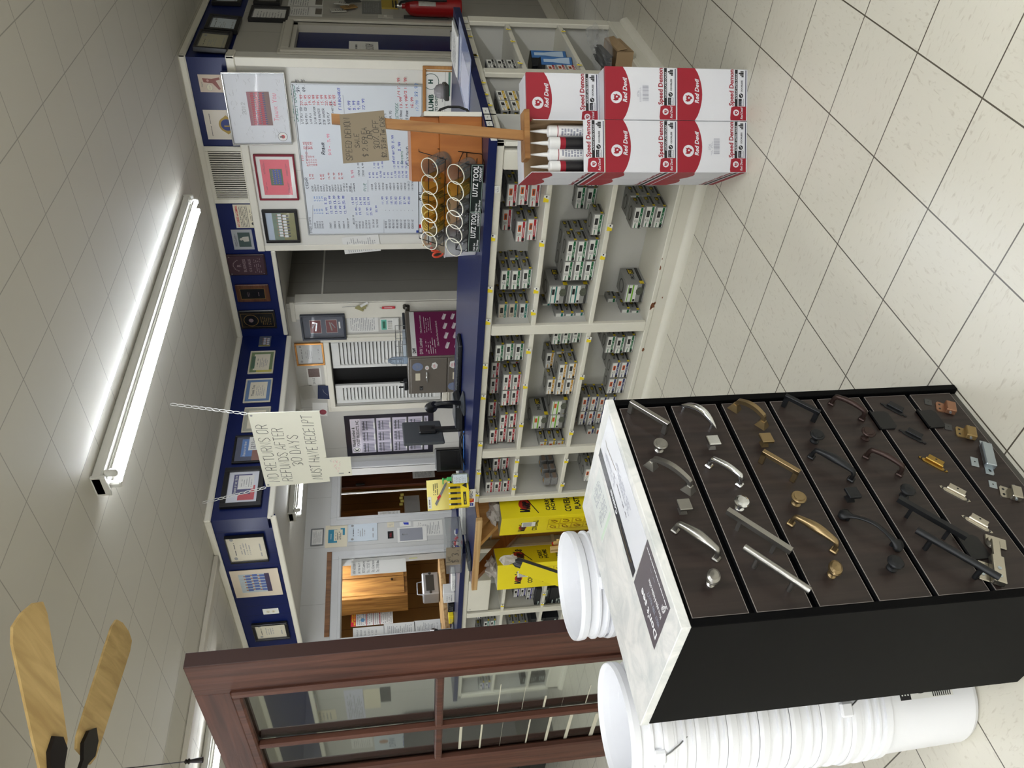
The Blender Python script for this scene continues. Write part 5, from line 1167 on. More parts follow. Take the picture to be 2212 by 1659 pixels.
framed('framed_photo', 'team photo on a pink signed mount in a burgundy frame with white mat', ZA(575, 1360), ZA(805, 1050), d_pink, fred, .013, .022, mat_=pap, mt=.028, **W_)
def d_team(b, W, H):
    b.rect(-W/2, -H*.05, W/2, H/2, 0, col('photo_sky_trees', (110, 130, 110), var=.3, scale=30)); b.rect(-W/2, -H/2, W/2, -H*.05, .0002, col('photo_lawn', (132, 128, 74), var=.2, scale=40)); b.rect(-W/2, H*.28, W/2, H/2, .0002, col('photo_pale_sky', (176, 190, 206))); crowd(b, -W*.42, -H*.2, W*.42, H*.14, 2, 8, col('photo_white_kit', (224, 226, 226)), z=.0004, legs=col('photo_black_trousers', (44, 46, 52)))
framed('framed_photo', 'team in white jerseys outdoors in a black frame beside the whiteboard top', ZA(620, 1650), ZA(825, 1425), d_team, fblack, .022, .025, **W_)
def d_hot(b, W, H):
    b.text('HOT CHECKS are CRIMINAL', -W*.46, H*.32, 0, H*.10, hred, bold=.03, wmax=W*.92); b.scrib(-W*.46, -H*.14, W*.46, H*.27, 0, ink, 6, fill=.95, rag=.05); b.scrib(-W*.2, -H*.4, W*.4, -H*.2, 0, ink, 3); b.disc(-W*.32, -H*.32, H*.09, 0, ink, 14)
flat('notice', 'cream HOT CHECKS notice on the blue band left of the vent', 'notice', ZA(415, 1555), ZA(535, 1395), d_hot, m=cream, **W_)
def d_lion(b, W, H):
    b.disc(0, -H*.02, H*.2, 0, col('emblem_gold', (170, 140, 60)), 24); b.disc(0, -H*.02, H*.15, .0003, dblue, 20); b.text('L', 0, -H*.09, .0006, H*.14, col('emblem_gold', (170, 140, 60)), 'c', .03); b.scrib(-W*.38, H*.35, W*.38, H*.39, 0, ink, 1, rag=0); b.scrib(-W*.1, -H*.42, W*.12, -H*.38, 0, ink, 1)
    for s_ in (-1, 1): b.poly([(s_*H*.17, -H*.1), (s_*H*.25, -H*.02), (s_*H*.17, H*.08)], .0002, col('emblem_gold', (170, 140, 60)))
flat('certificate', 'cream certificate with round blue and gold emblem on the blue band', 'certificate', ZA(222, 950), ZA(470, 752), d_lion, m=M('paper_ivory', (222, 214, 200), .6, var=.02), **W_)
def d_boot(b, W, H):
    c = col('boot_brown', (140, 84, 74)); b.poly([(W*.06, H*.30), (W*.3, H*.34), (W*.26, -H*.05), (W*.36, -H*.38), (W*.24, -H*.40), (W*.16, -H*.22), (-W*.3, -H*.38), (-W*.36, -H*.30), (W*.02, -H*.06)], 0, c); b.disc(W*.17, H*.12, W*.07, .0003, col('boot_patch', (196, 150, 140)), 10)
    b.disc(-W*.22, H*.08, W*.19, 0, inkl, 20, H*.13); b.disc(-W*.22, H*.08, W*.18, .0003, cream, 20, H*.122); b.hand('thank', -W*.34, H*.06, .0006, H*.05, ink); b.hand('Rodeo', -W*.2, H*.36, 0, H*.06, ink)
flat('drawing', 'small drawing of a cowboy boot pinned to the blue band', 'drawing', ZA(170, 628), ZA(310, 510), d_boot, m=M('paper_tan', (210, 194, 176), .6, var=.02), **W_)
# --- vent
mw, W, H = wall_frame(ZA(255, 1385), ZA(470, 998), .001, **W_)
T = thing('air_vent', 'white return air grille on the blue band', 'vent', mw); b = MB(); b.frame(-W/2, -H/2, W/2, H/2, .036, 0, .012, trimw, .004); b.build('grille_frame', T)
b = MB(); b.rect(-W/2+.03, -H/2+.03, W/2-.03, H/2-.03, .0008, M('vent_dark', (26, 24, 22), .8, var=0)); b.build('duct', T)
b = MB(); n = 22
for i in range(n):
    x = -W/2+.036+(W-.072)*(i+.5)/n; b.box(x-.0038, -H/2+.034, .002, x+.0030, H/2-.034, .010, trimw)
b.build('louvres', T)
# --- photo and three plaques on the header
def d_statue(b, W, H):
    b.rect(-W*.36, -H*.38, W*.36, H*.22, 0, col('photo_teal_grey', (70, 86, 84))); s_ = col('photo_stone', (190, 186, 176)); b.poly([(-W*.08, -H*.3), (W*.16, -H*.3), (W*.14, -H*.02), (W*.06, H*.1), (0, H*.02), (-W*.1, -H*.06)], .0003, s_); b.disc(W*.02, H*.08, W*.06, .0004, s_, 10); b.scrib(-W*.34, H*.28, W*.3, H*.42, 0, ink, 3)
flat('photo_card', 'grey card with photo of a statue on the blue band right of the plaques', 'photo', ZC(172, 328), ZC(306, 168), d_statue, m=M('card_grey', (166, 168, 172), .5, var=.02), **W_)
def plaque(label, ul, lr, wm, pm, d, pl, t=.035):
    mw, W, H = wall_frame(ul, lr, .001, **pl); T = thing('plaque', label, 'plaque', mw); b = MB(); b.box(-W/2, -H/2, 0, W/2, H/2, .018, wm, .006); b.build('backing_board', T)
    b = MB(); b.box(-W/2+t, -H/2+t, .0185, W/2-t, H/2-t, .0205, pm); b.T = Matrix.Translation((0, 0, .021)); d(b, W-2*t, H-2*t); b.build('engraved_plate', T)
gold = M('engraving_gold', (150, 120, 70), .4, .5, var=0); etch = M('engraving_grey', (132, 112, 116), .5, var=0)
def d_p1(b, W, H):
    b.text('BUSINESS', 0, H*.02, 0, H*.08, etch, 'c', .02, wmax=W*.7); b.text('G & S SALES', 0, -H*.13, 0, H*.07, etch, 'c', .02, wmax=W*.7); b.scrib(-W*.4, -H*.42, W*.4, -H*.2, 0, etch, 4, rag=.1)
    for k in range(10): a = math.pi*(.15+.7*k/9); b.disc(W*.32*math.cos(a), H*.14+H*.24*math.sin(a), W*.03, 0, etch, 6)
    b.text('R', 0, H*.16, 0, H*.12, etch, 'c', .01)
    for x in (-1, 1):
        for y in (-1, 1): b.disc(x*W*.46, y*H*.46, W*.03, .0002, chrome, 8)
plaque('dull purple engraved acrylic plaque on the blue header', ZC(135, 528), ZC(408, 358), M('plaque_plum_board', (50, 30, 36), .35, var=.1), M('plaque_plum', (72, 52, 60), .25, var=.05), d_p1, W_, .012)
def d_p2(b, W, H): b.frame(-W/2, -H/2, W/2, H/2, .004, 0, .0006, gold); b.scrib(-W*.25, H*.12, W*.25, H*.22, 0, etch, 2); b.scrib(-W*.2, -H*.28, W*.2, -H*.2, 0, etch, 1)
plaque('walnut plaque with a black gold-bordered plate on the blue header', ZC(200, 740), ZC(440, 598), wood('plaque_walnut', (70, 40, 26), (108, 68, 46), 0, 2, .4, 8), M('plate_black', (14, 15, 20), .25, var=.1), d_p2, W_, .034)
def d_p3(b, W, H):
    b.frame(-W*.42, -H/2, W*.42, H/2, .003, 0, .0004, gold); b.disc(0, H*.2, W*.36, .0004, gold, 30); b.disc(0, H*.2, W*.33, .0006, M('plate_black', None), 30); b.disc(0, H*.2, W*.12, .0008, etch, 8); b.scrib(-W*.3, -H*.42, W*.3, -H*.08, .0002, gold, 6, fill=.8)
plaque('black plaque with a round gold wreath at the inner corner of the blue header', ZC(230, 955), ZC(488, 802), M('plaque_black_board', (22, 22, 28), .3, var=.1), M('plate_black', None), d_p3, W_, .014)
# --- bulkhead: certificates in a row
def d_kids(b, W, H): b.rect(-W/2, -H/2, W/2, H/2, 0, col('photo_mixed', (86, 92, 104), var=.5, scale=60)); crowd(b, -W*.4, -H*.4, W*.3, H*.2, 2, 4, col('photo_pale_shirt', (190, 190, 196)), z=.0003); b.rect(-W/2, -H/2, -W*.36, H/2, .0004, col('photo_olive', (130, 124, 70)))
flat('photo', 'small unframed team photo at the right end of the certificates', 'photo', ZC(362, 1102), ZC(466, 1018), d_kids, **K_)
cfr = M('frame_cream', (204, 198, 178), .45, var=.05)
def certd(c1, c2, head):
    def d(b, W, H):
        b.rect(-W/2, -H/2, W/2, H/2, 0, c1); b.rect(-W*.38, -H*.36, W*.40, H*.36, .0004, cream)
        if c2: b.rect(-W/2, -H/2, -W*.36, H*.2, .0002, c2); b.rect(-W*.3, H*.3, W*.3, H*.46, .0006, col('cert_dark_green', (20, 84, 44)))
        b.text(head, 0, H*.16, .0008, H*.11, ink, 'c', .02, wmax=W*.6) if head else b.scrib(-W*.2, H*.14, W*.2, H*.22, .0008, ink, 1); b.scrib(-W*.25, -H*.28, W*.25, H*.1, .0008, inkl, 5, fill=.8)
    return d
framed('framed_certificate', 'green and yellow bordered certificate on the bulkhead', ZC(275, 1325), ZC(500, 1140), certd(col('cert_green', (96, 120, 60)), col('cert_yellow', (196, 184, 60)), ''), cfr, .012, .014, **K_)
framed('framed_certificate', 'blue bordered Thank You certificate on the bulkhead', ZC(238, 1556), ZC(480, 1360), certd(col('cert_blue', (70, 112, 160)), None, 'Thank You'), cfr, .012, .014, **K_)
framed('framed_certificate', 'beige bordered certificate half hidden by the hanging sign', (521, 936), (586, 880), certd(col('cert_grey', (170, 168, 150)), None, ''), cfr, .010, .014, **K_)
def d_gs(b, W, H): b.rect(-W/2, -H/2, W/2, H/2, 0, col('gs_navy', (40, 50, 84))); b.rect(-W/2, -H/2, W/2, -H*.1, .0002, col('gs_rust', (132, 78, 60))); b.rect(-W*.3, -H*.1, W*.42, H*.3, .0004, col('gs_blue', (70, 120, 186))); b.rect(-W*.05, -H*.4, W*.5, H*.05, .0006, pap); b.hand('Member of the Month', -W*.28, H*.14, .0007, H*.09, pap, wmax=W*.6); b.hand('G & S Sales', 0, -H*.2, .0008, H*.16, ink, wmax=W*.45)
framed('framed_certificate', 'dark framed navy award card reading G & S Sales', (500, 1004), (578, 941), d_gs, fblack, .016, .02, **K_)
def d_rb(b, W, H): b.rect(-W*.40, -H*.40, W*.05, H*.14, 0, col('rb_red', (190, 50, 64))); b.rect(-W*.22, -H*.26, W*.42, H*.34, .0003, col('rb_navy', (50, 50, 110))); b.rect(-W*.06, -H*.34, W*.38, H*.18, .0006, pap); b.hand('Member of the Month', -W*.2, H*.22, .0007, H*.09, pap, wmax=W*.58); b.scrib(0, -H*.3, W*.32, H*.1, .0008, inkl, 5)
framed('framed_certificate', 'wide black framed award with red and navy card at the bulkhead corner', ZG(320, 345), ZG(660, 38), d_rb, fblack, .035, .03, m=M('award_white', (216, 218, 226), .5, var=.02), **K_)
# --- left return of the bulkhead
def d_plain(b, W, H): b.scrib(-W*.25, H*.29, W*.25, H*.36, 0, ink, 1, rag=0); b.scrib(-W*.25, -H*.1, W*.25, H*.2, 0, inkl, 4); b.disc(-W*.38, H*.36, W*.06, 0, inkl, 14, H*.05); b.disc(W*.38, H*.36, W*.06, 0, inkl, 14, H*.05); b.scrib(-W*.35, -H*.4, W*.35, -H*.3, 0, inkl, 1)
framed('framed_certificate', 'cream certificate under glass catching the ceiling light on the left bulkhead', ZG(408, 720), ZG(645, 515), d_plain, fblack, .005, .03, m=cream, **L_)
def d_mat(b, W, H): b.rect(-W*.32, -H*.30, W*.36, H*.34, 0, col('photo_bleachers', (186, 196, 200), var=.2, scale=40)); crowd(b, -W*.28, -H*.2, W*.34, H*.24, 3, 6, col('photo_swim_blue', (90, 110, 170)), z=.0003); b.rect(-W*.32, -H*.30, W*.36, -H*.2, .0005, col('photo_dark_row', (70, 60, 90)))
flat('photo_card', 'team photo on a wide cream mat on the left bulkhead', 'photo', ZG(448, 985), ZG(745, 765), d_mat, m=M('mat_cream', (222, 208, 188), .6, var=.02), th=.004, off=.006, **L_)
mw, W, H = wall_frame(ZG(655, 1122), ZG(740, 1050), .001, **L_); T = thing('power_outlet', 'white duplex power outlet on the left bulkhead', 'outlet', mw); b = MB(); b.box(-.038, -.06, 0, .038, .06, .005, tagw, .003); b.build('cover_plate', T)
for s_ in (-1, 1):
    b = MB(); b.prism([(.016*math.cos(a*math.pi/8), s_*.02+.014*math.sin(a*math.pi/8)) for a in range(16)], .005, .0062, cream); b.rect(-.007, s_*.02-.004, -.004, s_*.02+.004, .0066, ink); b.rect(.004, s_*.02-.004, .007, s_*.02+.004, .0066, ink); b.build('socket', T)
framed('framed_certificate', 'black framed certificate at the far left end of the blue bulkhead', ZG(588, 1295), ZG(815, 1155), d_plain, fblack, .022, .025, m=cream, **L_)
# --- right wall
framed('framed_certificate', 'acrylic faced cream certificate leaning out at the blue corner', ZA(120, 372), ZA(392, 256), d_plain, fblack, .018, .035, m=M('cert_aged', (176, 170, 140), .5, var=.03), tilt=.06, off=.006, **R_)
framed('framed_certificate', 'black framed grey certificate second from the corner on the right wall', ZA(195, 238), ZA(455, 145), d_plain, fblack, .028, .03, m=pale, tilt=.06, off=.006, **R_)
framed('framed_certificate', 'black framed certificate cut by the top edge on the blue band', ZA(245, 40), ZA(480, -60), d_plain, fblack, .028, .03, m=pale, **R_)
def d_docs(b, W, H): b.scrib(-W*.4, -H*.4, W*.4, H*.4, 0, inkl, 9)
framed('framed_document', 'black framed document over the blue door', ZA(493, 152), ZA(782, 72), d_docs, fblack, .022, .03, m=pap, **R_)
framed('framed_document', 'dark thick framed document above the pinned packets', ZA(532, 60), ZA(738, -40), d_docs, fblack, .03, .05, m=M('doc_grey', (120, 120, 116), .5, var=.05), **R_)
def d_flyer(b, W, H): b.rect(-W*.3, -H*.48, W*.3, -H*.28, 0, col('flyer_photo', (110, 104, 96), var=.4, scale=80)); b.scrib(-W*.4, -H*.1, W*.4, H*.45, 0, inkl, 8)
flat('flyer', 'printed flyer with small photo, nearer the door casing', 'flyer', ZA(768, 108), ZA(1005, 48), d_flyer, **R_); flat('flyer', 'printed flyer with small photo cut by the picture edge', 'flyer', ZA(762, 45), ZA(1010, -30), d_flyer, **R_)
mw, W, H = wall_frame(ZA(1055, 115), ZA(1250, 10), .002, **R_); clr = M('packet_film', (190, 188, 180), .2, var=.2, scale=40)
for i, (x, y, r, m_, lb) in enumerate(((-.07, .05, .2, clr, 'clear packet'), (-.02, -.03, .5, M('packet_kraft', (150, 118, 70), .6, var=.1), 'kraft packet'), (.03, .02, -.2, clr, 'clear packet'), (.05, -.06, .35, gdk, 'dark packet'))):
    b = MB(); b.T = Matrix.Rotation(r, 4, 'Z'); b.box(-.035, -.06, 0, .035, .06, .008, m_, .003); b.scrib(-.025, -.04, .025, .03, .0085, ink, 4)
    solo(b, 'packet', '%s hanging on the right wall, %s of four' % (lb, ('leftmost', 'second from left', 'third from left', 'rightmost')[i]), 'packet', mw @ loc(x, y, .004+.012*i))
flat('notice', 'beige framed notice under glass beside the fire extinguisher', 'notice', ZA(1270, 95), ZA(1400, 10), d_docs, m=M('doc_grey', None), **R_); flat('notepad', 'yellow notepad pinned beside the fire extinguisher', 'notepad', ZA(1405, 62), ZA(1510, -15), None, m=M('pad_yellow', (176, 152, 60), .6, var=.05), th=.01, **R_)
mw, W, H = wall_frame(ZA(1385, 130), ZA(1478, 105), .001, **R_); b = MB(); b.box(-.036, -.058, 0, .036, .058, .006, dg, .003)
for x in (-.012, .012): b.box(x-.004, -.01, .006, x+.004, .012, .012, dg, .001)
solo(b, 'light_switch', 'white light switch plate beside the blue door', 'switch', mw)
# fire extinguisher
p = at((965, 12), X=XR+.1); T = thing('fire_extinguisher', 'red fire extinguisher hanging on the right wall', 'fire extinguisher', loc(XR+.085, p.y, .80)); exr = M('extinguisher_red', (150, 14, 18), .3, var=.05)
b = MB(); b.lathe([(0, 0), (.062, 0), (.068, .01), (.069, .04), (.069, .35), (.06, .395), (.03, .425), (.018, .43), (.018, .455), (0, .455)], exr, 32); b.build('cylinder', T)
b = MB(); v = []
for i in range(9):
    a = -1.2+i*.2
    for z in (.2, .33): v.append((.0698*math.cos(a), .0698*math.sin(a), z))
b.add(v, [(2*i, 2*i+2, 2*i+3, 2*i+1) for i in range(8)], M('ext_label', (180, 176, 168), .4, var=.3, scale=60)); b.build('label', T)
b = MB(); b.tube([(0, 0, .455), (0, 0, .49)], .016, chrome, 10); b.box(-.01, -.02, .49, .01, .10, .505, gbk, .003); b.box(-.008, -.02, .515, .008, .11, .525, gbk, .003); b.build('valve', T)
b = MB(); b.tube([(.02, -.02, .47), (.05, -.07, .46), (.075, -.085, .36), (.07, -.08, .2), (.072, -.075, .12)], .009, gbk, 8); b.build('hose', T)
b = MB(); b.box(-.084, -.02, .1, -.07, .02, .44, gdk); b.build('bracket', T)
# lumber rack showing at the right edge
darkw = wood('rack_timber', (44, 32, 22), (84, 62, 42), 2, .8, .6, 6)
T = thing('lumber_rack', 'dark timber rack at the far right beyond the counter', 'rack', loc(0, 0, 0)); b = MB()
py = at((1190, 22), X=XR+.3).y
for i, z in enumerate((.0, .28, .56, .80)): b.box(XR+.03, 4.35, z+.02, XR+.55, 6.4, z+.13, darkw, .004)
b.build('plank_stack', T); b = MB(); b.box(XR+.02, 4.33, 0, XR+.09, 4.40, .98, darkw, .004); b.box(XR+.5, 4.33, 0, XR+.57, 4.40, .98, darkw, .004); b.build('post', T)
b = MB(); q = at((1166, 4), Y=4.329); b.at(basis((XR+.3, 4.3285, .83), EX, EZ)); b.box(-.03, -.02, 0, .03, .02, .001, tagw); b.scrib(-.024, -.014, .024, .014, .0014, ink, 3); b.build('price_tag', T)
# paper on the blue door
def d_close(b, W, H): b.scrib(-W*.3, H*.15, W*.3, H*.35, 0, ink, 1); b.hand('DOOR', -W*.3, -H*.32, 0, H*.24, ink, wmax=W*.6)
flat('notice', 'hand-lettered paper taped to the blue door', 'notice', ZA(1180, 350), ZA(1380, 288), d_close, X=XR-.049)
# ================================================================ things on the blue counter top
ZTT = ZT+.037+.0006
amber = M('tub_amber', (236, 208, 120), .1, var=0, trans=.9, ior=1.15); clrp = M('tub_clear', (226, 228, 228), .08, var=0, trans=.92, ior=1.15); rimm = M('tub_rim', (232, 230, 214), .25, var=0); bitm = M('bit_steel', (120, 120, 124), .35, .8, var=.2)
lutz = M('lutz_green_black', (18, 30, 30), .4, var=.05); wireb = M('rack_wire', (18, 18, 20), .35, .3, var=0)
def tub(mw, label, cm, filled=True):
    t = thing('tub', label, 'tub', mw, 'clear tubs in the wire racks'); b = MB(); r = .044; h = .11
    b.lathe([(0, 0), (r*.88, 0), (r*.9, .004), (r, h), (r*.965, h), (r*.87, .006), (0, .006)], cm, 28); b.build('cup', t)
    b = MB(); b.lathe([(r*.98, h-.002), (r*1.04, h-.002), (r*1.04, h+.002), (r*.98, h+.002), (r*.98, h-.002)], rimm, 28); b.build('rim', t)
    if filled:
        b = MB(); rr = random.Random(label)
        for k in range(9):
            a = rr.uniform(0, 6.28); q = rr.uniform(0, r*.55); b.tube([(q*math.cos(a), q*math.sin(a), .009), (q*math.cos(a+.3)*1.1, q*math.sin(a+.3)*1.1, rr.uniform(.05, .075))], .0035, bitm, 6)
        b.build('drill_bits', t)
def lutz_rack(ya, yb, label):
    a, c = at((1034, ya), Z=ZTT), at((1036, yb), Z=ZTT); x0, x1 = a.x, c.x; y = YC+.03
    T = thing('tub_rack', label, 'rack', loc(x0, y, ZTT)); W = x1-x0
    b = MB(); b.box(0, 0, .006, W, .004, .062, lutz, .001); b.T = Matrix(((1, 0, 0, 0), (0, 0, -1, -.0006), (0, 1, 0, 0), (0, 0, 0, 1)))
    b.frame(.003, .009, W-.003, .059, .0018, 0, .0004, M('lutz_border', (170, 190, 180), .4, var=0))
    b.text('LUTZ TOOL', W*.97, .029, .0004, .022, ptx, 'r', .03, wmax=W*.62, sl=.1); b.text('COMPANY', W*.80, .014, .0004, .010, ptx, 'c', .03, wmax=W*.4); b.text('Nail Set', W*.04, .028, .0004, .009, ptx, bold=.02); b.text('Nut Driver', W*.04, .014, .0004, .009, ptx, bold=.02)
    b.build('name_plate', T)
    b = MB(); wr_ = .0022
    for x in (.002, W-.002):
        b.tube([(x, -.002, .004), (x, .10, .004), (x, .17, .28), (x, .12, .28), (x, .05, .17)], wr_, wireb, 6); b.tube([(x, 0, .06), (x, .02, .115), (x, .12, .085)], wr_, wireb, 6)
    for y_, z in ((.0, .064), (.02, .115), (.06, .03), (.11, .07), (.05, .17), (.09, .2), (.17, .28), (.15, .18), (.075, .24)): b.tube([(.002, y_, z), (W-.002, y_, z)], wr_, wireb, 6)
    b.build('wire_frame', T)
    return x0, W, y
TB = [[('a', 1), ('c', 0), ('c', 0)], [('c', 1), ('a', 1), ('c', 0)]]
def fill_rack(x0, W, y, side, up, low):
    p = W/3; nm = ('left', 'middle', 'right')
    for tier, (dy, z, cols_) in enumerate(((.048, .055, low), (.105, .165, up))):
        for i, c_ in enumerate(cols_):
            if c_ == '-': continue
            tub(Matrix.Translation((x0+p*(i+.5), y+dy+.02, ZTT+z)) @ Matrix.Rotation(math.radians(48), 4, 'X'), '%s tub, %s of the %s row in the %s rack' % ('amber' if c_ == 'a' else 'clear', nm[i], ('lower', 'upper')[tier], side), amber if c_ == 'a' else clrp)
r1 = lutz_rack(524, 424, 'left black wire rack of clear tubs with LUTZ TOOL plate'); r2 = lutz_rack(421, 304, 'right black wire rack of clear tubs with LUTZ TOOL plate')
fill_rack(*r1, 'left', 'caa', 'ccc'); fill_rack(*r2, 'right', 'aac', 'cac')
b = MB(); q = at((928, 478), Y=YC+.15)
for k in range(4): b.T = loc(q.x, YC+.16, q.z+.004*k-.01, .3*k, .9); b.tube([(.045*math.cos(a*.35), .045*math.sin(a*.35), 0) for a in range(18)], .0035, tagw, 6, closed=True)
solo(b, 'ring_lids', 'stack of white ring lids on the left wire rack', 'lid')
# wooden cash drawer cabinet with a white front and black handle
cwood = wood('drawer_cherry', (146, 82, 30), (186, 116, 54), 2, .7, .35, 5)
pa = at((1041, 246), Z=ZTT); p2 = at((1030, 388), Y=pa.y)
hz = at((886, 250), Y=pa.y).z
T = thing('wooden_drawer_box', 'cherry wood drawer box with white front and black handle on the counter', 'cabinet', loc(pa.x, pa.y, ZTT, .47)); wbx = (pa.x-p2.x)*.93
b = MB(); b.box(-wbx, 0, 0, -.012, .40, (hz-ZTT)*.6, cwood, .002); b.box(-wbx*.98, .02, (hz-ZTT)*.6, -.014, .40, hz-ZTT, cwood, .002); b.build('box', T)
b = MB(); b.box(-.012, -.002, .0, .008, .402, hz-ZTT-.06, white, .002); b.build('drawer_front', T)
b = MB(); b.tube([(.008, .10, .05), (.022, .10, .055), (.034, .10, .09), (.034, .10, .14), (.022, .10, .175), (.008, .10, .18)], [.010, .006, .0055, .0055, .006, .010], gbk, 8); b.build('handle', T)
# cork board under the whiteboard with the lumber yard sheet
ckw = wood('cork_frame', (160, 108, 56), (196, 146, 88), 0, .8, .5, 8); cork = M('cork', (176, 134, 88), .8, var=.15, scale=60)
mw, W, H = wall_frame(ZA(1686, 1672), (1070, 144), .001, **W_)
T = thing('cork_board', 'wood framed cork board under the whiteboard, behind the counter', 'board', mw); b = MB(); b.frame(-W/2, -H/2, W/2, H/2, .022, 0, .02, ckw, .003); b.build('frame', T); b = MB(); b.box(-W/2+.022, -H/2+.022, 0, W/2-.022, H/2-.022, .006, cork); b.build('cork', T)
kg = M('klumb_green', (20, 66, 52), .5, var=0)
def d_kl(b, W, H):
    cx = W*.38; b.disc(cx, H*.36, W*.10, 0, kg, 28); b.disc(cx, H*.36, W*.093, .0003, pap, 28); b.text('H', cx, H*.32, .0006, H*.10, kg, 'c', .06)
    b.text('KLUMB', W*.22, H*.30, 0, H*.115, kg, 'r', .03, wmax=W*.6); b.text('PRODUCTS CENTER', W*.24, H*.20, 0, H*.06, kg, 'r', .03, wmax=W*.7); b.scrib(-W*.45, H*.06, W*.2, H*.16, 0, inkl, 2); b.rect(-W*.5, H*.02, W*.5, H*.025, .0, kg); b.rect(W*.2, -H*.10, W*.5, -H*.05, 0, M('klumb_sage', (96, 136, 120), .5, var=0)); b.hand('Cash', -W*.05, -H*.2, 0, H*.08, ink); b.scrib(-W*.4, -H*.45, W*.3, -H*.25, 0, inkl, 4)
flat('paper_sheet', 'large white sheet headed KLUMB PRODUCTS CENTER pinned to the cork board', 'paper', ZA(1700, 1010), ZA(1990, 492), d_kl, off=.008, **W_)
flat('paper_sheet', 'white list pinned at the left end of the cork board', 'paper', ZA(1702, 1665), ZA(1900, 1560), lambda b, W, H: b.scrib(-W*.4, -H*.1, W*.4, H*.4, 0, inkl, 6), off=.008, rot=.06, **W_)
def d_note(b, W, H): b.scrib(-W*.42, -H*.4, W*.42, H*.4, 0, inkl, 14, fill=.9)
flat('paper_sheet', 'crooked typed sheet hanging at the left edge of the whiteboard', 'paper', ZC(1042, 350), ZC(1325, 214), d_note, off=.006, rot=.10, **W_)
# papers and clipboard on the right-hand return
def lay(label, name, cat, pts, th, m, draw=None, z=None, rz=None):
    q = [at(p, Z=(z or ZTT)) for p in pts]; c = (q[0]+q[1])/2
    return q
c1 = at((1001, 120), Z=ZTT)
b = MB(); b.box(-.16, -.3, 0, .16, .3, .003, M('blotter_clear', (150, 162, 200), .12, var=.02)); b.rect(-.13, -.27, .06, .1, .0033, M('blotter_sheet', (196, 200, 222), .3, var=.02))
solo(b, 'desk_mat', 'glossy blue-grey mat on the right-hand return of the counter', 'mat', loc(c1.x-.05, c1.y-.05, ZTT))
T = thing('clipboard', 'clipboard with white forms on the far end of the counter return', 'clipboard', loc(c1.x-.09, c1.y+.36, ZTT+.0036, .05)); b = MB(); b.box(-.12, -.17, 0, .12, .17, .004, M('clipboard_grey', (150, 152, 156), .4, var=.03), .002); b.build('board', T)
b = MB(); b.box(-.108, -.16, .004, .108, .15, .012, pap, .001); b.scrib(-.09, -.13, .09, .1, .0125, inkl, 10); b.build('paper_stack', T); b = MB(); b.box(-.05, .13, .012, .05, .165, .022, fchr, .003); b.build('clip', T)
c2 = at((975, 205), Z=ZTT)
T = thing('tape_dispenser', 'clear domed dispenser with black tray on the counter return', 'dispenser', loc(c2.x-.06, c2.y+.20, ZTT+.004, .3)); b = MB(); b.box(-.05, -.10, 0, .05, .10, .03, gdk, .006); b.build('tray', T); b = MB(); b.lathe([(.045, .03), (.046, .05), (.036, .075), (.015, .088), (0, .09)], M('dome_clear', (180, 176, 180), .1, var=.1, trans=.5, ior=1.2), 24); b.build('dome', T)
# ruler bucket
p = at((1031, 541), Z=ZTT); T = thing('measuring_pail', 'white measuring pail with orange scissors and a card reading DRIVER on the counter', 'bucket', loc(p.x, p.y+.09, ZTT)); b = MB(); b.lathe([(0, 0), (.066, 0), (.07, .005), (.08, .15), (.083, .152), (.083, .157), (.077, .157), (.068, .006), (0, .006)], M('pail_translucent', (214, 214, 216), .3, var=.02), 32); b.build('pail_body', T)
b = MB()
for k in range(8):
    z = .025+.014*k; r = .0672+.0665*z+.0009; a0_ = -1.75
    v = []
    for i in range(4):
        a = a0_+i*(.12 if k % 2 else .07)
        for zz_ in (z, z+.0025): v.append((r*math.cos(a), r*math.sin(a), zz_))
    b.add(v, [(2*i, 2*i+2, 2*i+3, 2*i+1) for i in range(3)], ink)
b.build('graduations', T)
b = MB(); b.T = Matrix.Translation((0, -.0, .13)) @ Matrix.Rotation(-.2, 4, 'Z') @ Matrix.Rotation(1.35, 4, 'X'); b.box(-.07, 0, -.003, .06, .09, 0, card_); b.hand('DRIVER', -.06, .05, .0005, .02, mk); solo(b, 'card', 'torn cardboard card reading DRIVER in the measuring pail', 'card', loc(p.x, p.y+.06, ZTT))
orng = M('handle_orange', (206, 70, 40), .4, var=.05)
for i, (dx, dy, rz) in enumerate(((-.03, .0, .3), (-.012, .03, -.5))):
    b = MB(); b.T = loc(p.x+dx-.02, p.y+dy+.09, ZTT+.16, rz, .1, -.25)
    b.tube([(.0, 0, -.14), (0, 0, .0)], .004, bitm, 6)
    for s_ in (-1, 1): b.tube([(s_*.016+.013*math.cos(a*.524), 0, .03+.026*math.sin(a*.524)) for a in range(12)], .0055, orng, 8, closed=True); b.tube([(0, 0, -.01), (s_*.016, 0, .006)], .005, orng, 6)
    b.tube([(0, 0, -.02), (0, 0, .0)], .008, gbk, 8)
    solo(b, 'scissors', '%s pair of orange-handled scissors in the measuring pail' % ('front', 'rear')[i], 'scissors')
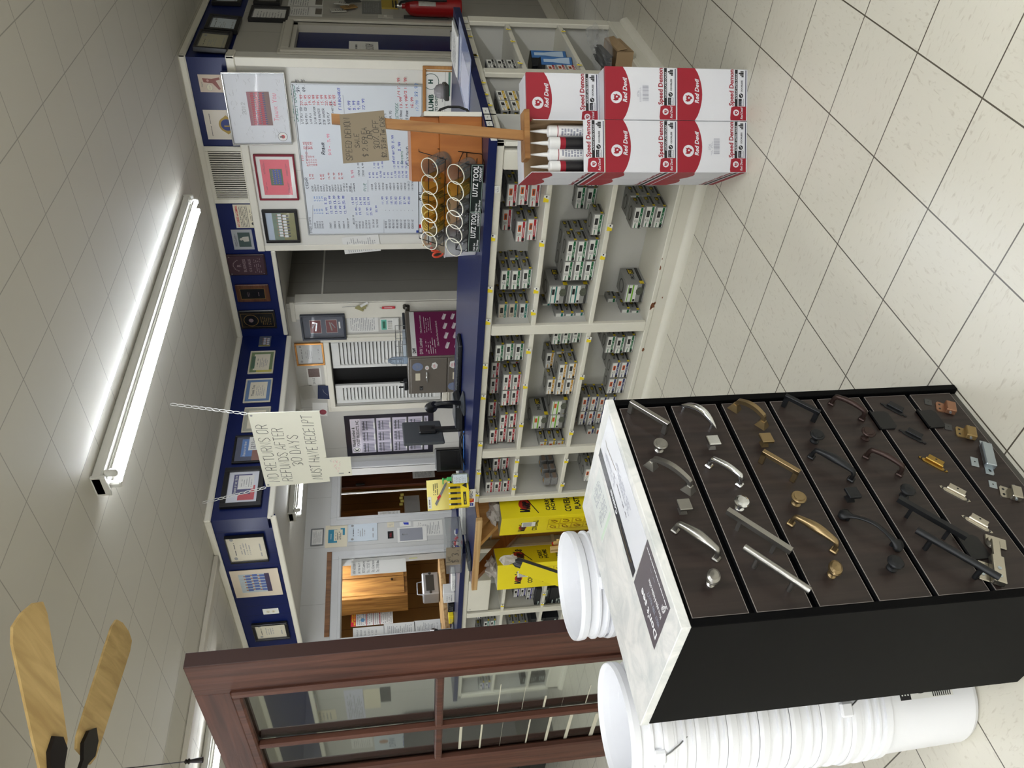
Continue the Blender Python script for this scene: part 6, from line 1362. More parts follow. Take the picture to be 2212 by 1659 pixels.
# ---- till area
bplas = M('plastic_black', (28, 29, 31), .35, var=.08); bgrey = M('plastic_charcoal', (62, 66, 70), .4, var=.05)
p = at((1003, 872), Z=ZTT)
T = thing('barcode_scanner', 'black barcode scanner on its stand at the middle of the counter', 'scanner', loc(p.x, p.y, ZTT, -.6)); b = MB(); b.lathe([(0, 0), (.075, 0), (.078, .008), (.05, .018), (.02, .03), (0, .03)], bgrey, 28); b.build('base', T)
b = MB(); b.tube([(.01, 0, .02), (.05, 0, .07), (.05, 0, .14), (.01, 0, .19)], [.018, .013, .012, .014], bplas, 10); b.build('stand', T)
b = MB(); b.tube([(-.05, 0, .07), (-.035, 0, .13), (-.005, 0, .18)], [.017, .016, .02], bplas, 10, flat=.8); b.tube([(.03, 0, .185), (-.01, 0, .20), (-.06, 0, .205), (-.09, 0, .20)], [.018, .024, .03, .032], bplas, 12, flat=1.25); b.tube([(-.091, 0, .20), (-.094, 0, .1995)], [.03, .028], bgrey, 12); b.build('scanner_head', T)
def monitor(label, x, y, rz, w_, h_, z0, lift=.1):
    T = thing('monitor', label, 'monitor', loc(x, y, ZTT, rz)); b = MB(); b.box(-w_/2, -.012, lift, w_/2, .012, lift+h_, bgrey, .006); b.box(-w_/2+.012, -.0135, lift+.015, w_/2-.012, -.0121, lift+h_-.012, M('screen_dark', (14, 15, 17), .15, var=0)); b.box(-.07, .012, lift+.04, .07, .03, lift+h_*.6, bplas, .01); b.build('display', T)
    b = MB(); b.box(-.03, .004, .01, .03, .03, lift+.08, bplas, .005); b.box(-.11, -.08, 0, .11, .10, .012, bplas, .006); b.build('stand', T)
    return T
p = at((1003, 965), Z=ZTT); monitor('black monitor seen from behind on the counter beside the poster', p.x+.02, p.y+.12, math.radians(298), .42, .25, 0, .13)
p = at((1002, 1008), Z=ZTT); b = MB(); b.box(-.07, -.07, 0, .07, .11, .175, bplas, .006); b.box(-.06, -.0705, .02, .06, -.0701, .15, M('screen_dark', None)); solo(b, 'card_terminal', 'matte black box terminal between the monitor and the yellow display', 'terminal', loc(p.x, p.y+.07, ZTT, .75))
p = at((1000, 800), Z=ZTT); T = thing('keyboard', 'black keyboard lying along the back of the counter', 'keyboard', loc(p.x-.08, p.y+.12, ZTT, .05)); b = MB(); b.box(-.22, -.07, 0, .22, .07, .022, bplas, .006); b.build('case', T); b = MB()
for r in range(5):
    for c in range(15): b.box(-.21+c*.028, -.06+r*.024, .022, -.186+c*.028, -.04+r*.024, .028, bgrey, .002)
b.build('keys', T)
p = at((1003, 905), Z=ZTT); b = MB(); b.box(-.09, -.12, 0, .09, .12, .05, bplas, .015); b.box(-.075, -.1, .05, .075, .1, .056, bgrey, .004); solo(b, 'printer', 'low black receipt printer beside the scanner', 'printer', loc(p.x-.02, p.y+.10, ZTT, .3))
b = MB(); rr = random.Random(3)
for k in range(7):
    p0 = at((1003-rr.uniform(0, 4), 930+rr.uniform(-10, 10)), Z=ZTT+.006); p1 = at((1004-rr.uniform(0, 4), 1015+rr.uniform(-15, 12)), Z=ZTT+.006); pm = (p0+p1)/2+Vector((rr.uniform(-.06, .06), rr.uniform(.02, .14), rr.uniform(0, .06)))
    b.tube([p0*(1-u)**2+pm*2*u*(1-u)+p1*u*u for u in [i/12 for i in range(13)]], .0035, M('cable_black', (22, 22, 24), .45, var=0) if k else M('cable_blue', (60, 120, 200), .4, var=0), 6)
solo(b, 'cables', 'tangle of black cables along the counter behind the monitor', 'cable')
# yellow counter display of drill bits
dyel = M('display_yellow', (240, 214, 40), .4, var=.03); dyel2 = M('display_yellow_pale', (240, 224, 130), .4, var=.03)
pR, pL = at((1011, 1030), Z=ZTT), at((1015, 1093), Z=ZTT); r_ = (pR-pL).normalized(); W = (pR-pL).length
n_ = Vector((r_.y, -r_.x, 0)); T = thing('drill_bit_display', 'yellow cardboard counter display holding black and silver drill bits', 'display', Matrix(((r_.x, -n_.x, 0, pL.x), (r_.y, -n_.y, 0, pL.y), (0, 0, 1, ZTT))+((0, 0, 0, 1),)))
b = MB(); b.box(0, 0, 0, W, .004, .05, dyel, .001); b.box(0, .004, 0, .003, .11, .09, dyel); b.box(W-.003, .004, 0, W, .11, .09, dyel); b.box(0, .11, 0, W, .113, .13, dyel); b.box(.003, .004, .0, W-.003, .11, .02, dyel)
b.T = Matrix(((1, 0, 0, 0), (0, 0, -1, -.0005), (0, 1, 0, 0), (0, 0, 0, 1))); b.rect(W*.06, .018, W*.5, .036, 0, inkb); b.scrib(W*.1, .022, W*.46, .032, .0004, dyel, 1); b.poly([(W*.62, .012), (W*.72, .04), (W*.82, .012)], 0, inkb); b.build('tray', T)
b = MB(); n = 8; v = []
prof = [(.112, .11), (.102, .14), (.098, .17), (.104, .21), (.112, .25)]
for y, z in prof: v += [(-.005, y, z), (W+.005, y, z)]
b.add(v, [(2*i, 2*i+1, 2*i+3, 2*i+2) for i in range(len(prof)-1)], dyel2, True); v = [(x, y+.004, z) for x, y, z in v]; b.add(v, [(2*i+2, 2*i+3, 2*i+1, 2*i) for i in range(len(prof)-1)], dyel)
b.T = Matrix(((1, 0, 0, 0), (0, 0, -1, .094), (0, 1, 0, 0), (0, 0, 0, 1))); b.poly([(W*.12, .195), (W*.2, .205), (W*.86, .14), (W*.93, .125), (W*.8, .13)], -.002, bitm); b.poly([(W*.3, .185), (W*.42, .19), (W*.52, .17), (W*.44, .164)], -.0014, vr); b.scrib(W*.5, .18, W*.95, .215, -.004, inkb, 3); b.rect(W*.04, .225, W*.45, .248, -.012, tagw); b.scrib(W*.08, .229, W*.4, .244, -.0115, inkb, 1); b.build('header_card', T)
for k in range(5):
    b = MB(); x = W*(.12+.19*k); b.T = loc(x, .05, .02); b.tube([(0, 0, 0), (0, 0, .05)], .006, bitm, 8); b.tube([(0, 0, .05), (0, 0, .09)], .007, gbk, 8); b.tube([(0, 0, .09), (0, 0, .10)], .0045, tagw, 8); solo(b, 'drill_bit', 'drill bit standing in the yellow counter display', 'drill bit', T.matrix_basis.copy(), 'drill bits in the yellow display')
p = at((1012, 1033), Z=ZTT); T = thing('lotion_bottle', 'clear pump bottle with green top in front of the yellow display', 'bottle', loc(p.x+.015, p.y-.01, ZTT, .7)); b = MB(); b.box(-.03, -.018, 0, .03, .018, .105, M('bottle_clear', (206, 220, 212), .08, var=0, trans=.8, ior=1.2), .01); b.build('bottle_body', T); b = MB(); b.box(-.026, -.0188, .012, .026, -.0182, .095, pale); b.T = Matrix(((1, 0, 0, 0), (0, 0, -1, -.0192), (0, 1, 0, 0), (0, 0, 0, 1))); b.scrib(-.022, .02, .022, .09, 0, inkl, 8); b.build('label', T)
b = MB(); gpm = M('pump_green', (70, 170, 90), .35, var=.03); b.lathe([(.0, .105), (.013, .105), (.013, .13), (.005, .134), (.005, .15), (.009, .152), (.009, .16), (0, .162)], gpm, 16); b.box(-.03, -.005, .153, .005, .005, .16, gpm, .002); b.build('pump', T)
# ---- hanging signs
SY_ = .93; cs = [at(p, Y=SY_) for p in ((575, 1052), (535, 893), (690, 888), (713, 1040))]
ul, ur, lr, ll = cs; sg = M('sign_board', (228, 226, 208), .5, var=.02, scale=3)
T = thing('hanging_sign', 'white NO RETURNS OR REFUNDS sign hanging from the ceiling on two white chains', 'sign', loc(ll.x, SY_, ll.z)); r_, u_ = (ur-ul).normalized(), (ul-ll).normalized(); W, H = (ur-ul).length, (ul-ll).length
b = MB(); v = [tuple(c-Vector((ll.x, SY_, ll.z))+Vector((0, dy, 0))) for dy in (0, .005) for c in (ll, lr, ur, ul)]; b.add(v, [(0, 1, 2, 3), (7, 6, 5, 4), (0, 4, 5, 1), (1, 5, 6, 2), (2, 6, 7, 3), (3, 7, 4, 0)], sg)
b.T = Matrix(((r_.x, u_.x, 0, 0), (0, 0, -1, -.0006), (r_.z, u_.z, 0, 0), (0, 0, 0, 1)))
mk2 = M('marker_grey', (104, 104, 98), .6, var=0)
for s_, x, y, wm in (('NO RETURNS OR', .06, .78, .80), ('REFUNDS AFTER', .06, .57, .74), ('30 DAYS', .26, .37, .44), ('MUST HAVE RECEIPT', .05, .11, .88)): b.hand(s_, W*x, H*y, 0, H*.155, mk2, wmax=W*wm, jit=.05, wd=.0042)
for x in (.03, .97): b.disc(W*x, H*.96, .008, .0004, inkl, 10)
b.build('sign_panel', T)
chw = M('chain_white', (226, 226, 222), .4, var=0)
o_ = Vector((ll.x, SY_, ll.z))
for (top_, bot) in ((at((368, 873), Z=ZCEIL), ur), (at((438, 1086), Z=ZCEIL), ul)):
    b = MB(); a, c = top_-o_, bot-o_+Vector((0, -.004, .004)); L = (c-a).length; n = int(L/.036); d = (c-a).normalized(); s1 = d.cross(EY).normalized(); s2 = d.cross(s1)
    for i in range(n):
        m_ = a+(c-a)*((i+.5)/n); sd = s1 if i % 2 else s2
        b.tube([m_+d*.022*math.cos(k*math.pi/5)*.98+sd*.010*math.sin(k*math.pi/5) for k in range(10)], .0026, chw, 5, closed=True)
    b.build('chain', T)
b = MB(); p1, p2 = at((706, 1030), Y=SY_-.003), at((757, 986), Y=SY_-.003); W, H = abs(p2.x-p1.x), abs(p1.z-p2.z); b.box(-W/2, -H/2, 0, W/2, H/2, .0008, sg); b.T = Matrix.Translation((0, 0, .0013)); b.disc(-W*.32, 0-H*.4, .006, 0, ink, 8); b.scrib(-W*.38, -H*.36, -W*.3, H*.2, 0, inkl, 1)
for k in range(14): x, y = random.uniform(-.3, .3)*W, random.uniform(-.1, .4)*H; b.ribbon([(x, y, 0), (x+.012, y+.006, 0), (x+.02, y-.004, 0)], .0012, hpink if k % 3 else inkl)
solo(b, 'paper_sheet', 'small cream sheet hanging below the NO RETURNS sign', 'paper', basis(((p1.x+p2.x)/2, SY_-.004, (p1.z+p2.z)/2), EX, EZ))
# ================================================================ office behind the counter
# louvred shutters in the window, dark gap between
shut = M('shutter_white', (224, 224, 220), .4, var=.03)
dk = M('night_black', (6, 6, 7), .5, var=0)
b = MB(); b.box(OX0, YV+.101, OZ0, OX1, YV+.11, OZ1, dk); struct(b, 'window_3')
def shutter(label, x0, x1, y=YV+.02, rz=0):
    W = x1-x0; T = thing('shutter', label, 'shutter', loc(x0, y, OZ0+.012, rz), 'louvred shutters'); H = OZ1-OZ0-.024; b = MB(); b.box(0, 0, 0, .035, .028, H, shut, .003); b.box(W-.035, 0, 0, W, .028, H, shut, .003); b.box(.035, .001, 0, W-.035, .027, .06, shut, .003); b.box(.035, .001, H-.07, W-.035, .027, H, shut, .003); b.build('shutter_frame', T)
    b = MB(); n = 26
    for i in range(n):
        z = .06+(H-.13)*(i+.5)/n; b.add([(.035, .003, z-.017), (W-.035, .003, z-.017), (W-.035, .025, z+.012), (.035, .025, z+.012), (.035, .006, z-.018), (W-.035, .006, z-.018), (W-.035, .028, z+.011), (.035, .028, z+.011)], [(0, 1, 2, 3), (7, 6, 5, 4), (0, 4, 5, 1), (3, 2, 6, 7)], shut)
    b.build('slats', T)
g0, g1 = at(ZC(1300, 1412), Y=YV).x, at(ZC(1300, 1275), Y=YV).x
shutter('left louvred window shutter beside the black gap', OX0+.006, g0); shutter('right louvred window shutter beside the black gap, nearer the jamb', g1, OX1-.006)
# wall things on the shuttered wall
knf = M('shadowbox_blue', (48, 56, 78), .5, var=.05); knr = M('velvet_red', (110, 24, 30), .8, var=.1)
def d_kn(b, W, H):
    for y, s_ in ((H*.2, 1), (-H*.2, -1)):
        b.rect(-W*.3, y-H*.14, W*.3, y+H*.14, 0, pap); b.rect(-W*.29, y-H*.135, W*.29, y+H*.135, .0004, knr)
        b.ribbon([(-W*.18, y+.0*H, .001), (W*.16, y-.04*H*s_, .001), (W*.18, y+.05*H, .001)], .012, chrome); b.ribbon([(W*.16, y, .0014), (-W*.05, y+.08*H*s_, .0014)], .008, bitm)
    b.rect(-W*.1, -H*.42, W*.2, -H*.38, 0, pap)
framed('shadow_box', 'dark blue shadow box with two pocket knives on red velvet', ZC(718, 1036), ZC(1048, 828), d_kn, M('frame_slate', (34, 40, 54), .35, var=.06), .018, .04, m=knf, **V_)
framed('framed_certificate', 'certificate in a gold frame above the shutters', ZC(672, 1246), ZC(875, 1064), d_plain, fgold, .016, .022, m=M('cert_grey_white', (206, 208, 206), .6, var=.02), **V_)
flat('paper_sheet', 'typed sheet taped between shadow box and alarm keypad', 'paper', ZC(1072, 988), ZC(1312, 842), d_note, **V_)
mw, W, H = wall_frame(ZC(1335, 960), ZC(1482, 866), .001, **V_); T = thing('alarm_keypad', 'white alarm keypad with green screen on the jamb wall', 'keypad', mw); b = MB(); b.box(-W/2, -H/2, 0, W/2, H/2, .022, tagw, .005); b.build('housing', T); b = MB(); b.box(-W*.44, H*.17, .022, W*.44, H*.45, .024, col('keypad_teal', (110, 190, 170)), .002); b.box(-W*.3, H*.23, .024, W*.3, H*.38, .0246, col('keypad_lcd', (60, 110, 90))); b.build('screen', T)
b = MB()
for r in range(4):
    for c in range(4): b.box(-W*.4+c*W*.2, -H*.08+r*H*.062-H*.04, .022, -W*.26+c*W*.2, -H*.05+r*H*.062-H*.03, .0245, inkl if c == 3 else dg, .001)
b.build('keys', T)
b = MB(); b.box(-W*.48, -H*.47, .022, W*.48, -H*.16, .026, tagw, .002); b.build('flap', T)
mw, W, H = wall_frame(ZC(1090, 828), ZC(1225, 730), .002, Y=YV-.016); T = thing('key_bunch', 'bunch of tagged keys hanging on the white jamb', 'keys', mw); b = MB()
b.tube([(0, H*.9, .006), (W*.05, H*.3, .008), (0, H*.1, .008)], .002, wire, 6)
for i in range(4): b.T = loc(-.02+.016*i, -.015*i, .006+.004*i, -.5+.35*i); b.box(-.012, -.05, 0, .012, .03, .003, col('key_tag', (156, 150, 100)) if i < 3 else pap, .001)
b.build('key_tags', T)
mw, W, H = wall_frame(ZC(1335, 803), ZC(1450, 772), .002, Y=YV-.016); b = MB(); b.box(-W*.3, -H/2, 0, W*.3, H*.4, .01, hred, .003); b.tube([(W*.1, H*.4, .005), (0, H*.55, .005), (-W*.2, H*.4, .005)], .002, wire, 6); b.box(-W*.05, -H*.3, .01, W*.15, H*.25, .0105, pap); solo(b, 'key_fob', 'red pocket knife hanging on the jamb below the keys', 'key fob', mw)
p = at(ZC(1530, 800), Y=YV-.06); b = MB(); b.T = loc(p.x, YV-.045, p.z-.02); b.tube([(0, .03, .02), (0, -.0, .02)], .02, M('lock_steel', (96, 92, 84), .35, .8, var=.2), 12); b.tube([(-.03, -.02, 0), (.035, -.02, .0)], .022, M('lock_steel', None), 12); solo(b, 'door_lock', 'grey metal lock knob on the jamb above the filing cabinet', 'lock')
flat('photo', 'photo and note taped above the shutters', 'photo', ZC(762, 1412), ZC(855, 1270), lambda b, W, H: (b.rect(0, -H*.4, W*.48, H*.4, 0, col('photo_dark_flowers', (110, 90, 84), var=.5, scale=90)), b.hand('smile', -W*.42, 0, 0, H*.2, ink, wmax=W*.38)), **V_)
flat('card', 'navy card pinned over the shutter casing', 'card', ZC(842, 1512), ZC(928, 1402), lambda b, W, H: b.ribbon([(-W*.2, -H*.3, 0), (0, 0, 0), (W*.2, H*.1, 0)], .004, inkl), m=M('card_navy', (40, 50, 82), .5, var=.05), off=.014, rot=-.1, **V_)
flat('paper_sheet', 'curled pale paper pinned left of the navy card', 'paper', ZC(702, 1520), ZC(800, 1410), None, m=M('paper_grey', (186, 184, 176), .6, var=.05), rot=.2, **V_)
flat('card', 'greeting card with red flowers beside the hanging sign', 'card', ZC(800, 1655), ZC(905, 1545), lambda b, W, H: b.disc(-W*.2, -H*.2, W*.2, 0, col('card_rose', (150, 70, 80)), 9), rot=-.08, **V_)
# lumber company poster
def d_lum(b, W, H):
    pg = col('poster_lilac', (196, 190, 204)); pgm = col('poster_slate', (126, 124, 140)); b.rect(-W*.42, -H*.44, W*.42, H*.44, 0, pg); b.rect(-W*.42, H*.33, W*.42, H*.44, .0003, M('poster_pale', (222, 216, 226), .4, var=0)); b.disc(-W*.34, H*.385, W*.06, .0005, ink, 20); b.disc(-W*.34, H*.385, W*.053, .0007, pap, 20); b.text('K', -W*.34, H*.365, .0009, H*.04, ink, 'c', .05); b.text('Klumb Lumber &', -W*.25, H*.395, .0005, H*.032, ink, bold=.03, wmax=W*.5); b.text('FOREST PRODUCTS, INC.', -W*.25, H*.345, .0005, H*.032, ink, bold=.03, wmax=W*.64)
    for r in range(4):
        y = H*(.25-.18*r); b.rect(-W*.42, y-H*.105, W*.42, y-H*.085, .0003, ink)
        for c in range(3):
            x = -W*.29+c*W*.27; b.rect(x-W*.11, y-H*.07, x+W*.11, y+H*.06, .0003, pgm)
            for k in range(6): b.rect(x-W*.1+k*W*.036, y-H*.07, x-W*.085+k*W*.036, y+H*(.03+.03*((k+r+c) % 2)), .0006, pg)
            for k in range(2): b.rect(x-W*.11, y+H*(.0+.035*k), x+W*.11, y+H*(.008+.035*k), .0009, ink)
            b.rect(x-W*.07, y-H*.085, x+W*.07, y-H*.07, .0012, pap)
    b.text('888.765.3889', W*.38, -H*.425, .0006, H*.022, ink, 'r', .02)
flat('poster', 'black bordered lumber company poster left of the shutters', 'poster', ZF(580, 600), ZF(1398, 175), d_lum, m=M('poster_black', (34, 32, 44), .4, var=.05), th=.003, **V_)
# filing cabinet with purple poster on its side
FX0, FX1, FY0, FY1, FZ = -3.355, -2.935, 2.302, 2.95, 1.305
fcab = M('cabinet_taupe', (110, 103, 94), .4, var=.04, scale=5); T = thing('filing_cabinet', 'taupe filing cabinet with magnets behind the counter', 'cabinet', loc(FX0, FY0, 0)); W = FX1-FX0
b = MB(); b.box(0, .012, 0, W, FY1-FY0, FZ, fcab, .006); b.build('case', T)
for k in range(4):
    z0 = .035+k*.315; b = MB(); b.box(.012, 0, z0, W-.012, .0118, z0+.305, fcab, .004); dw = b.build('drawer', T); b = MB(); b.tube([(W/2-.05, -.0, z0+.17), (W/2-.045, -.022, z0+.17), (W/2+.045, -.022, z0+.17), (W/2+.05, 0, z0+.17)], .006, fchr, 8, flat=1.5); b.build('handle', dw); b = MB(); b.box(W/2-.04, -.004, z0+.225, W/2+.04, -.0002, z0+.265, cream, .001); b.build('label_holder', dw)
Mfx = lambda px: at(px, Y=FY0)
for i, (px, r, m_, lb) in enumerate(((ZC(1630, 1262), .045, col('magnet_blue', (120, 132, 160)), 'round blue calendar magnet, top right of the filing cabinet'), (ZC(1705, 1270), .025, pap, 'small white shaped magnet beside the round one'), (ZC(1765, 1253), .04, pap, 'white and red tag-shaped magnet on the top drawer'), (ZC(1660, 1432), .03, gbk, 'black and red business magnet at the left edge'), (ZC(1910, 1242), .045, pap, 'white house-shaped magnet on the second drawer'), (ZC(1910, 1415), .045, col('magnet_blue', (120, 132, 160)), 'octagonal blue magnet on the second drawer'))):
    p = Mfx(px); b = MB(); b.at(basis((p.x, FY0-.0006, p.z), EX, EZ))
    n = {0: 18, 1: 7, 2: 6, 3: 4, 4: 5, 5: 8}[i]; b.prism([(r*math.cos(2*math.pi*k/n+.8), r*math.sin(2*math.pi*k/n+.8)*(.7 if n < 8 else 1)) for k in range(n)], 0, .002, m_); b.scrib(-r*.5, -r*.4, r*.5, r*.4, .0024, hred if m_ is pap else inkl, 3); solo(b, 'magnet', lb, 'magnet')
def d_pur(b, W, H):
    b.rect(-W/2, H*.42, W/2, H/2, 0, pap); b.text('DW', -W*.44, H*.435, .0003, H*.05, ink, bold=.05); b.text('DW Lumber', -W*.46, H*.32, .0003, H*.055, pap, wmax=W*.4); b.scrib(-W*.46, H*.1, -W*.1, H*.28, .0003, pap, 5, th=.25); b.text('5 Basic Dimensional Lumber', W*.0, H*.31, .0003, H*.03, pap, wmax=W*.42); b.scrib(0, H*.14, W*.42, H*.28, .0003, pap, 4, th=.2); b.text('5 Basic Yellow Pine Patterns & Boards', -W*.3, H*.05, .0003, H*.03, pap, wmax=W*.7)
    for r in range(3):
        for c in range(4): x, y = -W*.36+c*W*.22, -H*.05-r*H*.15; b.poly([(x, y), (x+W*.13, y-H*.05), (x+W*.13, y-H*.08), (x, y-H*.035)], .0003, pap); b.poly([(x, y), (x+W*.13, y-H*.05), (x+W*.15, y-H*.035), (x+W*.03, y+H*.012)], .0004, M('poster_board_shade', (214, 190, 204), .5, var=0))
mw, W, H = wall_frame(ZC(1570, 1182), ZC(1995, 832), .001, X=FX1)
mw = basis((FX1+.001, (FY0+FY1)/2, 1.01), EY, EZ); b = MB(); W, H = .60, .52; b.box(-W/2, -H/2, 0, W/2, H/2, .001, M('poster_plum', (120, 40, 84), .45, var=.05)); b.T = Matrix.Translation((0, 0, .0015)); d_pur(b, W, H); solo(b, 'poster', 'plum coloured lumber poster on the side of the filing cabinet', 'poster', mw)
# on top of the filing cabinet
zt = FZ+.0008
p = at(ZC(1500, 1180), Y=2.5); T = thing('letter_tray', 'silver wire letter tray on the filing cabinet', 'tray', loc(-3.06, 2.62, zt, .1)); b = MB()
for z in (0.003, .05, .09):
    b.tube([(-.11, -.15, z), (.11, -.15, z), (.11, .15, z), (-.11, .15, z)], .0025, wire, 6, closed=True)
for x in (-.11, .11):
    for y in (-.15, -.05, .05, .15): b.tube([(x, y, .003), (x, y, .09)], .002, wire, 6)
for k in range(9): b.tube([(-.11, -.15+.0375*k, .003), (.11, -.15+.0375*k, .003)], .0018, wire, 5)
b.build('wire_basket', T); b = MB(); b.box(-.09, -.13, .0056, .09, .12, .03, pale, .002); b.build('papers', T)
T = thing('water_bottle', 'clear water bottle with white cap on the filing cabinet', 'bottle', loc(-3.02, 2.38, zt)); b = MB(); b.lathe([(0, 0), (.03, 0), (.033, .006), (.033, .11), (.03, .13), (.014, .16), (.0125, .17), (0, .17)], M('bottle_water', (190, 206, 224), .08, var=.1, trans=.75, ior=1.25), 20); b.build('bottle_body', T); b = MB(); b.lathe([(.014, .165), (.015, .185), (0, .187)], tagw, 16); b.build('cap', T)
b = MB(); b.box(-.05, -.03, 0, .05, .03, .04, bplas, .008); b.tube([(-.03, 0, .04), (-.03, 0, .08)], .008, bplas, 8); b.tube([(0.02, 0, .04), (.03, .0, .07)], .005, bplas, 8); solo(b, 'hole_punch', 'small black desk tool at the left edge of the filing cabinet', 'tool', loc(-3.28, 2.36, zt))
b = MB(); b.tube([(-.1, 0, .012), (.1, 0, .012)], .012, bgrey, 10); solo(b, 'torch', 'dark torch lying at the back of the filing cabinet', 'torch', loc(-3.0, 2.86, zt, 1.2))
# ---- window wall papers (X = XW)
framed('framed_licence', 'small grey bordered licence high between the two interior windows', ZF(222, 1462), ZF(355, 1290), d_note, M('frame_grey', (120, 122, 124), .4, var=.1), .012, .01, **O_)
def d_teal(b, W, H): t_ = col('teal_block', (40, 130, 160)); b.rect(-W*.3, -H*.05, W*.3, H*.36, 0, t_); b.rect(W*.02, -H*.4, W*.34, -H*.2, 0, t_); b.rect(-W*.22, -H*.3, W*.28, H*.1, .0004, cream); b.scrib(-W*.18, H*.2, W*.2, H*.26, .0005, pap, 1); b.scrib(-W*.18, -H*.25, W*.24, H*.05, .0008, ink, 4)
flat('certificate', 'cream sheet with teal blocks between the two interior windows', 'certificate', ZF(360, 1478), ZF(575, 1252), d_teal, m=cream, **O_)
flat('certificate', 'large pale blue certificate between the two interior windows', 'certificate', ZF(585, 1422), ZF(862, 1234), d_plain, m=pale, th=.006, **O_)
flat('card', 'small square drawing taped under the pale blue certificate', 'card', ZF(958, 1282), ZF(1022, 1230), lambda b, W, H: b.scrib(-W*.3, -H*.3, W*.3, H*.3, 0, inkl, 3), m=cream, **O_)
flat('sticker', 'small black and red sticker beside the square drawing', 'sticker', ZF(963, 1388), ZF(1016, 1315), lambda b, W, H: b.scrib(-W*.3, -H*.2, W*.3, H*.2, 0, hred, 2), m=gbk, **O_)
flat('tag', 'white tag with blue shape above the typed letters', 'tag', ZF(1078, 1275), ZF(1182, 1222), lambda b, W, H: b.poly([(-W*.2, -H*.3), (W*.3, -H*.3), (W*.34, H*.2), (-W*.1, H*.1)], 0, hblue), **O_)
flat('paper_sheet', 'typed letter pinned lower right between the interior windows', 'paper', ZF(1215, 1368), ZF(1480, 1206), d_note, **O_)
def d_env(b, W, H): b.rect(-W*.42, -H*.36, W*.42, H*.42, 0, col('env_grey', (150, 152, 160)))
flat('paper_sheet', 'white sheet with grey panel and a key hanging on it', 'paper', ZF(1058, 1426), ZF(1330, 1268), d_env, off=.004, **O_)
p = at(ZF(1110, 1352), X=XW); b = MB(); b.at(basis((XW+.008, p.y, p.z), EY, EZ)); b.tube([(.008*math.cos(a*.6283), .008*math.sin(a*.6283), 0) for a in range(10)], .002, chrome, 6, closed=True); b.box(-.003, -.045, -.001, .003, -.008, .001, chrome); solo(b, 'key', 'silver key hung on the grey panelled sheet', 'key')
b = MB(); p = at(ZF(1582, 1305), X=XW); b.at(basis((XW+.001, p.y, p.z), EY, EZ)); b.prism([(.022*math.cos(a*.5236), .022*math.sin(a*.5236)) for a in range(12)], 0, .01, hred); solo(b, 'push_button', 'red round button on the wall above the left counter papers', 'button')
mw, W, H = wall_frame(ZG(1088, 1282), ZG(1146, 655), .001, **O_); b = MB(); b.box(-W/2, -H/2, 0, W/2, H/2, .008, wood('yardstick_wood', (104, 66, 34), (140, 96, 56), 1, 1, .5, 8), .002)
for k in range(36): b.rect(-W/2+.01+k*(W-.02)/36, -H/2, -W/2+.0115+k*(W-.02)/36, -H/2+.012, .0083, ink)
solo(b, 'yardstick', 'brown wooden yardstick screwed above the left interior window', 'ruler', mw)
# through window 1: dark brown door with pebbled glass, shelves and papers
bd = wood('inner_door_brown', (58, 30, 18), (84, 46, 28), 2, .8, .4, 6); XI = -5.75
T = thing('door', 'dark brown door with a pebbled glass light in the back room', 'door', loc(0, 0, 0)); gz = at(ZF(1150, 690), X=XI); gt = at(ZF(705, 765), X=XI); yd = at(ZF(900, 880), X=XI).y
b = MB(); b.box(XI-.04, yd, 0, XI, 3.6, 2.1, bd, .003); b.build('slab', T); b = MB(); b.at(basis((XI+.0005, (gt.y+.35+gt.y)/2, (gt.z+gz.z)/2), EY, EZ)); hh = (gt.z-gz.z)/2; b.frame(-.2, -hh-.02, .2, hh+.02, .025, 0, .02, M('fir_bead', (150, 98, 48), .45, var=.1), .004); b.build('glazing_bead', T)
b = MB(); b.at(basis((XI+.006, (gt.y+.35+gt.y)/2, (gt.z+gz.z)/2), EY, EZ)); b.rect(-.178, -hh, .178, hh, 0, M('pebbled_glass', (120, 138, 140), .15, var=.6, scale=120, bump=.8)); b.build('glass', T)
for z in (1.85, 1.0): b = MB(); b.box(XI, yd+.02, z-.05, XI+.012, yd+.05, z+.05, gbk, .002); b.build('hinge', T)
flat('paper_sheet', 'white sheet taped low on the dark brown inner door', 'paper', ZF(1203, 812), ZF(1405, 702), d_note, X=XI)
b = MB(); p0 = at(ZF(528, 960), X=-5.2); p1 = at(ZF(1390, 905), X=-5.2); b.box(-5.205, p0.y-.008, .5, -5.195, p0.y+.008, p0.z+.1, tagw); solo(b, 'window_bar', 'thin white upright bar in the interior window', 'bar')
T = thing('shelf_unit', 'knotty pine shelf unit with papers in the back room', 'shelf', loc(0, 0, 0)); b = MB(); ya, yb = at(ZF(700, 1195), X=-6.2).y-.3, yd+.1
b.box(-6.6, ya, 0, -6.2, yb, .95, pine, .004); b.box(-6.22, ya, .95, -6.18, yb, .98, pinee, .004); b.build('carcass', T)
b = MB(); zc = at(ZF(1110, 1000), X=-6.3).z; b.box(-6.62, ya, zc, -6.3, yb, 2.15, wood('cupboard_brown', (92, 54, 20), (128, 80, 34), 2, .8, .4, 6), .004); b.box(-6.29, ya+.04, zc+.1, -6.285, yb-.06, 2.0, wood('cupboard_panel', (78, 46, 20), (100, 60, 28), 2, .8, .4, 6), .004); b.build('wall_cupboard', T)
flat('newspaper', 'newspaper page pinned to the pine wall under the brown cupboard', 'newspaper', ZF(1125, 1140), ZF(1262, 972), d_note, m=M('newsprint', (150, 146, 138), .7, var=.08), X=-6.25)
flat('paper_sheet', 'white sheets taped at the left of the brown cupboard', 'paper', ZF(870, 1165), ZF(1080, 1118), d_note, X=-6.0); 
